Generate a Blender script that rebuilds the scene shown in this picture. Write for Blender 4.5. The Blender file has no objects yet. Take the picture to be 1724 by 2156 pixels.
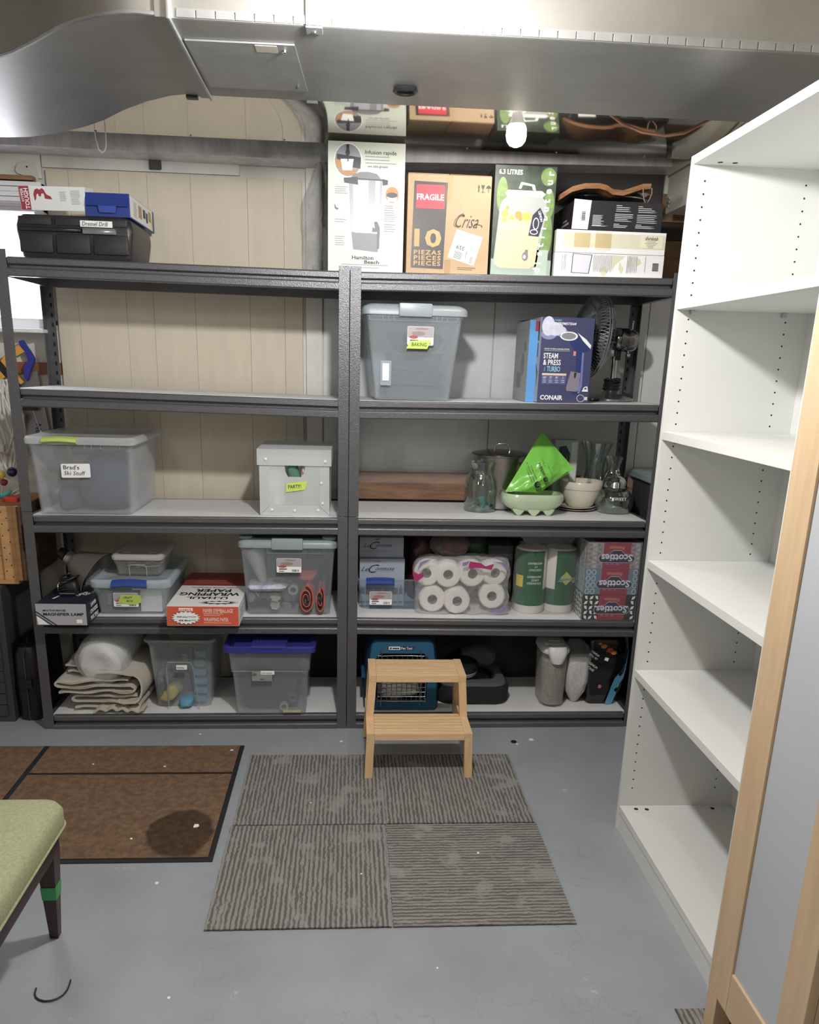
import bpy, bmesh, math, random
from mathutils import Vector, Matrix, noise
PI = math.pi
SC = bpy.context.scene
COL = SC.collection
random.seed(7)

# ---------------------------------------------------------------- camera
cd = bpy.data.cameras.new('camera'); cam = bpy.data.objects.new('camera', cd); COL.objects.link(cam); SC.camera = cam
cd.sensor_fit = 'HORIZONTAL'; cd.sensor_width = 36.0; cd.lens = 36.0*1688.14/1724; cd.clip_start = .02
cd.shift_x = 15.38/1724; cd.shift_y = 181.5/1724
F = Vector((0.06629208, 0.9579675, -0.27911223)); R_ = Vector((0.99776194, -0.06119157, 0.02695753)); U_ = Vector((-0.00874512, 0.28027463, 0.95988002))
m = Matrix.Identity(4)
for i in range(3): m[i][0] = R_[i]; m[i][1] = U_[i]; m[i][2] = -F[i]
m.translation = (0.00567, -3.11908, 1.48261); cam.matrix_world = m
# ---------------------------------------------------------------- world, lights, exposure
w = bpy.data.worlds.new('world'); SC.world = w; w.use_nodes = True
w.node_tree.nodes['Background'].inputs[0].default_value = (.9, .95, 1, 1); w.node_tree.nodes['Background'].inputs[1].default_value = .35
SC.view_settings.view_transform = 'Standard'; SC.view_settings.look = 'None'; SC.view_settings.gamma = 1
SC.view_settings.use_curve_mapping = False; SC.view_settings.exposure = 1.42
def lamp(name, loc, e, r, col=(1, .985, .965)):
    l = bpy.data.lights.new(name, 'POINT'); l.energy = e; l.shadow_soft_size = r; l.color = col
    o = bpy.data.objects.new(name, l); COL.objects.link(o); o.location = loc; return o
lamp('ceiling_bulb_light', (.10, -1.45, 2.12), 33, .045)
lamp('rear_bulb_light', (-1.3, -3.3, 2.25), 7, .08)
lamp('rear_bulb_light', (.9, -4.2, 2.25), 7, .10)
al = bpy.data.lights.new('window_daylight', 'AREA'); al.energy = 3; al.size = 1.0; al.size_y = .45; al.shape = 'RECTANGLE'; al.color = (.86, .92, 1)
ao = bpy.data.objects.new('window_daylight', al); COL.objects.link(ao); ao.location = (-1.72, .45, 1.85); ao.rotation_euler = (math.radians(-80), 0, 0)

# ---------------------------------------------------------------- helpers
def lin(c):
    if isinstance(c, str): c = tuple(int(c[i:i+2], 16)/255 for i in (0, 2, 4))
    c = tuple((x/12.92 if x <= .04045 else ((x+.055)/1.055)**2.4) for x in c)
    y = .2126*c[0]+.7152*c[1]+.0722*c[2]; return tuple(x+(y-x)*.16 for x in c)
MATS = {}
def nn(t, k, **kw):
    n = t.nodes.new(k)
    for a, b in kw.items(): setattr(n, a, b)
    return n
def P(name, col, rough=.5, metal=0, bump=0, bs=200, vary=0, vs=6, col2=None, spec=.5, coat=0, stretch=None, sheen=0, em=0):
    if name in MATS: return MATS[name]
    mt = bpy.data.materials.new(name); mt.use_nodes = True; MATS[name] = mt
    t = mt.node_tree; b = t.nodes['Principled BSDF']; c = lin(col)
    b.inputs['Base Color'].default_value = (*c, 1); b.inputs['Roughness'].default_value = rough; b.inputs['Metallic'].default_value = metal
    b.inputs['Specular IOR Level'].default_value = spec; b.inputs['Coat Weight'].default_value = coat
    if em: b.inputs['Emission Color'].default_value = (*c, 1); b.inputs['Emission Strength'].default_value = em
    tc = nn(t, 'ShaderNodeTexCoord'); mp = nn(t, 'ShaderNodeMapping'); t.links.new(tc.outputs['Object'], mp.inputs[0])
    if stretch: mp.inputs['Scale'].default_value = stretch
    if vary:
        nz = nn(t, 'ShaderNodeTexNoise'); nz.inputs['Scale'].default_value = vs; nz.inputs['Detail'].default_value = 6; nz.inputs['Roughness'].default_value = .65
        t.links.new(mp.outputs[0], nz.inputs['Vector'])
        rp = nn(t, 'ShaderNodeValToRGB'); c2 = lin(col2) if col2 else tuple(x*(1-vary) for x in c)
        rp.color_ramp.elements[0].position = .35; rp.color_ramp.elements[1].position = .65
        rp.color_ramp.elements[0].color = (*c2, 1); rp.color_ramp.elements[1].color = (*(c if col2 else tuple(min(1, x*(1+vary*.5)) for x in c)), 1)
        t.links.new(nz.outputs[0], rp.inputs[0]); t.links.new(rp.outputs[0], b.inputs['Base Color'])
    if bump:
        nb = nn(t, 'ShaderNodeTexNoise'); nb.inputs['Scale'].default_value = bs; nb.inputs['Detail'].default_value = 3
        t.links.new(mp.outputs[0], nb.inputs['Vector'])
        bp = nn(t, 'ShaderNodeBump'); bp.inputs['Strength'].default_value = bump; bp.inputs['Distance'].default_value = .002
        t.links.new(nb.outputs[0], bp.inputs['Height']); t.links.new(bp.outputs[0], b.inputs['Normal'])
    return mt
def CLR(name, tint, opac=.35, rough=.15, body='e8ecf0', bump=0, bs=30):
    """clear or milky plastic / glass: transparent mixed with a glossy body, more reflective at grazing angles"""
    if name in MATS: return MATS[name]
    mt = bpy.data.materials.new(name); mt.use_nodes = True; MATS[name] = mt; t = mt.node_tree
    b = t.nodes['Principled BSDF']; b.inputs['Base Color'].default_value = (*lin(body), 1); b.inputs['Roughness'].default_value = rough
    tr = nn(t, 'ShaderNodeBsdfTransparent'); tr.inputs[0].default_value = (*lin(tint), 1)
    lw = nn(t, 'ShaderNodeLayerWeight'); lw.inputs[0].default_value = .25
    mr = nn(t, 'ShaderNodeMapRange'); mr.inputs[3].default_value = opac; mr.inputs[4].default_value = min(1, opac+.55)
    mx = nn(t, 'ShaderNodeMixShader'); t.links.new(lw.outputs['Facing'], mr.inputs[0]); t.links.new(mr.outputs[0], mx.inputs[0])
    t.links.new(tr.outputs[0], mx.inputs[1]); t.links.new(b.outputs[0], mx.inputs[2])
    t.links.new(mx.outputs[0], t.nodes['Material Output'].inputs[0])
    if bump:
        tc = nn(t, 'ShaderNodeTexCoord'); nb = nn(t, 'ShaderNodeTexNoise'); nb.inputs['Scale'].default_value = bs; nb.inputs['Detail'].default_value = 4
        t.links.new(tc.outputs['Object'], nb.inputs['Vector'])
        bp = nn(t, 'ShaderNodeBump'); bp.inputs['Strength'].default_value = bump; bp.inputs['Distance'].default_value = .01
        t.links.new(nb.outputs[0], bp.inputs['Height']); t.links.new(bp.outputs[0], b.inputs['Normal'])
    return mt
def GLS(name, tint='f4f8f7', bump=0, bs=40, base=.06):
    """thin glass: transparent with fresnel gloss"""
    if name in MATS: return MATS[name]
    mt = bpy.data.materials.new(name); mt.use_nodes = True; MATS[name] = mt; t = mt.node_tree
    tr = nn(t, 'ShaderNodeBsdfTransparent'); tr.inputs[0].default_value = (*lin(tint), 1)
    g = nn(t, 'ShaderNodeBsdfGlossy'); g.inputs['Roughness'].default_value = .04; g.inputs[0].default_value = (.9, .93, .93, 1)
    lw = nn(t, 'ShaderNodeLayerWeight'); lw.inputs[0].default_value = .35
    mr = nn(t, 'ShaderNodeMapRange'); mr.inputs[3].default_value = base; mr.inputs[4].default_value = .65
    mx = nn(t, 'ShaderNodeMixShader'); t.links.new(lw.outputs['Facing'], mr.inputs[0]); t.links.new(mr.outputs[0], mx.inputs[0])
    t.links.new(tr.outputs[0], mx.inputs[1]); t.links.new(g.outputs[0], mx.inputs[2]); t.links.new(mx.outputs[0], t.nodes['Material Output'].inputs[0])
    if bump:
        tc = nn(t, 'ShaderNodeTexCoord'); nb = nn(t, 'ShaderNodeTexNoise'); nb.inputs['Scale'].default_value = bs
        t.links.new(tc.outputs['Object'], nb.inputs['Vector'])
        bp = nn(t, 'ShaderNodeBump'); bp.inputs['Strength'].default_value = bump; bp.inputs['Distance'].default_value = .01
        t.links.new(nb.outputs[0], bp.inputs['Height']); t.links.new(bp.outputs[0], g.inputs['Normal']); 
    return mt

def rloop(w, d, r, z, cx=0, cy=0, n=4):
    r = min(r, w/2-1e-4, d/2-1e-4); pts = []
    for k, (sx, sy) in enumerate(((1, 1), (-1, 1), (-1, -1), (1, -1))):
        for i in range(n+1):
            a = k*PI/2 + i*PI/2/n
            pts.append((cx+sx*(w/2-r)+r*math.cos(a), cy+sy*(d/2-r)+r*math.sin(a), z))
    return pts
class G:
    def __init__(s): s.b = bmesh.new(); s.sm = False
    def fc(s, vs):
        try: return s.b.faces.new(vs)
        except ValueError: return None
    def loft(s, loops, cap0=True, cap1=True, close=True):
        V = [[s.b.verts.new(p) for p in L] for L in loops]; n = len(V[0])
        for a, b in zip(V, V[1:]):
            for i in range(n if close else n-1):
                j = (i+1) % n; s.fc((a[i], a[j], b[j], b[i]))
        if cap0: s.fc(list(reversed(V[0])))
        if cap1: s.fc(V[-1])
        return s
    def bx(s, x0, x1, y0, y1, z0, z1, bev=0, M=None):
        q = bmesh.new(); bmesh.ops.create_cube(q, size=1)
        for v in q.verts: v.co = Vector(((x0+x1)/2+v.co.x*(x1-x0), (y0+y1)/2+v.co.y*(y1-y0), (z0+z1)/2+v.co.z*(z1-z0)))
        if bev: bmesh.ops.bevel(q, geom=q.edges[:], offset=bev, segments=2, affect='EDGES', profile=.6)
        s.merge(q, M); return s
    def merge(s, q, M=None):
        mp = {}
        for v in q.verts: mp[v] = s.b.verts.new(M @ v.co if M else v.co)
        for f in q.faces: s.fc([mp[v] for v in f.verts])
        q.free(); return s
    def rb(s, specs, n=4, cap0=True, cap1=True, cx=0, cy=0):
        """specs: (z,w,d,r[,cx,cy])"""
        return s.loft([rloop(q[1], q[2], q[3], q[0], q[4] if len(q) > 4 else cx, q[5] if len(q) > 5 else cy, n) for q in specs], cap0, cap1)
    def lathe(s, prof, cx=0, cy=0, cz=0, n=24, M=None, cap0=True, cap1=True):
        L = [[(cx+r*math.cos(2*PI*i/n), cy+r*math.sin(2*PI*i/n), cz+z) for i in range(n)] for r, z in prof]
        if M: L = [[M @ Vector(p) for p in l] for l in L]
        return s.loft(L, cap0, cap1)
    def tube(s, pts, r, n=8, closed=False):
        pts = [Vector(p) for p in pts]; N = len(pts); loops = []; up = None
        for i, p in enumerate(pts):
            if closed: d = pts[(i+1) % N]-pts[i-1]
            else: d = pts[min(i+1, N-1)]-pts[max(i-1, 0)]
            if d.length < 1e-9: d = Vector((0, 0, 1))
            d.normalize()
            if up is None: up = d.orthogonal().normalized()
            up = (up-d*up.dot(d))
            if up.length < 1e-6: up = d.orthogonal()
            up.normalize(); sd = d.cross(up); rr = r[i] if isinstance(r, (list, tuple)) else r
            loops.append([p+up*rr*math.cos(2*PI*k/n)+sd*rr*math.sin(2*PI*k/n) for k in range(n)])
        if closed: return s.loft(loops+[loops[0]], False, False)
        return s.loft(loops)
    def prism(s, pts, M, t, w0=0):
        """2-D outline pts in frame M (u,v,normal), from normal offset w0 to w0+t"""
        a = [M @ Vector((u, v, w0)) for u, v in pts]; b = [M @ Vector((u, v, w0+t)) for u, v in pts]
        return s.loft([a, b])
    def ball(s, c, r, n=12, sc=(1, 1, 1)):
        q = bmesh.new(); bmesh.ops.create_uvsphere(q, u_segments=n, v_segments=max(6, n*2//3), radius=r)
        for v in q.verts: v.co = Vector(c)+Vector((v.co.x*sc[0], v.co.y*sc[1], v.co.z*sc[2]))
        return s.merge(q)
    def bar(s, prof, x0, z0, x1, z1):
        return s.loft([[(x0, y, z0+z) for y, z in prof], [(x1, y, z1+z) for y, z in prof]])
    def cr(s, amp, fr, seed=0, keep=None):
        for v in s.b.verts:
            if keep and keep(v.co): continue
            n = noise.noise_vector(v.co*fr+Vector((seed, seed*2, seed*3)))+.5*noise.noise_vector(v.co*fr*2.3+Vector((seed*5, 1, 2)))
            v.co += n*amp
        return s
    def sub(s, cuts=1):
        bmesh.ops.subdivide_edges(s.b, edges=s.b.edges[:], cuts=cuts, use_grid_fill=True); return s
    def tf(s, M):
        for v in s.b.verts: v.co = M @ v.co
        return s
    def s_(s): s.sm = True; return s
    def o(s, name, mat, parent=None, label=None, stuff=False, clean=True):
        if clean: bmesh.ops.recalc_face_normals(s.b, faces=s.b.faces[:])
        me = bpy.data.meshes.new(name); s.b.to_mesh(me); s.b.free()
        if mat: me.materials.append(mat)
        if s.sm:
            me.polygons.foreach_set('use_smooth', [True]*len(me.polygons))
            try: me.set_sharp_from_angle(angle=math.radians(42))
            except Exception: pass
        ob = bpy.data.objects.new(name, me); COL.objects.link(ob)
        if parent: ob.parent = parent
        if label: ob['label'] = label
        if stuff: ob['kind'] = 'stuff'
        return ob
def tag(o, label, cat, group=None):
    o['label'] = label; o['category'] = cat
    if group: o['group'] = group
    return o
def thing(name, label, cat, loc=(0, 0, 0), rz=0, group=None, rot=None):
    o = bpy.data.objects.new(name, None); COL.objects.link(o); o.location = loc; o.rotation_euler = rot or (0, 0, rz); o.empty_display_size = .05
    return tag(o, label, cat, group)
def struct(o): o['kind'] = 'structure'; return o
def copy_tree(o, parent=None):
    c = o.copy(); COL.objects.link(c); c.parent = parent
    for ch in list(o.children): copy_tree(ch, c)
    return c
def fr(o, u, v):
    u = Vector(u); v = Vector(v); n = u.cross(v); M = Matrix.Identity(4)
    for i in range(3): M[i][0] = u[i]; M[i][1] = v[i]; M[i][2] = n[i]
    M.translation = o; return M
def RC(a, b, c, d): return [(a, c), (b, c), (b, d), (a, d)]
def EL(cx, cy, rx, ry, n=24, a0=0, a1=2*PI):
    full = abs(a1-a0-2*PI) < 1e-6
    return [(cx+rx*math.cos(a0+(a1-a0)*i/(n if full else n-1)), cy+ry*math.sin(a0+(a1-a0)*i/(n if full else n-1))) for i in range(n)]
def dec(parent, name, mat, M, polys, lv=0, t=.0005, label=None):
    g = G()
    for i, p in enumerate(polys): g.prism(p, M, t+i*.00003*(len(polys) < 12), lv*.0005)
    return g.o(name, mat, parent, label, stuff=len(polys) > 1)
def lines(u, v, w, n, dv, h=.0015, seed=1, rag=.25):
    r = random.Random(seed); return [RC(u, u+w*(1-rag*r.random()), v-i*dv, v-i*dv+h) for i in range(n)]
def barcode(u, v, w, h, n=14, seed=3):
    r = random.Random(seed); out = []; x = u
    for i in range(n):
        b = w/n*(.25+.5*r.random()); out.append(RC(x, x+b, v, v+h)); x += w/n
    return out
def txt(parent, mat, M, items, lv=1, name='lettering', t=.0004, fn=None):
    """items: (string,u,v,size,{options})"""
    bm = bmesh.new()
    for it in items:
        s, u, v, size = it[:4]; op = it[4] if len(it) > 4 else {}
        c = bpy.data.curves.new('t', 'FONT'); c.body = s; c.size = size; c.align_x = op.get('ax', 'LEFT'); c.offset = op.get('bold', 0)*size*.42
        c.shear = op.get('sh', 0); c.space_character = op.get('sp', 1); c.resolution_u = 2; c.extrude = t/2
        ob = bpy.data.objects.new('t', c); me = bpy.data.meshes.new_from_object(ob)
        if 'w' in op:
            xs = [v_.co.x for v_ in me.vertices]; ys = [v_.co.y for v_ in me.vertices]; a, b, c_, d = min(xs), max(xs), min(ys), max(ys)
            k = op['w']/(b-a); ky = op['h']/(d-c_) if 'h' in op else k
            for v_ in me.vertices: v_.co.x = (v_.co.x-a)*k; v_.co.y = (v_.co.y-c_)*ky
        T = M @ Matrix.Translation((u, v, lv*.0005+t/2)) @ Matrix.Rotation(math.radians(op.get('rot', 0)), 4, 'Z') @ Matrix.Diagonal((op.get('sx', 1), op.get('sy', 1), 1, 1))
        me.transform(T); bm.from_mesh(me); bpy.data.objects.remove(ob); bpy.data.curves.remove(c); bpy.data.meshes.remove(me)
    if fn:
        for v in bm.verts: v.co = fn(v.co)
    me = bpy.data.meshes.new(name); bm.to_mesh(me); bm.free(); me.materials.append(mat)
    ob = bpy.data.objects.new(name, me); COL.objects.link(ob); ob.parent = parent; return ob
def wrapc(cx, cy, r):
    def f(c):
        d = (cy-r)-c.y; a = (c.x-cx)/r; return Vector((cx+(r+d)*math.sin(a), cy-(r+d)*math.cos(a), c.z))
    return f
def carton(root, w, d, h, mat, name='carton_body', bev=.0015, lean=0, y0=0):
    g = G().bx(-w/2, w/2, y0, y0+d, 0, h, bev); g.o(name, mat, root)
    return {'F': fr((-w/2, y0, 0), (1, 0, 0), (0, 0, 1)), 'R': fr((w/2, y0, 0), (0, 1, 0), (0, 0, 1)), 'L': fr((-w/2, y0+d, 0), (0, -1, 0), (0, 0, 1)),
            'T': fr((-w/2, y0, h), (1, 0, 0), (0, 1, 0)), 'B': fr((-w/2, y0+d, 0), (1, 0, 0), (0, -1, 0))}
ZL = [1.813, 1.364, .891, .481, .056]; ZC = [1.804, 1.349, .899, .486, .063]; ZR = [1.821, 1.361, .900, .476, .061]
def SZ(k, x):
    return ZL[k]+(ZC[k]-ZL[k])*(x+1.24)/1.24 if x < 0 else ZC[k]+(ZR[k]-ZC[k])*x/1.24

# ---------------------------------------------------------------- materials
WHITE = P('white paper print', 'f2f3f2', .45); BLACK = P('black print', '141416', .5); GREYP = P('grey print', '8d9094', .6)
METAL = P('hammertone steel', '66666b', .32, .4, bump=.5, bs=300, vary=.3, vs=330)
METALD = P('dark steel slots', '141518', .6)
BOARD = P('grey shelf board', 'dfe0e1', .5, vary=.05, vs=14)
GALV = P('galvanised duct metal', '9b9a97', .46, .88, bump=.06, bs=18, vary=.08, vs=9)
GALV2 = P('brushed galvanised cover plate', 'a0a3a4', .42, .8, bump=.1, bs=90, vary=.12, vs=12)
MIRR = P('bright sheet metal', 'c4c1ba', .075, .97, bump=.02, bs=6)
WOODC = P('warm bamboo', 'e3bd8a', .42, vary=.14, vs=7, stretch=(1.2, 14, 14), bump=.05, bs=60)
WOODC2 = P('warm bamboo lengthwise', 'dfb682', .42, vary=.14, vs=7, stretch=(14, 14, 1.2), bump=.05, bs=60)
BIRCH = P('birch veneer', 'd0b189', .42, vary=.12, vs=5, stretch=(10, 8, .8), col2='c4a47b')
MEL = P('white melamine', 'd7d8d5', .38, vary=.02, vs=4)
CARD = P('kraft cardboard', 'b59876', .8, vary=.06, vs=10)
CHROME = P('polished chrome', 'c8c9cc', .08, 1)
BLKPL = P('black plastic', '1b1b1e', .42)
INK = P('marker ink', '2b2b33', .6)
LIME = P('lime masking tape', 'c6e23a', .6)

# ---------------------------------------------------------------- structure
def floor_mat():
    mt = P('painted concrete floor', 'a0a6ad', .42, bump=.12, bs=35)
    t = mt.node_tree; b = t.nodes['Principled BSDF']
    geo = nn(t, 'ShaderNodeNewGeometry')
    n1 = nn(t, 'ShaderNodeTexNoise'); n1.inputs['Scale'].default_value = 2.2; n1.inputs['Detail'].default_value = 8; n1.inputs['Roughness'].default_value = .6
    n2 = nn(t, 'ShaderNodeTexNoise'); n2.inputs['Scale'].default_value = 7; n2.inputs['Detail'].default_value = 10; n2.inputs['Roughness'].default_value = .7
    v = nn(t, 'ShaderNodeTexVoronoi', feature='DISTANCE_TO_EDGE'); v.inputs['Scale'].default_value = .9
    nd = nn(t, 'ShaderNodeTexNoise'); nd.inputs['Scale'].default_value = 9; nd.inputs['Detail'].default_value = 6
    ad = nn(t, 'ShaderNodeMixRGB', blend_type='ADD'); ad.inputs[0].default_value = .35
    for a in (n1, n2, nd): t.links.new(geo.outputs['Position'], a.inputs['Vector'])
    t.links.new(geo.outputs['Position'], ad.inputs[1]); t.links.new(nd.outputs['Color'], ad.inputs[2]); t.links.new(ad.outputs[0], v.inputs['Vector'])
    r1 = nn(t, 'ShaderNodeValToRGB'); r1.color_ramp.elements[0].position = .3; r1.color_ramp.elements[1].position = .7
    r1.color_ramp.elements[0].color = (*lin('888d93'), 1); r1.color_ramp.elements[1].color = (*lin('989fa9'), 1)
    t.links.new(n1.outputs[0], r1.inputs[0])
    r2 = nn(t, 'ShaderNodeValToRGB'); r2.color_ramp.elements[0].position = .655; r2.color_ramp.elements[1].position = .67
    r2.color_ramp.elements[0].color = (0, 0, 0, 1); r2.color_ramp.elements[1].color = (.8, .8, .8, 1); t.links.new(n2.outputs[0], r2.inputs[0])
    m1 = nn(t, 'ShaderNodeMixRGB'); m1.inputs[2].default_value = (*lin('b9b29c'), 1); t.links.new(r2.outputs[0], m1.inputs[0]); t.links.new(r1.outputs[0], m1.inputs[1])
    r3 = nn(t, 'ShaderNodeValToRGB'); r3.color_ramp.elements[0].position = 0; r3.color_ramp.elements[1].position = .0035
    r3.color_ramp.elements[0].color = (.25, .25, .25, 1); r3.color_ramp.elements[1].color = (0, 0, 0, 1); t.links.new(v.outputs['Distance'], r3.inputs[0])
    m2 = nn(t, 'ShaderNodeMixRGB'); m2.inputs[2].default_value = (*lin('6d7074'), 1); t.links.new(r3.outputs[0], m2.inputs[0]); t.links.new(m1.outputs[0], m2.inputs[1])
    t.links.new(m2.outputs[0], b.inputs['Base Color'])
    return mt
struct(G().bx(-3.0, 1.75, -5.2, .6, -.05, 0).o('floor', floor_mat()))
WALLG = P('grey painted wall board', 'dadcdd', .5, vary=.08, vs=5, bump=.15, bs=60)
WALLW = P('whitewashed wall', 'dedcd4', .7, bump=.4, bs=40, vary=.05, vs=8)
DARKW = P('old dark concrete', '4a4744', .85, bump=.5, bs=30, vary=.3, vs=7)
PLY = P('beige plywood panelling', 'd6cab3', .6, vary=.05, vs=4, stretch=(5, 5, 1), bump=.05, bs=50)
OFFW = P('room walls', 'cfccc4', .8)
wb = struct(G().bx(-3.0, 1.75, .52, .6, 0, 2.6).o('wall_back', WALLW))
def wall_piece(name, mat, x0, x1, z0, z1, y=.505, bev=.0015): return G().bx(x0, x1, y, .519, z0, z1, bev).o(name, mat, wb)
px = [-1.215, -1.128, -.931, -.82, -.648, -.421, -.275, -.200]
for a, b in zip(px, px[1:]): wall_piece('plywood_board', PLY, a+.0003, b-.0003, .0, 2.192, .5)
wall_piece('white_stud', WALLW, -.185, -.118, .86, 2.24, .498)
wall_piece('white_header_board', WALLW, -3.0, -1.232, 2.158, 2.30, .503)
wall_piece('white_header_board', WALLW, -1.228, -.45, 2.2, 2.30, .503); wall_piece('white_header_board', WALLW, -.446, -.118, 2.25, 2.30, .503)
wall_piece('grey_wall_board', WALLG, -.112, .62, .93, 2.26, .51); wall_piece('grey_wall_board', WALLG, .624, 1.30, .93, 2.14, .508)
wall_piece('grey_wall_board', WALLG, 1.304, 1.74, .0, 1.84, .509)
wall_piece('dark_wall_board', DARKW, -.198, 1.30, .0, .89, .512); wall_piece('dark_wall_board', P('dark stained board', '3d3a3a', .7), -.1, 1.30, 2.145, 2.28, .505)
wall_piece('brown_board', P('rough brown timber', '7a5c3d', .8, vary=.3, vs=6, stretch=(1, 1, 6)), 1.303, 1.74, 1.845, 2.02, .5)
wall_piece('brown_board', P('dark brown timber', '2e2522', .8), 1.303, 1.74, 2.022, 2.09, .498); wall_piece('brown_board', MATS['rough brown timber'], 1.303, 1.74, 2.092, 2.2, .5)
OAK = P('orange wood plank', '946a4b', .55, vary=.4, vs=5, stretch=(1.2, 9, 9))
G().bx(.0, 1.30, .475, .509, .9, 1.02, .003).o('wood_plank', OAK, wb)
G().bx(-1.42, -1.22, .495, .519, 1.405, 1.452, .002).o('wood_rail', P('red brown rail', '8d5234', .6, vary=.2, vs=8), wb)
fl = G()
NX = 60
fl.loft([[(.0+1.3*i/NX, .472+.006*noise.noise(Vector((i*.5, 0, j)))-.004*(j == 1), .975+.0245*j) for i in range(NX+1)] for j in range(4)], False, False, False)
fl.s_().o('clear_plastic_film', CLR('crinkled clear film', 'ffffff', .12, .1, bump=.8, bs=45), wb)
struct(G().bx(-3.05, -3.0, -5.2, .6, 0, 2.6).o('wall_left', OFFW)); struct(G().bx(1.75, 1.8, -5.2, .6, 0, 2.6).o('wall_right', OFFW))
struct(G().bx(-3.05, 1.8, -5.25, -5.2, 0, 2.6).o('wall_front', OFFW)); struct(G().bx(-3.05, 1.8, -5.25, .6, 2.6, 2.65).o('ceiling', P('ceiling boards', 'b5a68e', .8)))
# painted timber beam under the joists
BEAM = P('grey painted beam', 'd0d0d7', .38, .05, bump=.25, bs=24, vary=.22, vs=7, stretch=(3, 3, 1))
bmz = G().loft([[(x, y, z+zo) for (y, z) in ((.36, 0), (.5, 0), (.5, .26), (.36, .26))] for x, zo in ((-3, 2.25), (-1.29, 2.243), (-.07, 2.236), (.86, 2.262), (1.75, 2.28))])
struct(bmz.o('trim_1', BEAM))
struct(G().bx(-3.0, 1.75, .33, .358, 2.33, 2.45).o('trim_2', P('dark joist', '4b443e', .8)))
# window, at the left
win = thing('window_1', 'bright frosted basement window at far left with pale frame', 'window', (0, 0, 0)); win['kind'] = 'structure'
WF = P('white vinyl', 'e6e6ea', .35)
g = G().bx(-2.2, -2.14, .44, .519, 1.6, 2.14, .003).bx(-1.262, -1.225, .47, .519, 1.6, 2.14, .003).bx(-2.2, -1.225, .44, .519, 1.585, 1.625, .003).bx(-2.2, -1.225, .46, .519, 2.03, 2.045, .002)
g.o('window_frame', WF, win)
for i in range(5): G().bx(-2.2, -1.225, .455+.006*(i % 2), .51, 2.046+i*.0185, 2.063+i*.0185, .002).o('blind_slat', WF, win)
G().bx(-2.2, -1.25, .45, .519, 2.142, 2.158, .001).o('wooden_head_rail', OAK, win)
G().bx(-2.2, -1.24, .38, .519, 1.568, 1.584, .004).o('window_sill', WF, win)
def pane_mat():
    mt = bpy.data.materials.new('frosted daylight pane'); mt.use_nodes = True; t = mt.node_tree; b = t.nodes['Principled BSDF']
    tc = nn(t, 'ShaderNodeTexCoord'); a = nn(t, 'ShaderNodeTexNoise'); a.inputs['Scale'].default_value = 5; c = nn(t, 'ShaderNodeTexNoise'); c.inputs['Scale'].default_value = 220
    for q in (a, c): t.links.new(tc.outputs['Object'], q.inputs['Vector'])
    r = nn(t, 'ShaderNodeValToRGB'); r.color_ramp.elements[0].position = .42; r.color_ramp.elements[1].position = .6
    r.color_ramp.elements[0].color = (.95, .97, 1, 1); r.color_ramp.elements[1].color = (.95, .66, .70, 1); t.links.new(a.outputs[0], r.inputs[0])
    mx = nn(t, 'ShaderNodeMixRGB', blend_type='MULTIPLY'); mx.inputs[0].default_value = .35; t.links.new(r.outputs[0], mx.inputs[1]); t.links.new(c.outputs['Fac'], mx.inputs[2])
    t.links.new(mx.outputs[0], b.inputs['Emission Color']); b.inputs['Emission Strength'].default_value = .62; b.inputs['Roughness'].default_value = .5
    b.inputs['Base Color'].default_value = (.8, .8, .82, 1); return mt
G().bx(-2.14, -1.262, .5, .51, 1.62, 2.035).o('window_pane', pane_mat(), win)
# ---------------------------------------------------------------- ducts overhead
du = thing('air_duct', 'wide galvanised duct running straight across the top of the room', 'duct', (0, 0, 2.158))
G().bx(-.375, 1.74, -1.165, -.66, 0, .34, .006).o('duct_body', GALV, du)
sm_ = G()
for i in range(52): sm_.bx(-.36+i*.04, -.322+i*.04, -1.1685, -1.1655, .002, .016, .0012)
sm_.o('seam', GALV2, du)
G().bx(-.36, 1.74, -1.1672, -1.1652, .016, .019).o('seam', GALV2, du)
pl = G().loft([[(-.365, -1.06, -.004), (-.125, -1.064, -.004), (-.112, -.752, -.004), (-.36, -.752, -.004)], [(-.365, -1.06, -.0005), (-.125, -1.064, -.0005), (-.112, -.752, -.0005), (-.36, -.752, -.0005)]]).o('access_panel', GALV2, du, 'dull galvanised access cover screwed under the duct')
G().bx(-.213, -.165, -1.055, -1.015, -.0048, -.0041).o('tape_patch', P('old masking tape', 'a8a093', .7), pl)
for x, y in ((-.15, -1.03), (-.135, -.79)): G().lathe([(.001, -.011), (.006, -.009), (.006, -.0042)], x, y, 0, 8).o('screw', CHROME, pl)
g = G().bx(-.095, -.06, -1.172, -1.1687, .0, .34, .001).bx(-.095, -.06, -1.172, -1.135, -.005, -.001, .001)
st = g.o('hanger_strap', GALV2, du); G().ball((-.077, -1.15, -.006), .004, 8).o('screw', CHROME, st)
G().bx(-.12, -.09, -.668, -.640, -.007, .006, .001).o('clip', P('dark clip steel', '3c3c3e', .4, .8), du)
G().lathe([(.030, -.001), (.033, -.006), (.027, -.010), (.022, -.008), (.020, -.0035), (.001, -.0035)], .138, -.80, 0, 20).s_().o('plug', P('black rubber plug', '18181a', .5), du)
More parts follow.
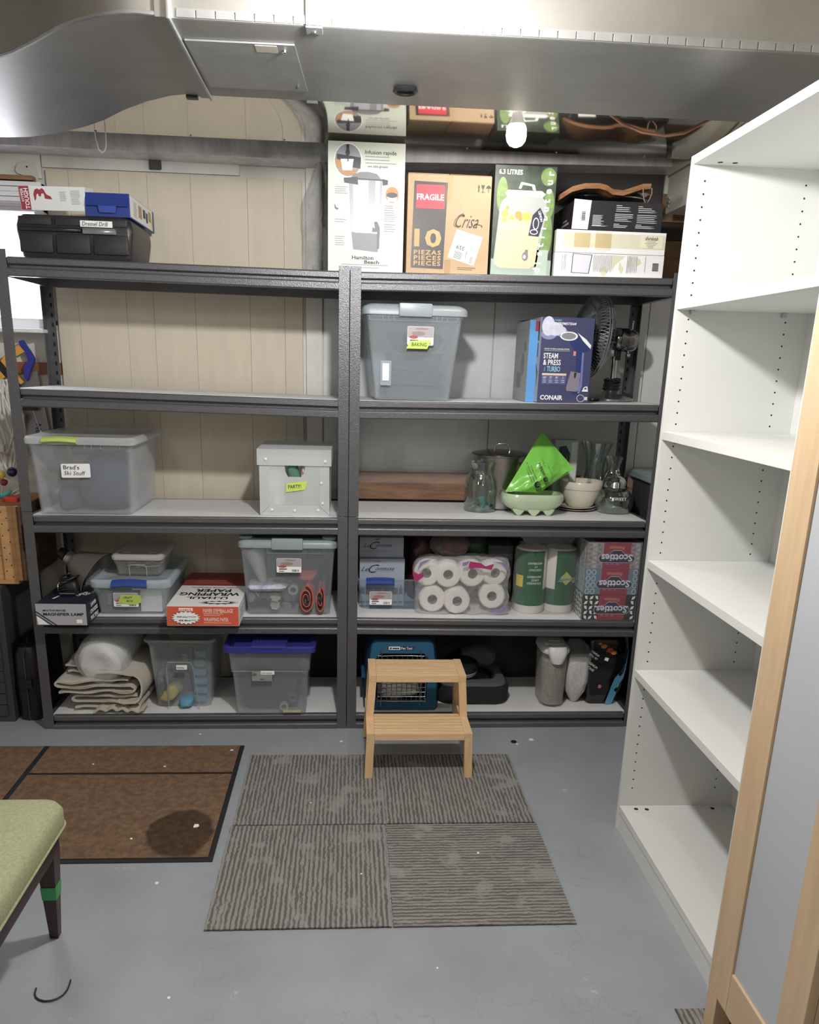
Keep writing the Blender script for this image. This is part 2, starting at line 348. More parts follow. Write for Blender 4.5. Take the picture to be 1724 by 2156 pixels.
# curved offset
nearp = [(-1.70, -.60), (-1.3, -.66), (-1.0, -.77), (-.833, -.874), (-.784, -.911), (-.713, -.982), (-.632, -1.069), (-.577, -1.117), (-.528, -1.148), (-.474, -1.172), (-.438, -1.179), (-.403, -1.174)]
rearp = [(-1.9, -.10), (-1.45, -.112), (-1.119, -.127), (-1.038, -.146), (-.925, -.21), (-.813, -.303), (-.732, -.387), (-.646, -.498), (-.559, -.59), (-.484, -.65), (-.439, -.67), (-.402, -.655)]
ds = thing('curved_duct', 'S-shaped galvanised duct offset at upper left, joined to the straight duct', 'duct', (0, 0, 2.158))
g = G(); top = .34
g.loft([[(a[0], a[1], 0), (b[0], b[1], 0), (b[0], b[1], top), (a[0], a[1], top)] for a, b in zip(nearp, rearp)])
g.s_().o('duct_body', GALV, ds)
G().tube([(x, y-.003, .003) for x, y in nearp], .0045, 6).s_().o('seam', GALV2, ds)
G().tube([(x, y+.002, .003) for x, y in rearp], .003, 6).s_().o('seam', GALV2, ds)
G().loft([[(-.402, -1.18, -.003), (-.402, -.652, -.003), (-.402, -.652, .34), (-.402, -1.18, .34)], [(-.374, -1.18, -.003), (-.374, -.652, -.003), (-.374, -.652, .34), (-.374, -1.18, .34)]]).o('joint_collar', GALV, ds)
G().bx(-.378, -.371, -1.188, -.648, -.008, .34, .002).o('drive_cleat', GALV2, ds)
G().bx(-.44, -.41, -.66, -.640, -.006, .004, .001).o('clip', MATS['dark clip steel'], ds)
# reflective sheet closing the joists
sh = thing('joist_cover_sheet', 'shiny sheet metal pan behind the duct, reflecting the boxes below', 'metal sheet', (0, 0, 2.246))
def yfront(x):
    if x > -.402: return -.655
    rp = sorted(rearp)
    for (xa, ya), (xb, yb) in zip(rp, rp[1:]):
        if xa <= x <= xb: return ya+(yb-ya)*(x-xa)/(xb-xa)+.014
    return -.09
def sagz(x, y): k = min(1, max(0, (x+.30)/.25)); k = k*k*(3-2*k); return .25*k*min(0, y-.02)**2+.0008*noise.noise(Vector((x*3, y*5, 1)))
L = []
for i in range(112):
    x = -1.40+2.67*i/111; y0 = yfront(x); L.append([(x, y0+(.135-y0)*j/24, sagz(x, y0+(.135-y0)*j/24)) for j in range(25)])
g = G().loft(L, False, False, False); r_ = bmesh.ops.extrude_face_region(g.b, geom=g.b.faces[:])
for e in r_['geom']:
    if isinstance(e, bmesh.types.BMVert): e.co.z += .0015
g.s_().o('sheet', MIRR, sh)
for i in range(7): x = -.9+i*.33; G().ball((x, .12, sagz(x, .12)-.001), .004, 8, (1, 1, .5)).o('screw', GALV2, sh)
# duct at right, running towards the camera
dr = thing('return_duct', 'boxy galvanised return duct at upper right behind the white bookcase', 'duct', (1.275, -.62, 2.10))
G().bx(0, .46, 0, 1.0, 0, .34, .004).o('duct_body', P('dull beige galvanised metal', 'c0bcb0', .5, .45, vary=.08, vs=8), dr)
G().bx(-.004, 0, 0, 1.0, .135, .141).o('seam', GALV2, dr)
for z in (.02, .035, .05): G().bx(-.005, 0, .96, .985, z, z+.008, .001).o('clip', GALV2, dr)
G().tube([(.69, -.53, 2.321), (.72, -.51, 2.262), (.746, -.5, 2.215), (.798, -.5, 2.184), (.858, -.5, 2.164), (.931, -.5, 2.157), (.987, -.5, 2.167), (1.041, -.5, 2.196), (1.08, -.5, 2.215), (1.14, -.51, 2.262), (1.17, -.53, 2.321)], .0045, 8).s_().o('copper_pipe', P('copper', 'b98068', .3, .8))
tag(bpy.data.objects['copper_pipe'], 'thin copper line looping down beside the bare bulb', 'pipe')
# bare bulb
bl = thing('light_bulb', 'lit bare bulb hanging behind the duct above the glass dispenser box', 'light bulb', (.512, -.35, 2.2785))
G().lathe([(.042, 0), (.042, -.008), (.03, -.016), (.026, -.034)], n=20).s_().o('lamp_holder', P('white porcelain', 'eeeeea', .3), bl)
G().lathe([(.014, -.030), (.017, -.050), (.026, -.0725)], n=20).s_().o('bulb_collar', MATS['white porcelain'], bl)
GLOW = P('lit bulb glass', 'fff6e8', .3, em=88)
G().lathe([(.026, -.073), (.031, -.0855), (.032, -.10), (.029, -.116), (.02, -.128), (.008, -.1335), (.001, -.1345)], n=16).s_().o('glass_globe', GLOW, bl)
# wire loop hanging
hk = G().tube([(-.905, .12, 2.262), (-.903, .12, 2.225), (-.895, .12, 2.19), (-.885, .12, 2.178), (-.874, .12, 2.184), (-.868, .12, 2.2), (-.866, .12, 2.262)], .0022, 6).s_().o('wire_loop', P('white coated wire', 'dcdcda', .4))
tag(hk, 'thin white wire loop hanging from the sheet metal at upper left', 'wire')
bk = G().bx(-.803, -.757, .485, .4965, 2.205, 2.262, .006).cr(.002, 30, 3).o('beam_anchor', P('tarred anchor', '4a4848', .8, bump=.5, bs=80)); tag(bk, 'small dark anchor block under the beam above the plywood', 'bracket')
# ---------------------------------------------------------------- white bookcase (right)
bc = thing('bookcase', 'tall empty white bookcase with adjustable shelves, open side facing left', 'bookcase', (.912, -.775, 0))
H = 2.04; L = .734; D = .39
def bcp(name, x0, x1, y0, y1, z0, z1, label=None, bev=.001, mat=MEL): return G().bx(x0, x1, y0, y1, z0, z1, bev).o(name, mat, bc, label)
far = bcp('side_panel', 0, D, -.016, 0, 0, H); near = bcp('side_panel', 0, D, -L-.016, -L, 0, H)
bcp('top_panel', .0, D, -L, -.016, H-.022, H-.0005); bcp('back_panel', D-.006, D-.002, -L, -.016, .065, H-.022)
bcp('plinth', .004, .02, -L, -.016, 0, .066); 
for i, z in enumerate((1.676, 1.318, .932, .575, .09)):
    s_ = bcp('shelf', .001, D-.007, -L+.0008, -.0168, z-.024, z)
    if i < 4:
        for x in (.045, .31):
            for y in (-.0175, -L+.001): 
                G().bx(x-.006, x+.006, y-.010 if y > -.3 else y, y if y > -.3 else y+.010, z-.036, z-.0245, .001).o('shelf_pin', CHROME, s_)
DOT = P('peg hole', '1c1c1a', .8)
for pn, y, ns in ((far, -.0161, -1), (near, -L+.0001, 1)):
    g = G(); k = 0; z = .155
    while z < H-.05:
        for x in (.038, .32):
            if not any(abs(z-q+.012) < .026 for q in (1.676, 1.318, .932, .575)):
                g.prism(EL(x, z, .0026, .0026, 8), fr((0, y, 0), (1, 0, 0), (0, 0, 1)) if ns < 0 else fr((0, y, 0), (-1, 0, 0), (0, 0, 1)) @ Matrix.Scale(-1, 4, (1, 0, 0)), .0003)
        z += .032
    g.o('peg_hole', DOT, pn, None, True)
g = G()
for x, y in ((.05, -.04), (.085, -.043), (.31, -.04)): g.lathe([(.007, .0902), (.007, .0906)], x, y, 0, 14)
g.o('screw_hole', DOT, bc)
g = G()
for x, y in ((.06, -.05), (.10, -.05)): g.lathe([(.007, 2.0174), (.007, 2.0179)], x, y, 0, 14)
g.o('screw_hole', DOT, bc)
# ---------------------------------------------------------------- birch cabinet with frosted door
cb = thing('glass_door_cabinet', 'birch framed cabinet with tall frosted glass door, right foreground', 'cabinet', (.852, -1.618, .0072))
dx = thing('cabinet_door', '', 'x'); del dx['category']; del dx['label']; dx.parent = cb
def cp(name, mat, x0, x1, y0, y1, z0, z1, par=cb, bev=.002, label=None): return G().bx(x0, x1, y0, y1, z0, z1, bev).o(name, mat, par, label)
cp('stile', BIRCH, 0, .02, -.088, 0, .105, 2.03, dx); cp('stile', BIRCH, 0, .02, -.345, -.266, .105, 2.03, dx)
cp('rail', P('birch veneer lengthwise', 'd0b189', .42, vary=.12, vs=5, stretch=(8, .8, 10), col2='c4a47b'), .0, .02, -.2655, -.0885, .105, .21, dx); cp('rail', MATS['birch veneer lengthwise'], 0, .02, -.2655, -.0885, 1.93, 2.03, dx)
cp('glass_panel', P('frosted glass', 'b4bac2', .32, vary=.03, vs=3, spec=.6), .006, .012, -.2655, -.0885, .21, 1.93, dx, 0)
cp('side_panel', BIRCH, .0215, .36, -.02, -.001, .08, 2.03); cp('side_panel', BIRCH, .0215, .36, -.344, -.326, .08, 2.03)
cp('top_panel', BIRCH, .0215, .36, -.3255, -.0205, 2.01, 2.03); cp('bottom_panel', BIRCH, .0215, .36, -.3255, -.0205, .08, .10); cp('back_panel', MEL, .35, .358, -.3255, -.0205, .10, 2.01)
for y in (-.045, -.344):
    for x in (.001, .32): cp('leg', BIRCH, x+.0, x+.04, y, y+.044, 0, .0795 if x > .1 else .104, cb)
bg = thing('dark_upholstered_panel', 'grey felt covered panel standing beyond the frosted cabinet door', 'panel', (.93, -2.0, 0))
G().bx(0, .04, -.12, 0, 0, 1.1, .01).o('felt_cover', P('grey felt', '6e7276', .9, bump=.6, bs=300), bg); G().bx(.0, .045, -.3, -.122, 0, 1.05, .005).o('dark_frame', P('dark green frame', '1e2723', .5), bg)
# ---------------------------------------------------------------- steel shelving units
PROF = [(.020, -.001), (.006, -.0005), (.002, -.0025), (.0, -.006), (-.0005, -.022), (.003, -.025), (.016, -.027), (.016, -.036), (-.005, -.0375), (-.0085, -.0395), (-.0105, -.043), (-.0105, -.062), (-.007, -.066), (.020, -.066)]
def shelving(x0, x1, lab, z0, z1, hl, hr, y=0, rz=0, ox=0):
    r = thing('shelving_unit', lab, 'shelving', (ox, y, 0), rz, 'steel shelving units'); dp = .44; pw = .039
    for (px_, h, sx) in ((x0, hl, 1), (x1, hr, -1)):
        for (py, sy) in ((-.008, 1), (dp, -1)):
            for (a, b) in ((0, .905), (.907, h)):
                xa, xb = sorted((px_, px_+sx*pw)); ya, yb = sorted((py, py+sy*.0022))
                g = G().bx(xa, xb, ya, yb, a, b, .0006); xa, xb = sorted((px_, px_+sx*.0022)); ya, yb = sorted((py+sy*.0023, py+sy*pw)); g.bx(xa, xb, ya, yb, a, b, .0006)
                p = g.o('post', METAL, r)
                if sy < 0:
                    g = G(); z = a+.04
                    while z < b-.03:
                        xm = px_+sx*.026; g.prism([(xm-.004, z), (xm+.004, z), (xm+.004, z+.014), (xm-.001, z+.018), (xm-.004, z+.012)], fr((0, py-.0024, 0), (1, 0, 0), (0, 0, 1)), .0008); z += .0381
                    g.o('keyhole_slot', METALD, p, None, True)
    for k in range(5):
        a, b = z0[k], z1[k]; xl, xr = x0+.0028, x1-.0028; e = .0395
        G().bar(PROF, xl+.0365, a, xr-.0365, b).o('front_rail', METAL, r)
        G().bar([(dp-.004-p0, q) for p0, q in PROF], xl, a, xr, b).o('back_rail', METAL, r)
        for x, zz, s in ((xl, a, 1), (xr, b, -1)):
            G().loft([[(x+s*p0*.9+s*.006, yy, zz+q) for p0, q in PROF] for yy in (.032, dp-.026)]).o('side_rail', METAL, r)
        G().loft([[(xl+.028, yy, a-.012), (xr-.028, yy, b-.012), (xr-.028, yy, b), (xl+.028, yy, a)] for yy in (.0205, dp-.0255)]).o('shelf_board', BOARD, r)
        for f in (.33, .66):
            xm = x0+(x1-x0)*f; zm = a+(b-a)*f
            G().bx(xm-.02, xm+.02, .03, dp-.03, zm-.03, zm-.0125).o('cross_brace', METAL, r)
    return r
shelving(-1.243, -.0015, 'left of the two grey steel shelving units, below the black tool case', ZL, ZC, 1.835, 1.82)
shelving(.0, 1.238, 'right of the two grey steel shelving units, beside the white bookcase', ZC, ZR, 1.82, 1.838, 0, .0115, .001)
# ---------------------------------------------------------------- floor coverings
def carpet_mat():
    mt = P('ribbed grey carpet', '6b6760', .95, bump=0); t = mt.node_tree; b = t.nodes['Principled BSDF']; b.inputs['Specular IOR Level'].default_value = .1
    tc = nn(t, 'ShaderNodeTexCoord'); mp = nn(t, 'ShaderNodeMapping'); mp.inputs['Scale'].default_value = (150, 11, 1)
    oi = nn(t, 'ShaderNodeObjectInfo'); av = nn(t, 'ShaderNodeVectorMath', operation='ADD')
    t.links.new(tc.outputs['Object'], av.inputs[0]); t.links.new(oi.outputs['Random'], av.inputs[1]); t.links.new(av.outputs[0], mp.inputs[0])
    n = nn(t, 'ShaderNodeTexNoise'); n.inputs['Scale'].default_value = 1; n.inputs['Detail'].default_value = 2; t.links.new(mp.outputs[0], n.inputs['Vector'])
    wv = nn(t, 'ShaderNodeTexWave'); wv.inputs['Scale'].default_value = 22; wv.inputs['Distortion'].default_value = 2.2; wv.inputs['Detail'].default_value = 3; wv.inputs['Detail Scale'].default_value = 3
    t.links.new(tc.outputs['Object'], wv.inputs['Vector'])
    mxx = nn(t, 'ShaderNodeMath', operation='ADD'); hf = nn(t, 'ShaderNodeMath', operation='MULTIPLY'); hf.inputs[1].default_value = .45
    t.links.new(wv.outputs['Fac'], hf.inputs[0]); t.links.new(hf.outputs[0], mxx.inputs[0]); t.links.new(n.outputs['Fac'], mxx.inputs[1])
    r = nn(t, 'ShaderNodeValToRGB'); r.color_ramp.elements[0].position = .62; r.color_ramp.elements[1].position = .80
    r.color_ramp.elements[0].color = (*lin('605e5b'), 1); r.color_ramp.elements[1].color = (*lin('8b8986'), 1); t.links.new(mxx.outputs[0], r.inputs[0])
    pt = nn(t, 'ShaderNodeTexNoise'); pt.inputs['Scale'].default_value = 11; pt.inputs['Detail'].default_value = 5; t.links.new(av.outputs[0], pt.inputs['Vector'])
    r2 = nn(t, 'ShaderNodeValToRGB'); r2.color_ramp.elements[0].position = .58; r2.color_ramp.elements[1].position = .66; r2.color_ramp.elements[0].color = (0, 0, 0, 1); r2.color_ramp.elements[1].color = (.75, .75, .75, 1); t.links.new(pt.outputs['Fac'], r2.inputs[0])
    m2 = nn(t, 'ShaderNodeMixRGB'); m2.inputs[2].default_value = (*lin('8f8f8d'), 1); t.links.new(r2.outputs[0], m2.inputs[0]); t.links.new(r.outputs[0], m2.inputs[1]); t.links.new(m2.outputs[0], b.inputs['Base Color'])
    fine = nn(t, 'ShaderNodeTexNoise'); fine.inputs['Scale'].default_value = 500; t.links.new(tc.outputs['Object'], fine.inputs['Vector'])
    ad = nn(t, 'ShaderNodeMath', operation='ADD'); t.links.new(mxx.outputs[0], ad.inputs[0]); t.links.new(fine.outputs['Fac'], ad.inputs[1])
    bp = nn(t, 'ShaderNodeBump'); bp.inputs['Strength'].default_value = .5; bp.inputs['Distance'].default_value = .003; t.links.new(ad.outputs[0], bp.inputs['Height']); t.links.new(bp.outputs[0], b.inputs['Normal'])
    return mt
CM = carpet_mat()
def tile(cx, cy, w, d, lab, rot=0, seed=1, grp='grey ribbed carpet tiles'):
    t = thing('carpet_tile', lab, 'carpet tile', (cx, cy, 0), PI/2 if rot else 0, grp)
    if rot: w, d = d, w
    r = random.Random(seed); n = 60; q = []
    for (a, b, c, e) in ((-w/2, -d/2, w/2, -d/2), (w/2, -d/2, w/2, d/2), (w/2, d/2, -w/2, d/2), (-w/2, d/2, -w/2, -d/2)):
        for i in range(n): f = i/n; j = .0022*r.random(); q.append((a+(c-a)*f+(j if b != e else 0)*(1 if a < 0 else -1), b+(e-b)*f+(j if b == e else 0)*(1 if b < 0 else -1)))
    G().prism(q, fr((0, 0, 0), (1, 0, 0), (0, 1, 0)), .004, .003).o('pile', CM, t); G().bx(-w/2+.003, w/2-.003, -d/2+.003, d/2-.003, 0, .003).o('backing', P('dark carpet backing', '2b2a29', .9), t)
    return t
tile(-.118, -.5065, .508, .496, 'far left grey carpet tile, ribs running away from the camera', 0, 1)
tile(.391, -.5055, .508, .494, 'far right grey carpet tile, under the wooden step stool', 0, 2)
tile(-.1225, -1.0125, .509, .507, 'near left grey carpet tile, ribs running away from the camera', 0, 3)
tile(.390, -1.0125, .511, .507, 'near right grey carpet tile, with ribs running left to right', 1, 4)
tile(1.03, -1.80, .46, .44, 'corner of dark carpet tile at the foot of the birch cabinet', 0, 5)
g_ = thing('entrance_mat', 'brown entrance mat with black rubber border and dividing lines', 'mat', (-1.2, -.56, 0))
RUB = P('black mat rubber', '1d1e22', .6)
G().bx(-.75, .794, -.39, .39, 0, .004, .001).o('rubber_base', RUB, g_)
def brown():
    mt = P('brown mat pile', '80664f', .97, vary=.22, vs=45, bump=.9, bs=420, col2='67503f'); t = mt.node_tree; b = t.nodes['Principled BSDF']; b.inputs['Specular IOR Level'].default_value = .05
    tc = nn(t, 'ShaderNodeTexCoord'); vm = nn(t, 'ShaderNodeVectorMath', operation='SUBTRACT'); vm.inputs[1].default_value = (.665, -.235, 0); t.links.new(tc.outputs['Object'], vm.inputs[0])
    nz = nn(t, 'ShaderNodeTexNoise'); nz.inputs['Scale'].default_value = 9; t.links.new(tc.outputs['Object'], nz.inputs['Vector'])
    mp = nn(t, 'ShaderNodeMapping'); mp.inputs['Scale'].default_value = (1.5, 1.15, 0); t.links.new(vm.outputs[0], mp.inputs[0])
    ln = nn(t, 'ShaderNodeVectorMath', operation='LENGTH'); t.links.new(mp.outputs[0], ln.inputs[0])
    a = nn(t, 'ShaderNodeMath', operation='MULTIPLY_ADD'); a.inputs[1].default_value = .09; t.links.new(nz.outputs['Fac'], a.inputs[0]); t.links.new(ln.outputs['Value'], a.inputs[2])
    r = nn(t, 'ShaderNodeValToRGB'); r.color_ramp.elements[0].position = .195; r.color_ramp.elements[1].position = .215; r.color_ramp.elements[0].color = (.42, .42, .42, 1); r.color_ramp.elements[1].color = (1, 1, 1, 1); t.links.new(a.outputs[0], r.inputs[0])
    src = b.inputs['Base Color'].links[0].from_socket; mx = nn(t, 'ShaderNodeMixRGB', blend_type='MULTIPLY'); mx.inputs[0].default_value = 1; t.links.new(src, mx.inputs[1]); t.links.new(r.outputs[0], mx.inputs[2]); t.links.new(mx.outputs[0], b.inputs['Base Color'])
    return mt
BR = brown()
for x0, x1, y0, y1 in ((.038, .778, .168, .382), (.038, .778, -.372, .152), (-.73, .018, -.372, .382)):
    G().bx(x0, x1, y0, y1, .0042, .0075, .0015).o('pile', BR, g_)
# small litter on the floor
LIT = P('paper scrap', 'e6e3da', .8)
rr = random.Random(5)
for i, (x, y, s, z) in enumerate([(-.49, -.76, .012, .0077), (-.45, -.22, .008, .0077), (-.68, -.35, .005, .0077), (-.95, -.33, .005, .0077), (-.68, -.83, .006, .0077), (.05, -1.03, .004, .0075), (.42, -.93, .005, .0075), (-.12, -.62, .004, .0075), (-.02, -.13, .008, 0), (-.6, -.06, .006, 0), (.77, -.12, .012, 0), (.70, -.16, .006, 0), (-.42, -1.5, .005, 0), (.24, -1.42, .004, 0), (.1, -1.62, .006, 0), (-.55, -1.05, .007, 0)]):
    o = G().prism([(s*(.6+.5*rr.random())*math.cos(a*PI/3), s*(.6+.5*rr.random())*math.sin(a*PI/3)) for a in range(6)], fr((x, y, z), (1, 0, 0), (0, 1, 0)), .0012).o('paper_crumb', LIT)
    tag(o, 'pale paper crumb '+('on the dark stain of the brown mat', 'on the brown mat close to its far edge', 'on the brown mat right beside the cross line', 'on the far strip of the brown mat, towards the left', 'near the front edge of the brown mat', 'on the near left carpet tile, close to the centre seam', 'on the near right carpet tile with crosswise ribs', 'on the far left carpet tile', 'on the concrete between the stool and the shelving', 'on the concrete between the brown mat and the left shelving unit', 'right of the step stool, the largest there', 'right of the step stool, the smaller one', 'on the concrete in front of the near left carpet tile', 'on the concrete below the near right carpet tile', 'on the concrete at the bottom centre', 'on the concrete between the seat and the carpet tiles')[i], 'crumb', 'pale crumbs on the floor')
tag(G().tube([(-.745, -1.462, .004), (-.7425, -1.478, .003), (-.736, -1.490, .003), (-.725, -1.499, .003), (-.71, -1.504, .003), (-.696, -1.5035, .0035), (-.683, -1.498, .004), (-.673, -1.488, .005), (-.6675, -1.475, .007), (-.666, -1.460, .010), (-.668, -1.448, .009), (-.6705, -1.44, .006)], .0022, 6).s_().o('zip_tie', P('blue black plastic', '1f2c36', .4)), 'curled dark zip tie lying at the bottom left of the floor', 'zip tie')
tag(G().lathe([(.012, .0), (.012, .003), (.002, .003)], .69, -.14, 0, 12).o('floor_plug', BLKPL), 'small round black plug in the floor right of the step stool', 'plug')
# ---------------------------------------------------------------- step stool
ss = thing('step_stool', 'two-step slatted bamboo step stool', 'stool', (.27, -.268, .007))
def leg(pts, w, name='leg'):
    """pts: (x, y, z) centre line, box section w x w"""
    L = []
    for x, y, z in pts: L.append([(x-w/2, y-w/2, z), (x+w/2, y-w/2, z), (x+w/2, y+w/2, z), (x-w/2, y+w/2, z)])
    return G().loft(L).o(name, WOODC2, ss)
for s in (-1, 1):
    leg([(s*.1865, -.165, 0), (s*.181, -.160, .152)], .029); leg([(s*.181, -.012, .1785), (s*.172, .002, .314)], .029); leg([(s*.1865, .178, 0), (s*.172, .158, .314)], .029)
    G().loft([[(s*.181-.0145, y, z0), (s*.181+.0145, y, z0), (s*.181+.0145, y, .178), (s*.181-.0145, y, .178)] for y, z0 in ((-.1745, .152), (.157, .152))]).o('side_rail', P('bamboo end rail', 'e0b885', .42, vary=.14, vs=6, stretch=(14, 1.2, 14)), ss)
    G().bx(s*.172-.0145, s*.172+.0145, -.0115, .1725, .3145, .341, .0008).o('side_rail', MATS['bamboo end rail'], ss)
for (x, y0, n, zt, yf) in ((.1662, -.153, 6, .178, -.1745), (.1572, .0105, 6, .341, -.0115)):
    G().bx(-x, x, yf, yf+.0205, zt-.027, zt, .001).o('front_board', WOODC, ss)
    for i in range(n): yy = yf+.0245+i*.0265; G().bx(-x, x, yy, yy+.0206, zt-.018, zt-.0003, .001).o('slat', WOODC, ss)
G().bx(-.165, .165, .155, .1725, .06, .085, .001).o('stretcher', WOODC, ss)
# ---------------------------------------------------------------- green upholstered chair (seat and legs in view)
ch = thing('upholstered_seat', 'low seat with green woven cushion and dark wooden legs, one taped green', 'seat', (-1.0, -1.62, 0))
GRN = P('green woven upholstery', '9fa57c', .95, vary=.2, vs=160, bump=.9, bs=330, col2='8b9268')
g = G(); w2, d2 = .64, .60
g.rb([(.372, w2-.03, d2-.03, .03), (.376, w2-.008, d2-.008, .035), (.39, w2, d2, .04), (.425, w2, d2, .04), (.44, w2-.012, d2-.012, .045), (.449, w2-.05, d2-.05, .05), (.456, w2-.2, d2-.2, .05), (.458, .02, .02, .004)], 5)
g.s_().o('cushion', GRN, ch)
G().tube([(p[0], p[1], .386) for p in rloop(w2+.002, d2+.002, .04, 0, n=5)], .003, 6, True).s_().o('piping', GRN, ch)
DW = P('dark walnut stain', '3e2622', .4, vary=.25, vs=6, stretch=(12, 12, 1.5))
for sx in (-1, 1):
    G().bx(sx*.285-.012, sx*.285+.012, -.24, .24, .31, .371, .002).o('apron', DW, ch)
for sy in (-1, 1): G().bx(-.27, .27, sy*.262-.012, sy*.262+.012, .31, .371, .002).o('apron', DW, ch)
lg = None
for sx in (-1, 1):
    for sy in (-1, 1):
        xt, yt, xb, yb = sx*.272, sy*.268, sx*.235, sy*.35
        L = []
        for z, ww, f in ((.371, .044, 0), (.30, .044, .1), (0, .022, 1)):
            cx, cy = xt+(xb-xt)*f, yt+(yb-yt)*f; L.append([(cx-ww/2, cy-ww/2, z), (cx+ww/2, cy-ww/2, z), (cx+ww/2, cy+ww/2, z), (cx-ww/2, cy+ww/2, z)])
        l = G().loft(list(reversed(L))).o('leg', DW, ch)
        if sx > 0 and sy > 0:
            L = []
            for z in (.150, .195):
                f = .1+.9*(.30-z)/.30; ww = .044-.022*(.30-z)/.30+.0025; cx, cy = xt+(xb-xt)*f, yt+(yb-yt)*f; L.append([(cx-ww/2, cy-ww/2, z), (cx+ww/2, cy-ww/2, z), (cx+ww/2, cy+ww/2, z), (cx-ww/2, cy+ww/2, z)])
            G().loft(L).o('tape_band', P('green painters tape', '1fa44f', .5), l, 'green tape band around the leg')
# ================================================================ TOP SHELF, LEFT UNIT
CASE = P('black moulded case plastic', '2c2a2f', .38, bump=.15, bs=400)
t = thing('tool_case', 'black moulded plastic power tool case on the top shelf, left', 'tool case', (-.985, .06, SZ(0, -.985)+.001))
w_, d_ = .408, .30
G().rb([(0, w_-.05, d_-.03, .02), (.012, w_-.025, d_-.01, .02), (.092, w_, d_, .02), (.098, w_, d_, .02)], 4, cx=0, cy=d_/2).s_().o('lower_shell', CASE, t)
G().rb([(.0985, w_, d_, .02), (.112, w_, d_, .02), (.135, w_-.012, d_-.01, .02), (.150, w_-.035, d_-.03, .025)], 4, cx=0, cy=d_/2).s_().o('upper_shell', CASE, t)
for x0, x1 in ((-.19, -.075), (-.062, .055), (.068, .188)):
    G().bx(x0, x1, -.007, .02, .022, .088, .006).s_().o('moulded_panel', CASE, t); G().bx(x0, x1, -.004, .02, .114, .142, .005).s_().o('moulded_panel', CASE, t)
G().bx(-.185, .03, -.014, .0, .093, .107, .004).s_().o('carry_handle', P('glossy black plastic', '26262a', .18), t); G().bx(.034, .15, -.016, .0, .088, .109, .004).s_().o('latch', P('glossy silver grey latch', '8f9093', .15, .5), t)
lb = G().bx(.026, .138, -.0075, -.004, .112, .133, .001).o('paper_label', WHITE, t)
txt(lb, INK, fr((.033, -.0077, .1155), (1, 0, 0), (0, 0, 1)), [('Dremel Drill', 0, 0, .0155, {'sh': .2, 'w': .09, 'h': .014})])
t = thing('tool_box_carton', 'white and red power tool carton lying on the black tool case', 'box', (-1.055, .085, SZ(0, -1.05)+.166), 0, None, (math.radians(9), math.radians(-.8), 0))
f = carton(t, .228, .11, .078, P('white carton', 'dfe2e2', .5))
dec(t, 'red_strip', P('red print', 'a8283a', .5), f['F'], [RC(.002, .036, .001, .077)]); dec(t, 'dark_end', P('dark maroon print', '3a2326', .5), f['L'], [RC(.001, .109, .001, .077)])
dec(t, 'silhouette_picture', MATS['red print'], f['F'], [[(.052, .03), (.05, .052), (.056, .066), (.066, .07), (.072, .066), (.082, .071), (.088, .066), (.094, .052), (.108, .046), (.113, .036), (.088, .038), (.086, .054), (.078, .054), (.074, .044), (.068, .046), (.066, .054), (.06, .05), (.058, .038)]])
txt(t, WHITE, f['F'], [('TOUGH', .033, .004, .018, {'rot': 90, 'bold': .05, 'w': .066, 'h': .0155}), ('HYPER', .0155, .028, .010, {'rot': 90, 'bold': .03, 'w': .042, 'h': .009})], 2)
dec(t, 'small_print', GREYP, f['F'], lines(.14, .06, .024, 8, .004)+lines(.178, .064, .034, 11, .0042, seed=4))
t = thing('blue_tool_carton', 'blue and white carton with open tuck flap beside the red power tool carton', 'box', (-.868, .082, SZ(0, -.868)+.1535), 0)
BLU = P('royal blue carton', '1e3a8c', .45)
f = carton(t, .158, .37, .078, BLU)
dec(t, 'printed_side', P('pale print side', 'dcdcd8', .5), f['R'], [RC(.004, .34, .004, .076)])
dec(t, 'product_picture', P('tan picture', 'b08a52', .5), f['R'], [RC(.12, .17, .02, .062), RC(.275, .315, .03, .066)], 1); dec(t, 'product_picture', P('dark blue picture', '2a2f55', .5), f['R'], [RC(.19, .225, .03, .06), RC(.235, .262, .02, .055)], 1)
dec(t, 'product_picture', P('yellow picture', 'c9c04a', .5), f['R'], [RC(.32, .335, .012, .05)], 1); dec(t, 'small_print', GREYP, f['R'], lines(.05, .06, .05, 9, .006, .002), 1)
G().loft([[(-.075, -.001, .074), (.077, -.001, .074), (.077, -.001, .078), (-.075, -.001, .078)], [(-.073, -.012, .034), (.075, -.012, .034), (.075, -.011, .036), (-.073, -.011, .036)]]).o('tuck_flap', BLU, t)
G().prism([(-.025, .012), (.03, .012), (.035, .034), (-.03, .034)], fr((0, -.0115, 0), (1, 0, 0), (0, 0, 1)), .001).o('tuck_tab', P('lighter blue carton', '2748a8', .45), t)
dec(t, 'yellow_sticker', P('yellow sticker', 'd6cf5c', .6), f['F'], [RC(.004, .036, .066, .076)])

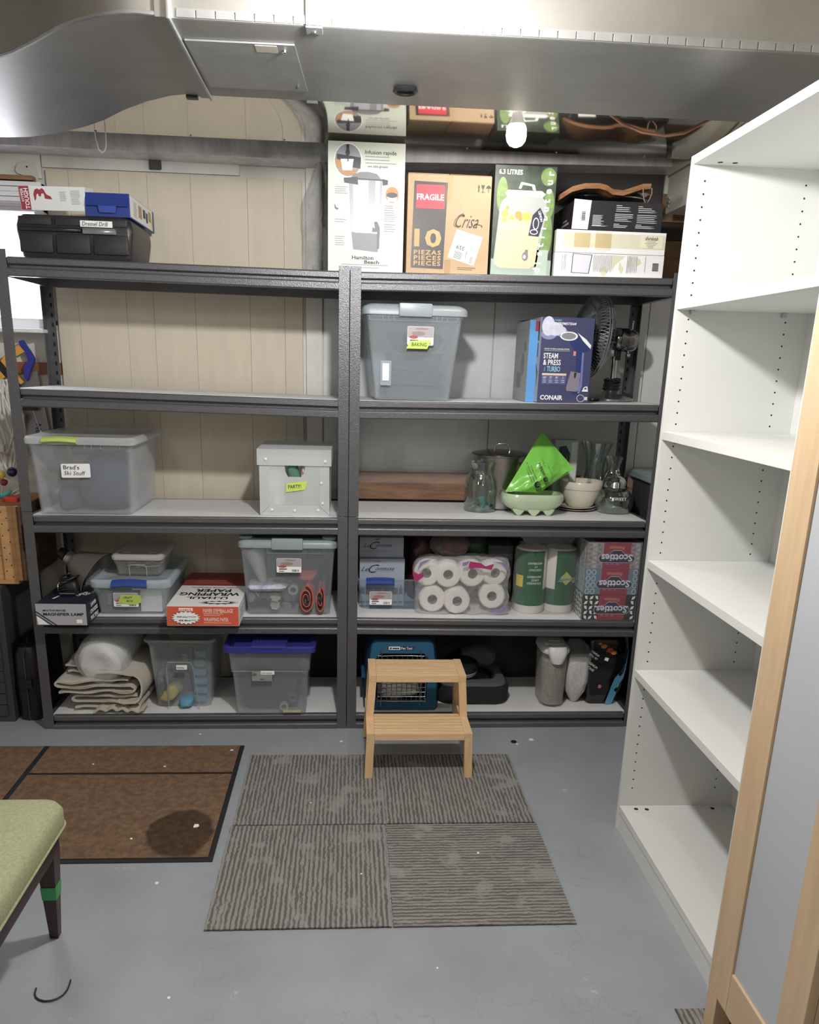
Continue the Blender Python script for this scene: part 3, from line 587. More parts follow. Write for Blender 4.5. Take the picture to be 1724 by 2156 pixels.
# ================================================================ TOP SHELF, RIGHT UNIT
PALE = P('pale sage carton', 'c3cac0', .45)
t = thing('coffee_urn_box', 'tall pale carton picturing a steel coffee urn, top shelf centre', 'box', (.055, .045, 1.8065), 0)
f = carton(t, .274, .255, .427, PALE); Ff = f['F']; S = .274/510  # 510 px wide in the close-up
def q(x, y): return ((x-275)*S, (1303-y)*S*.929)
def qs(l): return [q(*p) for p in l]
SIL = P('silver print', '8b8d98', .35); SIL2 = P('light silver print', 'aeb0ba', .35); DK = P('charcoal print', '2e2c30', .4); SKIN = P('tan print', 'b98858', .6); GR2 = P('mid grey print', '77777c', .45)
dec(t, 'picture_disc', WHITE, Ff, [EL(*q(408, 568), 92*S, 102*S)]); dec(t, 'picture_disc', SIL, Ff, [EL(*q(408, 568), 87*S, 97*S)], 1)
dec(t, 'picture', DK, Ff, [qs([(335, 530), (490, 548), (490, 620), (330, 600)])], 2); dec(t, 'picture', SKIN, Ff, [qs([(322, 560), (365, 572), (362, 625), (330, 618)]), qs([(345, 635), (478, 625), (455, 652), (405, 668), (365, 655)])], 3)
dec(t, 'picture', WHITE, Ff, [qs([(358, 562), (444, 560), (434, 632), (372, 634)])], 4); dec(t, 'picture', DK, Ff, [qs([(396, 470), (416, 468), (414, 500), (420, 520), (412, 545), (410, 578), (404, 578), (402, 545), (390, 520), (398, 500)])], 5)
dec(t, 'urn_lid_picture', GR2, Ff, [qs([(420, 690), (440, 658), (490, 640), (545, 638), (600, 650), (630, 685)])], 2); dec(t, 'urn_handle_picture', DK, Ff, [qs([(380, 682), (470, 672), (476, 724), (384, 712)]), qs([(636, 680), (674, 688), (672, 716), (640, 722)]), qs([(470, 682), (640, 684), (640, 692), (470, 690)])], 4)
dec(t, 'urn_body_picture', SIL, Ff, [qs([(416, 690), (636, 690), (628, 1042), (432, 1034)])], 2); dec(t, 'urn_body_picture', SIL2, Ff, [qs([(440, 692), (545, 692), (545, 1040), (450, 1038)]), qs([(590, 694), (620, 694), (612, 1040), (590, 1042)])], 3)
dec(t, 'urn_base_picture', GR2, Ff, [qs([(434, 1036), (626, 1044), (612, 1165), (446, 1150)])], 1); dec(t, 'urn_tap_picture', DK, Ff, [qs([(585, 962), (606, 960), (624, 1000), (622, 1140), (608, 1140), (606, 1030), (572, 1030), (574, 1000), (592, 1005)])], 4)
dec(t, 'picture_disc', SIL2, Ff, [EL(*q(363, 850), 46*S, 50*S)], 1); dec(t, 'picture', DK, Ff, [qs([(318, 850), (332, 878), (348, 880), (340, 892), (322, 882)])], 2)
dec(t, 'picture_disc', SKIN, Ff, [EL(*q(703, 780), 44*S, 49*S)], 1); dec(t, 'picture', DK, Ff, [EL(*q(702, 782), 36*S, 16*S)], 2); dec(t, 'picture', SIL2, Ff, [qs([(668, 796), (738, 796), (728, 826), (676, 826)])], 2)
txt(t, BLACK, Ff, [('Infusion rapide', *q(520, 532), .0225, {'w': 206*S, 'h': 34*S*.929}), ('une idée géniale!', *q(536, 608), .011, {}), ('Hamilton', *q(438, 1218), .0245, {'bold': .05, 'w': 146*S, 'h': 26*S*.929}), ('Beach', *q(522, 1246), .0245, {'bold': .05, 'w': 100*S, 'h': 25*S*.929})])
def qq(x, y, w_, n, dv, h=4, seed=1): a = q(x, y); return lines(a[0], a[1], w_*S, n, dv*S, h*S, seed)
dec(t, 'small_print', GREYP, Ff, qq(520, 542, 210, 3, 19, 5, 2)+qq(322, 742, 90, 4, 13)+qq(652, 856, 74, 5, 14, 5, 6)+qq(652, 928, 90, 3, 13)+qq(322, 956, 78, 2, 14)+qq(652, 980, 80, 4, 14, 5, 8)+qq(322, 1070, 70, 5, 13)+qq(366, 1256, 330, 1, 13)+qq(430, 1275, 200, 1, 12))
t = thing('stoneware_carton', 'brown cardboard carton marked FRAGILE in white on red', 'box', (.357, .06, 1.8105), .0)
f = carton(t, .304, .30, .333, CARD); Ff = f['F']; S = .304/530
def q(x, y): return ((x-778)*S, (1318-y)*S*.885)
dec(t, 'dark_panel', DK, Ff, [qs([(818, 708), (1030, 712), (1016, 1284), (808, 1280)])]); dec(t, 'red_label', P('bright red print', 'd8273c', .5), Ff, [qs([(838, 730), (1008, 730), (1012, 738), (1012, 878), (1006, 884), (836, 884), (832, 878), (832, 736)])], 1)
TANP = P('kraft print', 'c69c68', .7)
txt(t, WHITE, Ff, [('FRAGILE', *q(836, 830), .0225, {'bold': .05, 'w': 171*S, 'h': 40*S*.885})], 3)
txt(t, TANP, Ff, [('10', *q(826, 1140), .092, {'bold': .07, 'w': 174*S, 'h': 122*S*.885})]+[(a_, *q(826, y_), .019, {'bold': .06, 'sp': 1.2, 'w': 174*S, 'h': 31*S*.885}) for a_, y_ in (('PIEZAS', 1190), ('PIECES', 1227), ('PIECES', 1264))], 2)
txt(t, BLACK, Ff, [('Crisa', *q(1085, 1003), .044, {'sh': .6, 'w': 150*S, 'h': 90*S*.885}), ('.', *q(1248, 995), .044)])
G().tube([Ff @ Vector((*q(x, y), .0012)) for x, y in ((1090, 1000), (1076, 985), (1082, 955), (1110, 920), (1135, 908), (1140, 918), (1128, 932))], .0009, 5).o('logo_stroke', BLACK, t); G().tube([Ff @ Vector((*q(x, y), .0012)) for x, y in ((1200, 990), (1225, 975), (1258, 984))], .0009, 5).o('logo_stroke', BLACK, t)
dec(t, 'handling_symbol', BLACK, Ff, [qs([(1218, 735), (1226, 715), (1234, 735)]), qs([(1222, 735), (1230, 735), (1230, 765), (1222, 765)]), qs([(1240, 718), (1264, 718), (1258, 742), (1246, 742)]), qs([(1250, 742), (1254, 742), (1254, 762), (1250, 762)]), qs([(1244, 762), (1262, 762), (1262, 767), (1244, 767)]), qs([(1270, 740), (1278, 724), (1290, 718), (1300, 726), (1306, 740)]), qs([(1286, 740), (1290, 740), (1290, 766), (1286, 766)])])
lb = dec(t, 'shipping_label', WHITE, Ff, [qs([(1098, 1014), (1266, 1062), (1214, 1254), (1044, 1202)])], 1)
txt(lb, BLACK, Ff, [('359', *q(1155, 1130), .021, {'rot': 165, 'bold': .02}), ('3 44.444', *q(1160, 1215), .008, {'rot': 75, 'bold': .02})], 3)
dec(lb, 'barcode', BLACK, Ff @ Matrix.Translation((*q(1090, 1152), 0)) @ Matrix.Rotation(math.radians(-15), 4, 'Z'), [RC(0, .030, -.004-i*.0036, -.0023-i*.0036) for i in range(7)]+[RC(.062+i*.0022, .0632+i*.0022, -.028, -.004) for i in range(5)], 2)
dec(t, 'small_print', BLACK, Ff, lines(*q(1110, 1272), .07, 2, .006, .0016))
TAPE = CLR('clear packing tape', 'fbf7ec', .07, .12, 'e9e0cc', .3, 60)
G().loft([[(.0-.015, -.0012, y) for y in (.24, .2525, .285, .333)], [(.010, -.0016, y) for y in (.245, .262, .29, .333)]], False, False, False).o('packing_tape', TAPE, t)
G().bx(-.01, .012, -.0015, -.0005, .0, .05).o('packing_tape', TAPE, t)
G().loft([[(.0, .0, .3335), (.15, .004, .3335), (.15, .13, .349), (-.01, .12, .344)], [(.0, .0, .336), (.15, .004, .336), (.15, .13, .352), (-.01, .12, .347)]]).o('top_flap', P('torn cardboard edge', '9b6a4c', .85), t)
G().loft([[(-.151, .0, .3335), (-.004, .0, .3335), (-.004, .15, .336), (-.151, .15, .336)], [(-.151, .0, .3355), (-.004, .0, .3355), (-.004, .15, .338), (-.151, .15, .338)]]).o('top_flap', CARD, t)
t = thing('drink_dispenser_box', 'green carton picturing a glass lemonade dispenser, marked 6.3 LITRES', 'box', (.631, .055, 1.815), 0)
GRD = P('dark green photo print', '3a4a3c', .45, vary=.5, vs=11); f = carton(t, .226, .215, .369, GRD); Ff = f['F']; S = .226/395
def q(x, y): return ((x-1345+(y-1330)*-.055)*S, (1335-y)*S*.89)
GL1 = P('pale glass print', '9fa6a6', .4); LEM = P('lemonade print', 'bfbc98', .4); LIMEP = P('foliage print', '6f9048', .5, vary=.3, vs=30)
dec(t, 'blurred_foliage', LIMEP, Ff, [EL(.196, .335, .028, .03), EL(.03, .27, .02, .06), EL(.203, .245, .02, .05), EL(.2, .14, .022, .08)]); dec(t, 'table_print', P('grey green table print', '93a79c', .5), Ff, [RC(.001, .2255, .001, .055)])
dec(t, 'jar_picture', GL1, Ff, [qs([(1385, 790), (1400, 770), (1620, 770), (1645, 790), (1630, 815), (1655, 840), (1665, 900), (1640, 1270), (1600, 1298), (1400, 1298), (1355, 1270), (1362, 880), (1375, 840), (1400, 815)])], 1)
dec(t, 'jar_picture', P('glass highlight print', 'dfe3e4', .4), Ff, [qs([(1468, 758), (1480, 716), (1568, 732), (1580, 770), (1560, 765), (1552, 742), (1492, 734), (1484, 762)]), qs([(1385, 790), (1400, 772), (1620, 772), (1645, 790), (1630, 812), (1400, 812)])], 2)
dec(t, 'lemonade_picture', LEM, Ff, [qs([(1372, 960), (1640, 960), (1630, 1260), (1595, 1288), (1405, 1288), (1362, 1262)])], 2)
rr = random.Random(2)
dec(t, 'fruit_picture', P('lemon print', 'e2b02c', .4), Ff, [EL(*q(x, y), r_*S, r_*.8*S, 12) for x, y, r_ in ((1400, 925, 26), (1445, 950, 20), (1540, 940, 32), (1395, 965, 18))], 3); dec(t, 'fruit_picture', P('orange print', 'e08a3a', .4), Ff, [EL(*q(x, y), r_*S, r_*S, 12) for x, y, r_ in ((1485, 930, 22), (1410, 888, 12), (1500, 955, 14))], 4)
dec(t, 'tag_picture', P('navy tag print', '2a2b45', .5), Ff, [qs([(1620, 878), (1655, 935), (1632, 1070), (1565, 1065), (1578, 930)])], 4)
lg_ = dec(t, 'tag_emblem', WHITE, Ff, [EL(*q(1605, 985), 20*S, 36*S, 16), EL(*q(1598, 1040), 26*S, 16*S, 16)], 5); dec(lg_, 'tag_emblem', MATS['navy tag print'], Ff, [EL(*q(1605, 985), 15*S, 30*S, 16), EL(*q(1598, 1040), 21*S, 11*S, 16)], 6)
txt(t, WHITE, Ff, [('LEMON', *q(1610, 905), .011, {'rot': -72, 'bold': .03, 'w': .036, 'h': .009})], 6)
dec(t, 'tap_picture', GR2, Ff, [EL(*q(1560, 1205), 20*S, 26*S, 14), qs([(1555, 1160), (1575, 1160), (1575, 1200), (1555, 1200)])], 4); dec(t, 'tap_picture', WHITE, Ff, [EL(*q(1556, 1208), 9*S, 12*S, 12)], 5)
dec(t, 'white_stripe', P('sage stripe print', 'a5b8aa', .5), Ff, [RC(.164, .212, .002, .09)], 1)
txt(t, WHITE, Ff, [('6.3 LITRES', .014, .338, .0155, {'bold': .05, 'w': .086, 'h': .0165})]+[(c, .184+.03*i/11, 0.010+i*.0298, .036, {'rot': 90, 'bold': .06}) for i, c in enumerate('distributeur')], 3)
txt(t, BLACK, Ff, [], 3) if False else None
t = thing('leaf_print_carton', 'low white carton with leaf print and barcode, bottom of the stack at the right', 'box', (.966, .058, 1.8185), 0)
W2 = P('white glossy carton', 'e9e9ec', .4); f = carton(t, .416, .33, .083, W2); Ff = f['F']; S = .416/725
def q(x, y): return ((x-495)*S, (1253-y)*S*.90)
dec(t, 'leaf_print', P('pale leaf print', 'cfd2b6', .5), Ff, [qs([(870, 1100), (960, 1105), (900, 1160), (880, 1210), (868, 1160)]), qs([(925, 1145), (955, 1190), (942, 1228), (920, 1190)]), qs([(985, 1100), (1010, 1110), (1000, 1170), (975, 1190)]), qs([(1030, 1110), (1060, 1120), (1070, 1150), (1040, 1170)]), qs([(800, 1190), (830, 1180), (850, 1220), (830, 1245), (805, 1240)])])
dec(t, 'table_frame', BLACK, Ff, [qs([(615, 1098), (740, 1102), (738, 1105), (615, 1101)]), qs([(610, 1225), (726, 1228), (726, 1231), (610, 1228)]), qs([(612, 1098), (616, 1098), (613, 1228), (609, 1228)]), qs([(737, 1102), (741, 1102), (727, 1230), (723, 1230)])], 1); dec(t, 'table_print', P('pale lilac print', 'd3d3e4', .5), Ff, [qs([(618, 1104), (735, 1106), (722, 1226), (614, 1224)])])
dec(t, 'small_print', GREYP, Ff, [qs([(x, 1100+rr.random()*12), (x+3, 1100), (x+3, 1215), (x, 1225-rr.random()*30)]) for x in list(range(752, 870, 9))+list(range(975, 1040, 9))+[545, 558, 566, 1095]], 1)
dec(t, 'barcode', BLACK, Ff, [qs([(1146, y), (1186, y), (1186, y+h), (1146, y+h)]) for y, h in ((1146, 6), (1154, 3), (1159, 4), (1165, 3), (1170, 2), (1174, 4), (1180, 3), (1185, 2), (1189, 4), (1195, 3))], 1)
t = thing('giftware_carton', 'cream and white carton with taped lid, second in the stack at the right', 'box', (.965, .055, 1.902), 0)
f = carton(t, .414, .33, .077, P('cream carton', 'd8d2b8', .5)); Ff = f['F']; S = .414/735
def q(x, y): return ((x-495)*S, (1100-y)*S*.93)
dec(t, 'white_band', W2, Ff, [RC(.0, .413, .0, .018), RC(.0, .413, .067, .0765), RC(0, .025, .018, .067)]); dec(t, 'cream_sticker', P('cream sticker', 'e4dfc2', .5), Ff, [qs([(1060, 975), (1212, 978), (1210, 1060), (1055, 1056)])], 1)
txt(t, BLACK, Ff, [('shiraleah', *q(1090, 1005), .0165, {'w': 86*S, 'h': 24*S})], 3); dec(t, 'small_print', GREYP, Ff, [qs([(1090+a, y), (1090+b, y), (1090+b, y+3), (1090+a, y+3)]) for y, a, b in ((1012, 14, 72), (1022, 0, 86), (1032, 12, 74), (1042, 16, 60), (1051, 22, 56))], 3)
for x in (.04, .12): G().bx(x-.18, x-.12, -.0012, -.0004, .01, .072).o('packing_tape', TAPE, t)
G().loft([[(.2075, .01, .01), (.2085, .05, .02), (.218, .06, .03), (.209, .02, .068)], [(.2095, .01, .01), (.2105, .05, .02), (.220, .06, .03), (.211, .02, .068)]]).o('torn_flap', P('torn kraft edge', 'c39a77', .8), t)
t = thing('black_gift_box', 'black carton with white barcode end panel, third in the stack at the right', 'box', (.983, .058, 1.9805), 0)
BKC = P('black carton', '232328', .45); f = carton(t, .334, .31, .10, BKC); Ff = f['F']; S = .334/585
def q(x, y): return ((x-628)*S, (945-y)*S*.90)
dec(t, 'white_end_panel', W2, Ff, [qs([(628, 745), (740, 752), (728, 942), (622, 942)])]); dec(t, 'barcode', BLACK, Ff, [qs([(682, y), (706, y), (706, y+h), (682, y+h)]) for y, h in ((826, 4), (833, 3), (838, 5), (846, 3), (851, 4), (857, 2), (861, 5), (868, 3), (873, 4), (880, 4))], 1)
LP = P('pale print', 'c4c4c8', .5)
def ql(x, y, w_, n, dy, seed): r2 = random.Random(seed); return [qs([(x, y+i*dy), (x+w_*(1-.4*r2.random()), y+i*dy), (x+w_*(1-.4*r2.random()), y+i*dy+4), (x, y+i*dy+4)]) for i in range(n)]
dec(t, 'small_print', LP, Ff, ql(755, 846, 76, 8, 9, 1)+ql(752, 914, 118, 1, 9, 1)+ql(905, 776, 60, 1, 9, 2)+ql(905, 788, 104, 3, 12, 3)+ql(900, 832, 128, 5, 11, 4)+ql(896, 898, 40, 1, 9, 4)+ql(896, 908, 126, 2, 10, 5)+ql(1050, 778, 40, 1, 9, 5)+ql(1050, 790, 128, 3, 12, 6)+ql(1046, 834, 140, 5, 12, 7)+ql(1042, 898, 40, 1, 9, 4)+ql(1040, 908, 140, 2, 10, 8))
dec(t, 'dark_side', P('aubergine print', '2c2027', .45), f['L'], [RC(.001, .309, .001, .099)]); dec(t, 'small_print', GREYP, f['L'], lines(.16, .04, .06, 1, .01, .006)+lines(.14, .026, .11, 1, .01, .008), 1)
t = thing('serving_board', 'wavy wooden serving board with a cord loop, on the black carton', 'board', (.93, .075, 2.0815), 0)
pts = [(-.165, -.012), (-.12, .016), (-.075, .028), (-.02, .030), (.008, .024), (.03, .012), (.07, .010), (.10, .020), (.14, .034), (.172, .036)]
ACA = P('acacia wood', 'a0703f', .45, vary=.35, vs=7, stretch=(1, 6, 6), col2='6e3f22')
NS = 10; g = G()
g.loft([[(x, yy, .012+z+o) for x, z in pts] for yy, o in ((0, 0), (.22, .0))]+[[(x, yy, .012+z+o) for x, z in pts] for yy, o in ((.22, .018), (0, .018))]+[[(x, 0, .012+z) for x, z in pts]], False, False, False)
for k in (0, -1):
    x, z = pts[k]; vs = [g.b.verts.new((x, yy, .012+z+o)) for yy, o in ((0, 0), (.22, 0), (.22, .018), (0, .018))]; g.fc(vs)
bmesh.ops.remove_doubles(g.b, verts=g.b.verts[:], dist=1e-5); g.s_().o('wooden_board', ACA, t)
G().tube([(.142, -.002, .05), (.142, -.008, .03), (.147, -.008, .01), (.156, -.009, -.006), (.166, -.008, .008), (.174, -.008, .03), (.175, -.002, .05)], .0018, 6).s_().o('cord_loop', P('tan cord', 'a0785f', .8), t)
for i, (y, x, w_, zz) in enumerate(((.12, .965, .36, 2.0865), (.13, .975, .375, 2.0965))):
    t = thing('glass_platter', ('lower' if i == 0 else 'upper')+' of the two clear oval platters behind the wooden board', 'platter', (x, y+.13, zz), 0, 'clear oval platters')
    G().rb([(0, w_*.55, .15, .07), (.002, w_*.6, .17, .08), (.014+.006*i, w_*.92, .235, .11), (.022+.01*i, w_, .25, .12), (.026+.01*i, w_, .25, .12), (.016+.006*i, w_*.9, .225, .105), (.006, w_*.58, .15, .07)], 8, True, True).s_().o('dish', GLS('thick clear glass', 'dfe8ea', 0, 40, .16), t)
t = thing('plastic_wrap_sheet', 'crinkled clear plastic sheet hanging on the wall left of the coffee urn carton', 'plastic sheet', (-.112, .40, 1.815), 0)
g = G(); L = []
for j in range(19):
    z = j*.0235; wdt = .022+.055*min(1, (18-j)/6)
    L.append([(-wdt+(wdt*2)*i/10+.008*noise.noise(Vector((i*.6, j*.5, 2))), .028*noise.noise(Vector((i*.8, j*.7, 9)))+.018*math.sin(i*1.4+j*.4), z) for i in range(11)])
g.loft(L, False, False, False).s_().o('film', CLR('wrinkled grey film', 'f4f4f4', .28, .12, 'd4d4d4', .9, 30), t)

# ================================================================ SHELF 2, RIGHT
def bin_body(root, mat, h, w0, d0, w1, d1, r, yc, t_=.0028, z0=0):
    L = [(z0, w0-.02, d0-.02, r), (z0+.006, w0, d0, r), (z0+h-.02, w1, d1, r+.004), (z0+h-.019, w1+.008, d1+.008, r+.006), (z0+h, w1+.009, d1+.009, r+.006), (z0+h, w1-.004, d1-.004, r), (z0+.009, w0-2*t_-.003, d0-2*t_-.003, r-.002), (z0+.004, w0-.03, d0-.03, r)]
    return G().rb(L, 5, True, True, 0, yc).s_().o('bin_body', mat, root)
def ribs(root, mat, xs, z0, z1, y):
    g = G()
    for x in xs: g.bx(x-.0012, x+.0012, y-.006, y, z0, z1)
    g.bx(min(xs), max(xs), y-.005, y-.003, z0-.0012, z0); return g.o('rim_ribs', mat, root, None, True)
def card(root, x, z, w_, h, y, pic='9a7f84'):
    l = G().rb([(0, w_, h, .004), (.0006, w_, h, .004)], 3).tf(Matrix.Translation((x, y, z)) @ Matrix.Rotation(PI/2, 4, 'X')).o('product_card', WHITE, root)
    Fc = fr((x-w_/2, y-.0006, z-h/2), (1, 0, 0), (0, 0, 1))
    dec(l, 'card_picture', P('grey card picture', 'a9a3a8', .5), Fc, [RC(.001, w_-.001, h*.42, h-.001)]); dec(l, 'card_picture', P('card picture '+pic, pic, .5), Fc, [EL(w_*.42, h*.62, w_*.26, h*.12, 14), EL(w_*.55, h*.88, w_*.25, h*.05, 14)], 1)
    dec(l, 'card_badge', P('red badge', 'b8454c', .5), Fc, [EL(w_*.24, h*.43, w_*.17, h*.085, 14)], 2); dec(l, 'card_print', BLACK, Fc, [RC(w_*.1, w_*.42, h*.22, h*.28), RC(w_*.1, w_*.3, h*.08, h*.12)]+barcode(w_*.62, h*.06, w_*.28, h*.17, 8), 1)
    return l
GREYL = P('slate blue grey lid plastic', '8b979f', .38)
def grey_lid(root, w_, d_, z, yc, hgt=.036):
    l = G().rb([(z-.006, w_-.03, d_-.03, .02), (z-.004, w_, d_, .03), (z+.014, w_, d_, .03), (z+hgt-.012, w_-.012, d_-.012, .03), (z+hgt-.002, w_-.05, d_-.04, .03), (z+hgt-.004, w_-.1, d_-.08, .03), (z+hgt-.014, w_-.11, d_-.09, .03)], 5, True, True, 0, yc).s_().o('lid', GREYL, root, 'slate grey lid')
    y = yc-d_/2
    G().bx(-.062, .062, y-.008, y+.03, z-.010, z+hgt+.002, .007).s_().o('latch_handle', P('grey latch plastic', '93a0a7', .35), root)
    return l
CBIN = CLR('blue tinted clear plastic', 'f6f9fb', .15, .18, 'e6eff8')
t = thing('storage_bin', 'clear tall bin with grey lid and lime BAKING tape on the second shelf', 'storage bin', (.242, .005, SZ(1, .24)+.001), .02)
bin_body(t, CBIN, .318, .285, .36, .355, .41, .018, .21); grey_lid(t, .396, .43, .312, .212)
ribs(t, CBIN, [-.17, -.12, -.10, -.08, .08, .10, .12, .16], .288, .305, .005)
card(t, .02, .236, .098, .066, -.0055)
tp = G().prism([(-.032, .190), (.046, .190), (.062, .222), (-.018, .218)], fr((0, -.0068, 0), (1, 0, 0), (0, 0, 1)), .0006).o('masking_tape', LIME, t); txt(tp, INK, fr((-.012, -.0075, .199), (1, 0, 0), (0, 0, 1)), [('BAKING', 0, 0, .0155, {'sh': .1, 'w': .056, 'h': .013})])
s_ = G().bx(-.125, -.085, .012, .0135, .055, .145).o('side_sticker', CLR('clear sticker film', 'e8eef2', .3), t); G().bx(-.118, -.093, .0102, .0118, .072, .135, .001).o('paper_sticker', WHITE, s_)
PAN = P('dark blue grey bakeware', '3f4c5c', .4, .2)
for (x, z, wx, dx_, h, lab) in ((.24, .010, .235, .28, .042, 'lowest'), (.245, .058, .24, .28, .05, 'middle'), (.25, .115, .22, .26, .06, 'upper')):
    k = thing('baking_pan', lab+' dark rectangular baking pan inside the BAKING bin', 'baking pan', (x, .215, SZ(1, .24)+z), 0, 'pans in the baking bin')
    G().rb([(0, wx-.03, dx_-.03, .02), (h-.003, wx-.012, dx_-.012, .02), (h-.003, wx, dx_, .022), (h, wx, dx_, .022), (h, wx-.014, dx_-.014, .02), (.002, wx-.034, dx_-.034, .02)], 4).s_().o('pan_body', PAN, k)
k = thing('mixing_bowl', 'dark wide round bowl tilted on the pans inside the BAKING bin', 'bowl', (.255, .20, SZ(1, .24)+.177), 0, None, (math.radians(18), 0, 0))
G().lathe([(.04, 0), (.06, .004), (.10, .035), (.112, .06), (.114, .06), (.101, .034), (.06, .006), (.002, .005)], n=28).s_().o('bowl_body', P('navy grey enamel', '35414f', .3), k)
# steamer boxes
t = thing('grey_appliance_box', 'grey carton with bright blue front edge behind the navy steamer box', 'box', (.742, .10, SZ(1, .70)+.001), math.radians(0))
f = carton(t, .10, .26, .306, P('blue grey carton', '9a9da2', .5, vary=.06, vs=14))
dec(t, 'blue_panel', P('sky blue print', '4a9be0', .45), f['F'], [RC(.0, .06, .0, .305)]); dec(t, 'red_patch', P('crimson print', 'a3263a', .5), f['F'], [RC(.022, .05, .265, .304)], 1)
dec(t, 'product_picture', P('faint grey picture', '77797f', .5), f['L'], [EL(.20, .21, .02, .02, 16), RC(.06, .15, .05, .11), EL(.17, .14, .03, .045, 14)]); G().loft([[(-.05, .02, .3065), (.05, .02, .3065), (.05, .24, .3065), (-.05, .24, .312)], [(-.05, .02, .308), (.05, .02, .308), (.05, .24, .308), (-.05, .24, .3135)]]).o('top_flap', DK, t)
t = thing('steamer_box', 'navy carton picturing a handheld garment steamer, reading STEAM & PRESS', 'box', (.830, .055, SZ(1, .83)+.001), math.radians(2.0))
NAVY = P('navy print carton', '414570', .45); f = carton(t, .205, .15, .315, NAVY); Ff = f['F']; S = .205/860
def q(x, y): return ((x-680-(1790-y)*.052)*S*1.04, (1795-y)*S*.885)
dec(t, 'grey_side', P('silver side print', 'a5a8b4', .5), f['L'], [RC(.001, .149, .001, .314)]); dec(t, 'side_picture', DK, f['L'], [RC(.105, .125, .23, .30), RC(.108, .12, .17, .22), EL(.05, .1, .02, .018, 10), [(.09, .16), (.13, .11), (.125, .06), (.12, .1)]], 1); dec(t, 'side_print', P('violet grey print', '7b7e96', .5), f['L'], lines(.02, .29, .06, 12, .007, .0025)+lines(.02, .05, .08, 6, .007, .0025)+lines(.02, .18, .05, 5, .008, .0025), 1)
STM = P('steam cloud print', 'd5d5ea', .5, vary=.1, vs=60); STM2 = P('violet steam print', '8f8fc0', .5)
dec(t, 'steam_picture', STM2, Ff, [EL(*q(860, 600), 130*S, 80*S, 14), EL(*q(1060, 560), 100*S, 70*S, 14)], 1); dec(t, 'steam_picture', STM, Ff, [EL(*q(850, 460), 105*S, 150*S, 16), EL(*q(960, 510), 140*S, 100*S, 16), EL(*q(1070, 520), 60*S, 50*S, 12)], 2)
SB = P('steamer blue print', '6f7fc0', .35); SBD = P('steamer navy print', '2b3a78', .35)
dec(t, 'steamer_picture', SBD, Ff, [qs([(1310, 560), (1450, 700), (1530, 800), (1500, 860), (1400, 890), (1410, 1200), (1380, 1560), (1330, 1640), (1240, 1630), (1300, 1250), (1290, 900), (1200, 760), (1180, 690)])], 1)
dec(t, 'steamer_picture', WHITE, Ff, [EL(*q(1175, 622), 145*S, 70*S, 22), qs([(1310, 560), (1450, 670), (1530, 770), (1520, 830), (1480, 790), (1400, 700)])], 3); dec(t, 'steamer_picture', SIL, Ff, [EL(*q(1170, 620), 118*S, 52*S, 22)], 4)
dec(t, 'steamer_picture', SB, Ff, [qs([(1390, 900), (1420, 900), (1400, 1500), (1360, 1620), (1330, 1620), (1370, 1400)])], 2); dec(t, 'water_tank_picture', P('mauve tank print', '8c8296', .4), Ff, [qs([(1215, 1230), (1370, 1260), (1350, 1560), (1310, 1590), (1150, 1580), (1145, 1520)])], 4); dec(t, 'water_tank_picture', DK, Ff, [qs([(1270, 1250), (1310, 1260), (1290, 1350), (1265, 1340)])], 5)
dec(t, 'switch_picture', P('salmon print', 'e08a7a', .5), Ff, [RC(q(1290, 0)[0]+.002, q(1330, 0)[0]+.002, q(0, 960)[1], q(0, 880)[1])], 4)
dec(t, 'print_block', P('lavender block print', '5a5f96', .5), Ff, [qs([(755, 1318), (1145, 1318), (1130, 1468), (745, 1468)])], 1); [dec(t, 'cream_strip', P('cream print', 'e6d3b0', .5), Ff, [qs(z_)], 2) for z_ in ([(760, 1275), (1148, 1275), (1142, 1312), (758, 1312)], [(1450, 1680), (1492, 1680), (1490, 1738), (1446, 1738)])]
txt(t, WHITE, Ff, [('STEAM', *q(775, 1018), .028, {'w': 238*S, 'h': 86*S, 'bold': .045}), ('& PRESS', *q(770, 1132), .028, {'w': 290*S, 'h': 86*S, 'bold': .045}), ('CONAIR', *q(728, 1747), .0245, {'w': 375*S, 'h': 76*S, 'bold': .07}), ('EXTREMESTEAM', *q(935, 434), .013, {'sh': .3, 'w': 365*S, 'h': 40*S, 'bold': .04}), ('THE MOST POWERFUL HANDHELD STEAMER', *q(785, 864), .0075, {'w': 415*S, 'h': 24*S, 'sh': .2}), ("100\u00b0", *q(765, 1370), .012, {'sx': .7}), ("75\u00b0", *q(872, 1370), .012, {'sx': .7}), ("70\u00b0", *q(968, 1370), .012, {'sx': .7}), ('5', *q(1082, 1370), .012, {'sx': .8})], 4)
txt(t, P('aqua print', '8fd0e8', .5), Ff, [('TURBO', *q(828, 1246), .028, {'w': 222*S, 'h': 84*S, 'bold': .045}), ('TURBO', *q(935, 372), .009, {'sh': .3, 'bold': .02}), ('WITH', *q(805, 1245), .0075, {'rot': 90, 'sx': .9})], 4)
dec(t, 'small_print', LP, Ff, [qs([(785, 875), (1195, 877), (1195, 884), (785, 882)])]+[qs([(x, y), (x+50, y), (x+50, y+12), (x, y+12)]) for x in (770, 865, 965, 1065) for y in (1392, 1425)], 3)
g = G(); c = [(Ff @ Vector((*q(1382+60*math.cos(a), 1708+62*math.sin(a)), .0015))) for a in [i*PI/10 for i in range(20)]]; g.tube(c, .0009, 4, True).o('round_seal', WHITE, t)
dec(t, 'iron_symbol', WHITE, Ff, [qs([(1410, 1560), (1430, 1510), (1470, 1490), (1490, 1495), (1500, 1585), (1400, 1585)])], 2); dec(t, 'iron_symbol', NAVY, Ff, [qs([(1432, 1545), (1445, 1520), (1472, 1512), (1478, 1545)])], 3)
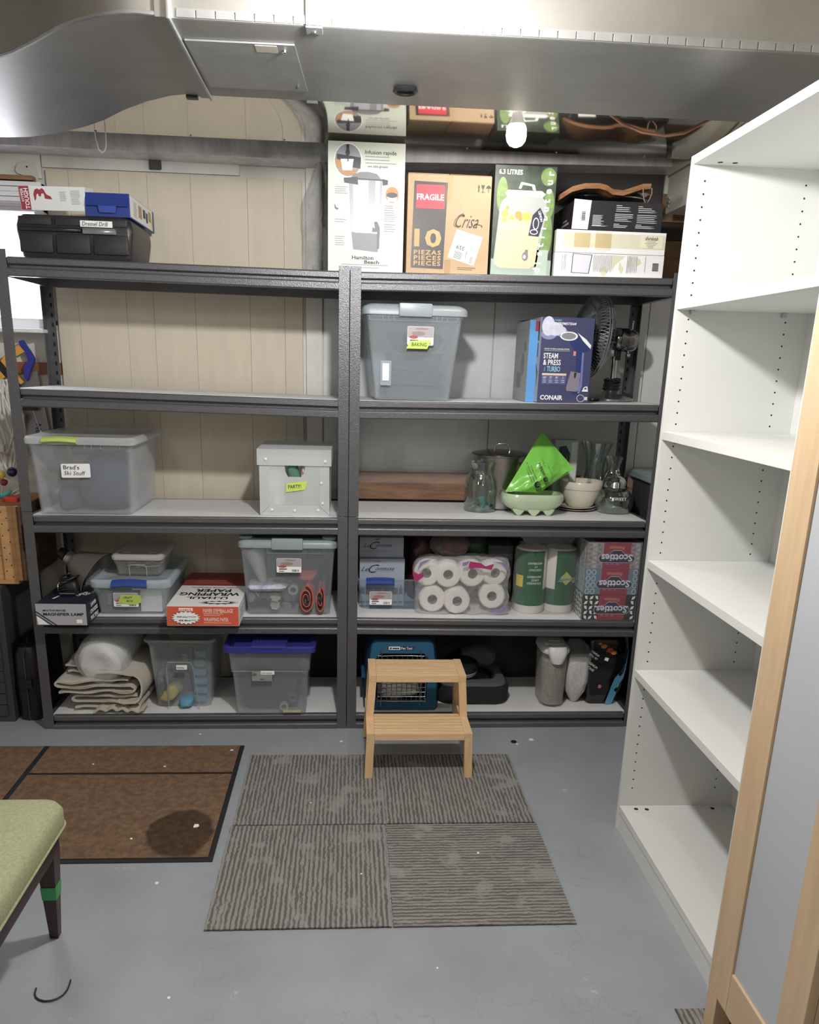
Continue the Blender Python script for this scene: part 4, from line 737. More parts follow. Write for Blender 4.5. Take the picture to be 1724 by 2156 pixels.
# fan
t = thing('desk_fan', 'chrome desk fan with black base fittings, turned sideways beside the steamer box', 'fan', (1.098, .30, SZ(1, 1.1)+.001), 0)
BC = P('black chrome', 'a3a4a8', .16, .9)
G().lathe([(.085, 0), (.092, .003), (.092, .010), (.080, .016), (.055, .026), (.034, .036), (.028, .044)], n=36).s_().o('base', BC, t)
G().lathe([(.030, .044), (.036, .052), (.030, .060), (.034, .070), (.024, .08), (.016, .085)], n=18).s_().o('gathered_cord', BLKPL, t)
for k in range(5): G().tube([(.032*math.cos(a)*(1+.12*math.sin(3*a+k)), .032*math.sin(a)*(1+.1*math.cos(2*a+k)), .052+k*.009+.004*math.sin(a*2+k)) for a in [i*PI/8 for i in range(16)]], .0032, 6, True).s_().o('power_cord', BLKPL, t)
G().lathe([(.016, .08), (.014, .10), (.013, .165), (.016, .17), (.016, .18)], n=16).s_().o('stem', CHROME, t)
hd = Matrix.Translation((.025, -.02, .245)) @ Matrix.Rotation(math.radians(8), 4, 'Z') @ Matrix.Rotation(math.radians(-90+5), 4, 'Y')  # local +z = towards the fan front (left)
G().lathe([(.018, -.055), (.036, -.05), (.045, -.035), (.047, .0), (.044, .02), (.046, .024), (.044, .04), (.03, .055), (.012, .058)], n=24, M=hd).s_().o('motor_housing', P('smoked chrome', '8d8e92', .12, 1), t)
G().loft([[hd @ Vector((.047*math.cos(a)*1.012, .047*math.sin(a)*1.012, z)) for a in [PI*.1+i*PI*.8/10 for i in range(11)]] for z in (-.03, -.004)], False, False, False).tf(Matrix.Identity(4)).o('dark_band', BLKPL, t)
G().bx(-.012, .012, -.012, .012, .165, .205, .003).tf(Matrix.Translation((.008, -.01, 0))).o('tilt_joint', P('dark clip steel', '3c3c3e', .4, .8), t)
G().lathe([(.006, 0), (.010, .004), (.010, .012), (.004, .016), (.004, .03)], .045, -.03, .178, 12).s_().o('tilt_knob', CHROME, t); G().lathe([(.004, 0), (.004, .024), (.007, .028), (.005, .034)], .06, -.01, .288, 10).s_().o('oscillation_knob', CHROME, t)
cg = hd @ Matrix.Translation((0, 0, .135)); WIRE = P('chrome wire', 'a2a2a6', .28, .7); R0 = .165
g = G()
for r_, z in ((R0, 0), (R0*.995, .010), (.12, .045), (.04, .05), (.125, -.034), (.06, -.04)): g.tube([cg @ Vector((r_*math.cos(a), r_*math.sin(a), z)) for a in [i*PI/24 for i in range(48)]], .003 if r_ > .16 else .0016, 5, True)
g.s_().o('cage_ring', WIRE, t, None, True)
g = G(); NR = 72
for i in range(NR):
    a = 2*PI*i/NR; c, s__ = math.cos(a), math.sin(a)
    g.tube([cg @ Vector((r_*c, r_*s__, z)) for r_, z in ((.03, -.04), (.09, -.04), (.135, -.03), (.158, -.012), (R0, 0))], .0014, 3)
    a2 = a+.22; c2, s2 = math.cos(a2), math.sin(a2)
    g.tube([cg @ Vector((.03*c, .03*s__, .05)), cg @ Vector((.09*math.cos(a+.08), .09*math.sin(a+.08), .05)), cg @ Vector((.14*math.cos(a+.16), .14*math.sin(a+.16), .035)), cg @ Vector((R0*c2, R0*s2, .008))], .0013, 3)
    g.tube([cg @ Vector((.03*c, .03*s__, .05)), cg @ Vector((.09*math.cos(a-.08), .09*math.sin(a-.08), .05)), cg @ Vector((.14*math.cos(a-.16), .14*math.sin(a-.16), .035)), cg @ Vector((R0*math.cos(a-.22), R0*math.sin(a-.22), .008))], .0013, 3)
g.o('cage_wire', WIRE, t, None, True)
G().lathe([(.03, .046), (.036, .050), (.03, .056), (.001, .058)], n=20, M=cg).s_().o('front_badge', CHROME, t)
G().lathe([(.022, -.02), (.026, .0), (.022, .02)], n=16, M=cg).s_().o('blade_hub', BLKPL, t)
for k in range(4):
    a0 = k*PI/2; L = []
    for r_, ww in ((.022, .25), (.06, .5), (.11, .62), (.145, .45)):
        L.append([cg @ Vector((r_*math.cos(a0+a), r_*math.sin(a0+a), .018-.036*(a/ww))) for a in (0, ww*.5, ww)])
    G().loft(L, False, False, False).s_().o('fan_blade', P('smoked steel blade', '6c6d72', .25, .9), t)
# ================================================================ SHELF 3, LEFT
MILK = CLR('milky clear plastic', 'fafbfc', .10, .3, 'eef1f6')
MILKL = CLR('milky lid plastic', 'f9fafb', .34, .22, 'eceff1')
def clear_lid(root, mat, w_, d_, z, yc, h=.024, r=.03):
    return G().rb([(z-.004, w_-.004, d_-.004, r), (z, w_, d_, r), (z+h-.008, w_, d_, r), (z+h-.002, w_-.010, d_-.010, r), (z+h, w_-.035, d_-.035, r), (z+h-.005, w_-.05, d_-.05, r), (z+h-.005, w_*.3, d_*.3, .02)], 5, True, True, 0, yc).s_().o('lid', mat, root)
def handle(root, mat, x0, x1, z, y, h=.022, sag=.004, name='latch_handle'):
    L = []
    for i in range(9):
        x = x0+(x1-x0)*i/8; k = 1-((i-4)/4)**2; zz = z+sag*k
        L.append([(x, y, zz), (x, y+.02, zz), (x, y+.02, zz+h), (x, y+.004, zz+h), (x, y-.006-.003*k, zz+h*.75), (x, y-.008-.003*k, zz+h*.3)])
    return G().loft(L).s_().o(name, mat, root)
t = thing('storage_bin', 'large milky clear bin with lime green handle and white ski gear label', 'storage bin', (-1.012, .0, SZ(2, -1.01)+.001), 0)
bin_body(t, MILK, .276, .345, .415, .375, .445, .02, .225); clear_lid(t, MILKL, .414, .478, .274, .225)
LH = P('lime green handle', 'b7cf55', .4); handle(t, LH, -.128, -.002, .272, -.018, .024, .004)
ribs(t, MILK, [.02, .045, .08, .15], .255, .272, .006)
l = G().rb([(0, .108, .052, .005), (.0007, .108, .052, .005)], 3).tf(Matrix.Translation((-.018, -.001, .172)) @ Matrix.Rotation(math.radians(-1.5), 4, 'Y') @ Matrix.Rotation(math.radians(90-3), 4, 'X')).o('paper_label', WHITE, t)
txt(l, P('blue grey ink', '3a3f5c', .6), fr((-.064, -.0022, .176), (1, 0, 0), (0, 0, 1)), [("Brad's", .002, .001, .0165, {'w': .058, 'h': .0155}), ('Ski Stuff', .002, -.021, .0165, {'sh': .2, 'w': .080, 'h': .0155})])
CLO = P('dark navy fabric', '3a4a66', .9, vary=.2, vs=20)
def lump(nm, lab, cat, loc, dims, mat, seed, rz=0, amp=.012, fq=14, group=None, rot=None, pw=3.0):
    k = thing(nm, lab, cat, loc, rz, group, rot); q_ = bmesh.new(); bmesh.ops.create_uvsphere(q_, u_segments=36, v_segments=22, radius=1)
    for v in q_.verts:
        c = v.co; e = 2/pw; c = Vector([math.copysign(abs(a)**e, a) for a in c]); v.co = Vector((c.x*dims[0]/2, c.y*dims[1]/2, (c.z+1)*dims[2]/2))
    g = G(); g.merge(q_); g.cr(amp, fq, seed)
    for v in g.b.verts: v.co.z = max(v.co.z, 0); v.co.x = max(-dims[0]/2, min(dims[0]/2, v.co.x)); v.co.y = max(-dims[1]/2, min(dims[1]/2, v.co.y)); v.co.z = min(dims[2], v.co.z)
    g.s_().o('folds', mat, k); return k
z3 = SZ(2, -1.01)
lump('folded_ski_trousers', 'dark folded fabric filling the right of the ski gear bin', 'clothes', (-.952, .215, z3+.006), (.22, .35, .215), CLO, 3)
lump('ski_glove', 'dark grey glove in the upper left of the ski gear bin', 'glove', (-1.115, .07, z3+.155), (.085, .09, .055), P('grey fabric', '59616b', .9), 5)
lump('ski_scarf', 'folded dark fabric low at the left of the ski gear bin', 'clothes', (-1.095, .16, z3+.006), (.085, .24, .10), CLO, 8)
lump('ski_goggles_pouch', 'dark curved pouch near the lid of the ski gear bin', 'pouch', (-1.02, .12, z3+.223), (.10, .14, .04), P('slate fabric', '4c5866', .8), 9)
CORR = CLR('translucent corrugated plastic', 'f6f8f8', .42, .35, 'eef2f2')
t = thing('party_box', 'white translucent corrugated plastic box with lime PARTY! tape', 'box', (-.211, .045, SZ(2, -.21)+.001), 0)
w_, d_, h_ = .272, .33, .235; hx = (-.038, .042)
G().bx(-w_/2, w_/2, 0, .003, 0, .152).bx(-w_/2, hx[0], 0, .003, .152, .197).bx(hx[1], w_/2, 0, .003, .152, .197).bx(-w_/2, w_/2, 0, .003, .197, h_).o('front_wall', CORR, t)
G().prism([(-.0381, .197), (-.0381, .1519), (-.024, .1519), (-.034, .168)], fr((0, .003, 0), (1, 0, 0), (0, 0, 1)), .003).prism([(.0421, .197), (.0421, .1519), (.026, .1519), (.038, .168)], fr((0, .003, 0), (1, 0, 0), (0, 0, 1)), .003).o('handle_cutout_corner', CORR, t, None, True)
for a in ((-w_/2, -w_/2+.003), (w_/2-.003, w_/2)): G().bx(a[0], a[1], .0032, d_, 0, h_).o('side_wall', CORR, t)
G().bx(-w_/2+.0032, w_/2-.0032, d_-.003, d_, 0, h_).o('back_wall', CORR, t); G().bx(-w_/2+.0032, w_/2-.0032, .0032, d_-.0032, 0, .003).o('base', CORR, t)
G().prism([(-w_/2, 0), (w_/2, 0), (w_/2-.04, .037), (-w_/2+.04, .037)], fr((0, -.0005, 0), (1, 0, 0), (0, 0, 1)), .0025).o('bottom_flap', CORR, t)
for s in (-1, 1): G().prism([(s*w_/2, .003), (s*(w_/2-.038), .04), (s*(w_/2-.038), .19), (s*w_/2, .19)], fr((0, -.0005, 0), (1, 0, 0), (0, 0, 1)), .0025).o('side_flap', CORR, t)
G().bx(-w_/2-.008, w_/2+.008, -.007, -.004, .197, .256).bx(-w_/2-.008, -w_/2-.005, -.004, d_+.006, .197, .256).bx(w_/2+.005, w_/2+.008, -.004, d_+.006, .197, .256).bx(-w_/2-.008, w_/2+.008, -.004, d_+.006, .2562, .259).o('lid', CORR, t)
g = G()
for x, z in ((-.09, .022), (0, .02), (.092, .022), (.105, .13), (.11, .05), (-.11, .22), (.12, .215)): g.lathe([(.006, 0), (.006, .002), (.003, .004)], n=12, M=Matrix.Translation((x, -.003 if z < .2 else -.007, z)) @ Matrix.Rotation(PI/2, 4, 'X'))
g.s_().o('snap_rivet', P('white nylon rivet', 'e4e6e6', .35), t, None, True)
tp = G().prism([(-.034, .092), (.04, .103), (.052, .138), (-.032, .127)], fr((0, -.0035, 0), (1, 0, 0), (0, 0, 1)), .0006).o('masking_tape', LIME, t); txt(tp, INK, fr((-.024, -.0045, .107), (1, 0, .06), (-.06, 0, 1)), [('PARTY!', 0, 0, .0155, {'w': .050, 'h': .014, 'bold': .015})])
zb = SZ(2, -.21)
lump('green_party_cup', 'teal green rounded party item seen through the handle hole of the PARTY! box', 'party item', (-.215, .09, zb+.006), (.05, .07, .20), P('teal fabric', '4c7a68', .7), 4)
lump('red_napkins', 'red dotted party napkins seen through the handle hole of the PARTY! box', 'napkins', (-.172, .10, zb+.006), (.03, .08, .21), P('red dotted paper', '9a3028', .7, vary=.6, vs=70, col2='e8d8c8'), 6)
lump('white_party_balloon', 'white round shape low inside the PARTY! box', 'party item', (-.19, .10, zb+.006), (.0, .0, .0), WHITE, 6) if False else None
lump('paper_plates', 'white paper goods low at the left inside the PARTY! box', 'party item', (-.29, .12, zb+.006), (.09, .15, .17), WHITE, 7)
# ================================================================ SHELF 3, RIGHT
GLASS = GLS('clear glass', 'eef3f2', .15, 30, .10)
z3 = SZ(2, .6)+.001
t = thing('glass_carafe', 'clear glass carafe with pinched neck in front of the steel stockpot', 'glass jar', (.555, .225, z3))
prof = [(.062, 0), (.067, .003), (.068, .02), (.067, .10), (.064, .125), (.054, .150), (.048, .163), (.050, .185), (.058, .200), (.0585, .206)]
G().lathe(prof+[(r-.003, z) for r, z in reversed(prof[1:])]+[(.001, .006)], n=36).s_().o('glass_wall', GLASS, t)
t = thing('teal_packet', 'small teal foil packet inside the glass carafe', 'packet', (.572, .19, z3+.0075), 0, None, (math.radians(-8), math.radians(-14), .1))
G().rb([(0, .032, .005, .002), (.03, .034, .012, .004), (.058, .032, .004, .002)], 3).s_().cr(.002, 60, 1).o('foil_packet', P('teal foil', '1f8f86', .3, .3, bump=.4, bs=120), t)
txt(t, WHITE, fr((-.012, -.0075, .02), (1, 0, 0), (0, 0, 1)), [('MINT', 0, .01, .009, {})]) if False else None
for i, (x, y, a) in enumerate(((.535, .21, .3), (.53, .235, -.5))): tag(G().tube([(x-.02*math.cos(a), y-.02*math.sin(a), z3+.016+i*.006), (x, y, z3+.02+i*.006), (x+.025*math.cos(a), y+.025*math.sin(a), z3+.024+i*.006)], .003, 8).s_().o('metal_clip', CHROME), ('lower' if i == 0 else 'upper')+' of two small metal pieces at the bottom of the glass carafe', 'clip', 'metal pieces in the carafe')
STEEL = P('brushed stainless steel', 'a8a49e', .22, 1, stretch=(60, 60, 1), bump=.08, bs=12)
t = thing('stockpot', 'large stainless steel stockpot with glass and steel lid, behind the carafe', 'pot', (.652, .335, z3+.004))
G().lathe([(.112, 0), (.116, .004), (.117, .215), (.1235, .218), (.1235, .222), (.114, .222), (.113, .21), (.112, .006), (.002, .005)], n=48).s_().o('pot_body', STEEL, t)
G().lathe([(.124, .2225), (.122, .227), (.08, .236), (.02, .240), (.001, .2405)], n=48).s_().o('lid', P('smoky steel lid', '6f6d6a', .18, .9), t)
G().tube([(-.032, -.03, .238), (-.03, -.03, .258), (-.018, -.03, .268), (.018, -.03, .268), (.03, -.03, .258), (.032, -.03, .238)], .0035, 8).s_().o('lid_handle', CHROME, t)
for s in (-1, 1): G().tube([(s*.085, -.082, .186), (s*.108, -.112, .188), (s*.128, -.092, .190), (s*.124, -.03, .186), (s*.115, -.022, .186)], .0045, 8).s_().o('side_handle', CHROME, t)
t = thing('footed_planter', 'pale green glazed oval planter with scalloped feet', 'planter', (.762, .165, z3))
MINT = P('pale green glaze', 'b3c9a4', .18, coat=.5, vary=.06, vs=12); w_ = .262
G().rb([(.018, .16, .10, .045), (.026, .20, .125, .055), (.045, .245, .15, .065), (.065, .262, .16, .07), (.080, .258, .156, .07), (.088, .248, .148, .065), (.088, .232, .134, .06), (.070, .235, .138, .06), (.035, .20, .11, .05), (.03, .05, .03, .01)], 8, True, True).s_().o('bowl_body', MINT, t)
for x0, y0, wx, wy in ((-.062, -.045, .045, .028), (.0, -.052, .05, .026), (.062, -.045, .045, .028), (-.062, .045, .045, .028), (.0, .052, .05, .026), (.062, .045, .045, .028)):
    G().rb([(0, wx*.35, wy*.6, .005, x0, y0), (.006, wx*.55, wy*.8, .006, x0, y0), (.016, wx*.95, wy, .009, x0, y0), (.028, wx*1.3, wy*1.1, .01, x0*.97, y0*.9)], 4).s_().o('foot', MINT, t)
# green plastic shopping bag, leaning out of the planter
t = thing('green_gift_bag', 'bright lime green folded plastic bag with black sunflower logo, standing in the planter', 'bag', (0, 0, 0))
V_ = {'a': (.800, .235, 1.233), 'b': (.650, .165, 1.02), 'c': (.642, .15, .995), 'd': (.70, .14, .972), 'e': (.785, .14, .985), 'f': (.898, .16, 1.03), 'g': (.938, .175, 1.088), 'h': (.835, .215, 1.165)}
BAGG = P('lime green plastic film', '74d820', .25, bump=.5, bs=45, coat=.3)
def quadgrid(c00, c10, c11, c01, n, off, seed, bulge=.02, cr=.006):
    L = []
    for j in range(n+1):
        row = []
        for i in range(n+1):
            u, v = i/n, j/n; p = (Vector(c00)*(1-u)+Vector(c10)*u)*(1-v)+(Vector(c01)*(1-u)+Vector(c11)*u)*v
            e = math.sin(PI*u)*math.sin(PI*v); nz_ = noise.noise(Vector((u*5+seed, v*5, seed)))+.5*noise.noise(Vector((u*12, v*12+seed, 3)))
            row.append(p+Vector((0, -1, .15))*(off+bulge*e*1.0+cr*nz_*min(1, e*4)))
        L.append(row)
    return L
A = (.800, .235, 1.233); Bq = (.645, .150, .992); Cq = (.790, .150, .992); Dq = (.934, .175, 1.088)
Fg = quadgrid(Bq, Cq, Dq, A, 22, 0, 1, .035, .008); Bk = quadgrid(Bq, Cq, Dq, A, 22, 0, 4, -.022, .004)
g = G().loft(Fg, False, False, False); g.loft(Bk, False, False, False); bmesh.ops.remove_doubles(g.b, verts=g.b.verts[:], dist=.0006); g.s_().o('bag_film', BAGG, t)
Fh = [[p+Vector((.012*(1-j/22), -.004, -.004)) for p in r] for j, r in enumerate(quadgrid((.662, .146, 1.0), (.775, .146, .995), (.905, .165, 1.085), (.815, .215, 1.175), 22, 0, 2, .040, .007))]
G().loft(Fh, False, False, False).s_().o('inner_fold', BAGG, t)
ax = Vector((.47, .02, .88)).normalized(); ang = math.radians(58)
def bagM(x, z, a): 
    u = Vector((math.cos(a), 0, math.sin(a))); v = Vector((-math.sin(a), 0, math.cos(a))); return fr((x, .108, z), u, v)
M1 = bagM(.772, 1.042, math.radians(117))
LGM = fr((.758, .110, 1.037), (math.cos(math.radians(117)), 0, math.sin(math.radians(117))), (-math.sin(math.radians(117)), 0, math.cos(math.radians(117))))
txt(t, BLACK, fr((.800, .1085, 1.058), (math.cos(math.radians(115)), .25, math.sin(math.radians(115))), (-math.sin(math.radians(115)), 0, math.cos(math.radians(115)))), [('parkland', .012, -.004, .019, {'bold': .03, 'sx': .8}), ('GIFTS', .052, -.020, .008, {}), ('Thank you for your purchase', .0, -.030, .0045, {})])
txt(t, BLACK, fr((.765, .109, 1.035), (math.cos(math.radians(115)), .25, math.sin(math.radians(115))), (-math.sin(math.radians(115)), 0, math.cos(math.radians(115)))), [('Parkland School', .014, .012, .0085, {}), ('Family and Community', .014, .002, .0085, {}), ('Support Campus', .014, -.008, .0085, {})])
g = G()
for cx, cz, r_ in ((.800, 1.052, .011), (.768, 1.030, .0145)):
    g.prism([(cx+r_*(1 if i % 2 else .8)*math.cos(i*PI/14), cz+r_*(1 if i % 2 else .8)*math.sin(i*PI/14)) for i in range(28)], fr((0, .1065, 0), (1, 0, 0), (0, 0, 1)), .0008)
sf = g.o('sunflower_logo', BLACK, t); g = G()
for cx, cz, r_ in ((.800, 1.052, .011), (.768, 1.030, .0145)):
    for a in (-.4, 0, .4): g.prism([(cx-r_*.2, cz+a*r_), (cx+r_*.8, cz+a*r_+r_*.22), (cx+r_*.8, cz+a*r_+r_*.32), (cx-r_*.2, cz+a*r_+.06*r_)], fr((0, .1055, 0), (1, 0, 0), (0, 0, 1)), .0006)
g.o('logo_stroke', P('lime print', '74d820', .5), sf)
t = thing('teal_window_carton', 'pale teal carton with dark picture, standing at the back behind the green bag', 'box', (.945, .36, z3), .05)
f = carton(t, .105, .06, .29, P('pale teal carton', 'a3b9b8', .5)); dec(t, 'dark_picture', P('dark teal print', '22403f', .4), f['F'], [[(.01, .20), (.02, .26), (.05, .265), (.07, .23), (.066, .16), (.02, .16)]]); dec(t, 'white_band', P('pale white band', 'd5dedd', .5), f['F'], [RC(.075, .10, .02, .28)]); dec(t, 'copper_line', P('copper print', 'b9866a', .4), f['F'], [RC(.055, .058, .0, .22), RC(.066, .069, .0, .19)], 1)
PLT = P('cream glazed stoneware', 'd9d2bf', .2, coat=.3)
for i in range(2):
    t = thing('side_plate', ('lower' if i == 0 else 'upper')+' of two cream plates under the stoneware bowl', 'plate', (.985-.004*i, .285, z3+i*.009), 0, 'cream plates under the bowl')
    G().lathe([(.05, 0), (.054, .002), (.083, .008), (.085, .0105), (.082, .0105), (.05, .0045), (.001, .004)], n=36).s_().o('plate_body', PLT, t)
t = thing('mixing_bowl', 'cream stoneware mixing bowl with banded rim, on two plates', 'bowl', (1.003, .288, z3+.0135))
G().lathe([(.045, 0), (.048, .002), (.06, .015), (.078, .05), (.084, .075), (.0845, .077), (.088, .079), (.0895, .083), (.0905, .108), (.088, .112), (.083, .110), (.081, .085), (.07, .045), (.05, .012), (.001, .01)], n=40).s_().o('bowl_body', PLT, t)
t = thing('glass_vase', 'tall clear flared glass vase at the back right of the third shelf', 'vase', (1.085, .385, z3))
prof = [(.045, 0), (.05, .004), (.052, .03), (.05, .10), (.04, .16), (.045, .22), (.07, .28)]
G().lathe(prof+[(r-.0025, z) for r, z in reversed(prof[1:])]+[(.001, .006)], n=32).s_().o('glass_wall', GLASS, t)
t = thing('glass_decanter', 'clear glass decanter with flared neck behind the silver lidded jar', 'decanter', (1.155, .35, z3))
prof = [(.055, 0), (.06, .004), (.062, .06), (.055, .11), (.035, .15), (.028, .17), (.03, .19), (.042, .222)]
G().lathe(prof+[(r-.0025, z) for r, z in reversed(prof[1:])]+[(.001, .006)], n=32).s_().o('glass_wall', GLASS, t)
t = thing('candy_jar', 'squat ribbed glass jar with shiny silver domed lid reading SWEET', 'glass jar', (1.135, .235, z3))
prof = [(.055, 0), (.068, .003), (.078, .02), (.082, .045), (.078, .072), (.060, .092), (.045, .098), (.047, .104), (.058, .108)]
G().lathe(prof+[(r-.003, z) for r, z in reversed(prof[1:])]+[(.001, .006)], n=40).s_().o('glass_wall', GLS('ribbed glass', 'e9efee', .5, 45, .12), t)
txt(t, WHITE, fr((-.034, -.083, .062), (1, 0, 0), (0, 0, 1)), [('SWEET', 0, 0, .018, {'sp': 1.1})], name='embossed_lettering')
G().lathe([(.050, .1085), (.048, .113), (.046, .128), (.036, .145), (.02, .154), (.009, .157), (.006, .162), (.010, .168), (.012, .176), (.008, .184), (.001, .187)], n=32).s_().o('lid', CHROME, t, 'mirror polished silver lid')

# ================================================================ SHELF 4, LEFT
z4 = SZ(3, -1.1)+.001
DNV = P('dark navy carton', '1d2238', .45)
t = thing('magnifier_lamp_box', 'navy and silver carton reading MAGNIFIER LAMP, overhanging the fourth shelf', 'box', (-1.098, -.100, z4), 0)
f = carton(t, .190, .40, .086, DNV); S = .19/1130
def q(x, y): return ((x-90)*S, (2030-y)*S*1.12)
dec(t, 'silver_panel', P('silver grey print', 'a9abb2', .4), f['F'], [RC(.0005, .1895, .0005, .0855)]); dec(t, 'white_corner', WHITE, f['F'], [qs([(95, 1800), (130, 2015), (345, 2015)])], 1)
dec(t, 'navy_stripe', DNV, f['F'], [qs([(90, 1725), (90, 1755), (510, 2030), (548, 2030)]), qs([(92, 1795), (95, 1822), (420, 2030), (460, 2030)])], 2); dec(t, 'price_sticker', WHITE, f['F'], [qs([(985, 1910), (1108, 1905), (1112, 1980), (985, 1985)])], 1)
txt(t, DNV, f['F'], [('MULTI-PURPOSE', *q(255, 1735), .0095, {'bold': .04, 'w': 505*S, 'h': 44*S}), ('MAGNIFIER LAMP', *q(255, 1826), .0165, {'bold': .06, 'w': 905*S, 'h': 70*S})], 2)
txt(t, WHITE, f['R'], [('LAMPE-', .055, .058, .022, {'bold': .05}), ('CROSSISS', .045, .032, .022, {'bold': .05}), ('MULTIPLE', .045, .006, .022, {'bold': .05})], 1); txt(t, WHITE, f['T'], [('LAMP', .125, .11, .03, {'bold': .04, 'rot': 55, 'sx': .8}), ('LOUPE', .15, .12, .03, {'bold': .04, 'rot': 55, 'sx': .8})], 1); dec(t, 'white_dash', WHITE, f['T'], [[(.04, .07), (.047, .07), (.058, .11), (.051, .11)]])
SMK = P('smoked bronze metal', 'a39d95', .3, .6)
t = thing('clamp_lamp', 'old clamp lamp with smoky metal cone shade and black cord on the magnifier box', 'lamp', (-1.085, .10, z4+.088))
sm2 = Matrix.Translation((-.022, .05, .10)) @ Matrix.Rotation(math.radians(-14), 4, 'Z') @ Matrix.Rotation(math.radians(118), 4, 'Y')
G().lathe([(.018, -.05), (.03, -.045), (.034, -.02), (.040, -.015), (.055, .0), (.100, .095), (.104, .098), (.102, .099), (.052, .004), (.03, -.01)], n=36, M=sm2, cap1=False).s_().o('lamp_shade', SMK, t)
G().lathe([(.02, -.085), (.024, -.08), (.024, -.052), (.018, -.05)], n=18, M=sm2).s_().o('lamp_socket', BLKPL, t)
g = G()
for k in range(7): g.tube([(-.02+.035*math.cos(a)*(1+.2*math.sin(2*a+k)), -.04+.05*math.sin(a+k*.5), .008+k*.010+.006*math.sin(a*3+k)) for a in [i*PI/9 for i in range(18)]], .0035, 6, True)
g.s_().o('power_cord', BLKPL, t, None, True)
G().rb([(.0, .062, .05, .012), (.02, .068, .06, .014), (.045, .055, .05, .014), (.055, .03, .03, .01)], 4, cx=-.02, cy=-.05).s_().o('clamp_body', P('black rubber', '19191b', .5), t)
G().tube([(-.045, -.10, .004), (-.045, -.108, .012), (.012, -.108, .012), (.012, -.10, .004)], .004, 8).s_().o('clamp_jaw', CHROME, t); G().tube([(-.055+.0*i, -.06+.035*math.cos(a), .03+.03*math.sin(a)) for i, a in enumerate([j*PI/8 for j in range(14)])], .0016, 5).s_().o('spring_wire', CHROME, t)
CB2 = CLR('pale blue clear plastic', 'f8fafc', .12, .18, 'e0e8f0')
t = thing('storage_box', 'low clear box with blue handle and lime tape note, fourth shelf', 'storage box', (-.868, .03, SZ(3, -.87)+.001), 0)
bin_body(t, CB2, .118, .262, .385, .288, .41, .02, .205); clear_lid(t, CLR('pale blue lid plastic', 'f2f7fa', .5, .2, 'c2d2e0'), .318, .44, .120, .205, .028, .035)
BH = P('cobalt blue handle', '2c4aa0', .35); handle(t, BH, -.066, .07, .117, -.020, .030, .004)
card(t, -.018, .066, .098, .058, -.004, '8f8f9a'); G().prism([(-.05, .052), (.02, .046), (.046, .058), (.04, .086), (-.036, .088), (-.042, .07)], fr((0, -.0056, 0), (1, 0, 0), (0, 0, 1)), .0006).o('masking_tape', P('lime note', 'b4cf3c', .6), t)
txt(t, INK, fr((-.03, -.0067, .066), (1, 0, .0), (0, 0, 1)), [('CRAFT', 0, .006, .012, {'sh': .3}), ('BOX', .014, -.008, .012, {'sh': .3})])
k = thing('navy_booklet', 'dark navy printed packet inside the box with the lime tape note', 'packet', (-.945, .06, SZ(3, -.9)+.008)); f = carton(k, .085, .30, .10, P('ink navy carton', '2c3550', .5)); txt(k, LP, f['F'], [('B', .05, .045, .018, {'bold': .03}), ('CRAFT', .045, .02, .010, {'rot': 90}), ('KIT', .06, .02, .010, {'rot': 90})]) if False else dec(k, 'small_print', LP, f['F'], lines(.02, .08, .02, 8, .007, .002)+[EL(.055, .06, .007, .009, 12), [(.05, .02), (.06, .02), (.055, .03)]])
k = thing('white_paper_stack', 'white block of paper at the right inside the box with the lime tape note', 'paper', (-.795, .06, SZ(3, -.9)+.008)); carton(k, .085, .30, .09, WHITE, 'paper_block')
k = thing('white_photo_card', 'white card with small photos under the lid of the box with the lime tape note', 'card', (-.80, .045, SZ(3, -.9)+.102)); f = carton(k, .13, .004, .012, WHITE, 'card_sheet'); k = thing('red_folder', 'dark red folder at the right rear inside the box with the lime tape note', 'folder', (-.742, .22, SZ(3, -.9)+.012)); carton(k, .008, .17, .10, P('dull red card', '7c3a42', .6), 'folder_cover')
CB3 = CLR('greyish clear plastic', 'f8f8f8', .10, .15, 'd5d3d0')
t = thing('storage_box', 'small clear box with frosted lid, stacked on the box with the blue handle', 'storage box', (-.848, .085, SZ(3, -.87)+.1475), 0)
bin_body(t, CB3, .074, .17, .24, .186, .26, .016, .135, .002); clear_lid(t, CLR('frosted lid plastic', 'f4f4f4', .55, .25, 'd5d3d2'), .206, .285, .073, .135, .018, .022)
for x, y in ((-.05, .05), (.05, .05), (-.05, .22), (.05, .22)): G().lathe([(.016, .0906), (.015, .0925), (.012, .0925)], x, y, 0, 14).s_().o('lid_foot', MATS['frosted lid plastic'], t)
G().tube([(-.032, .0, .004), (-.032, -.0025, .042), (-.024, -.0025, .05), (.028, -.0025, .05), (.036, -.0025, .042), (.036, .0, .004)], .0014, 5).s_().o('moulded_arch', MATS['frosted lid plastic'], t)
rr = random.Random(11)
for i in range(9):
    x, y, a = rr.uniform(-.04, .04), rr.uniform(.06, .18), rr.uniform(-1, 1)
    tag(G().tube([(-.848+x-.04*math.cos(a), .085+y-.03, SZ(3, -.87)+.157+.04*(.5-.5*math.sin(a))), (-.848+x, .085+y, SZ(3, -.87)+.165+.004*i*.6), (-.848+x+.04*math.cos(a), .085+y+.03, SZ(3, -.87)+.157+.04*(.5+.5*math.sin(a)))], .003, 6).s_().o('plastic_utensil', P('pale clear utensil', 'c9c7c4', .25)), ('lowest', 'second', 'third', 'fourth', 'middle', 'sixth', 'seventh', 'eighth', 'topmost')[i]+' pale plastic stick from the bottom of the heap in the small clear box', 'utensil', 'plastic sticks in the small clear box')
ORR = P('orange red print', 'd9532c', .5); DRED = P('brick red print', '96342a', .5)
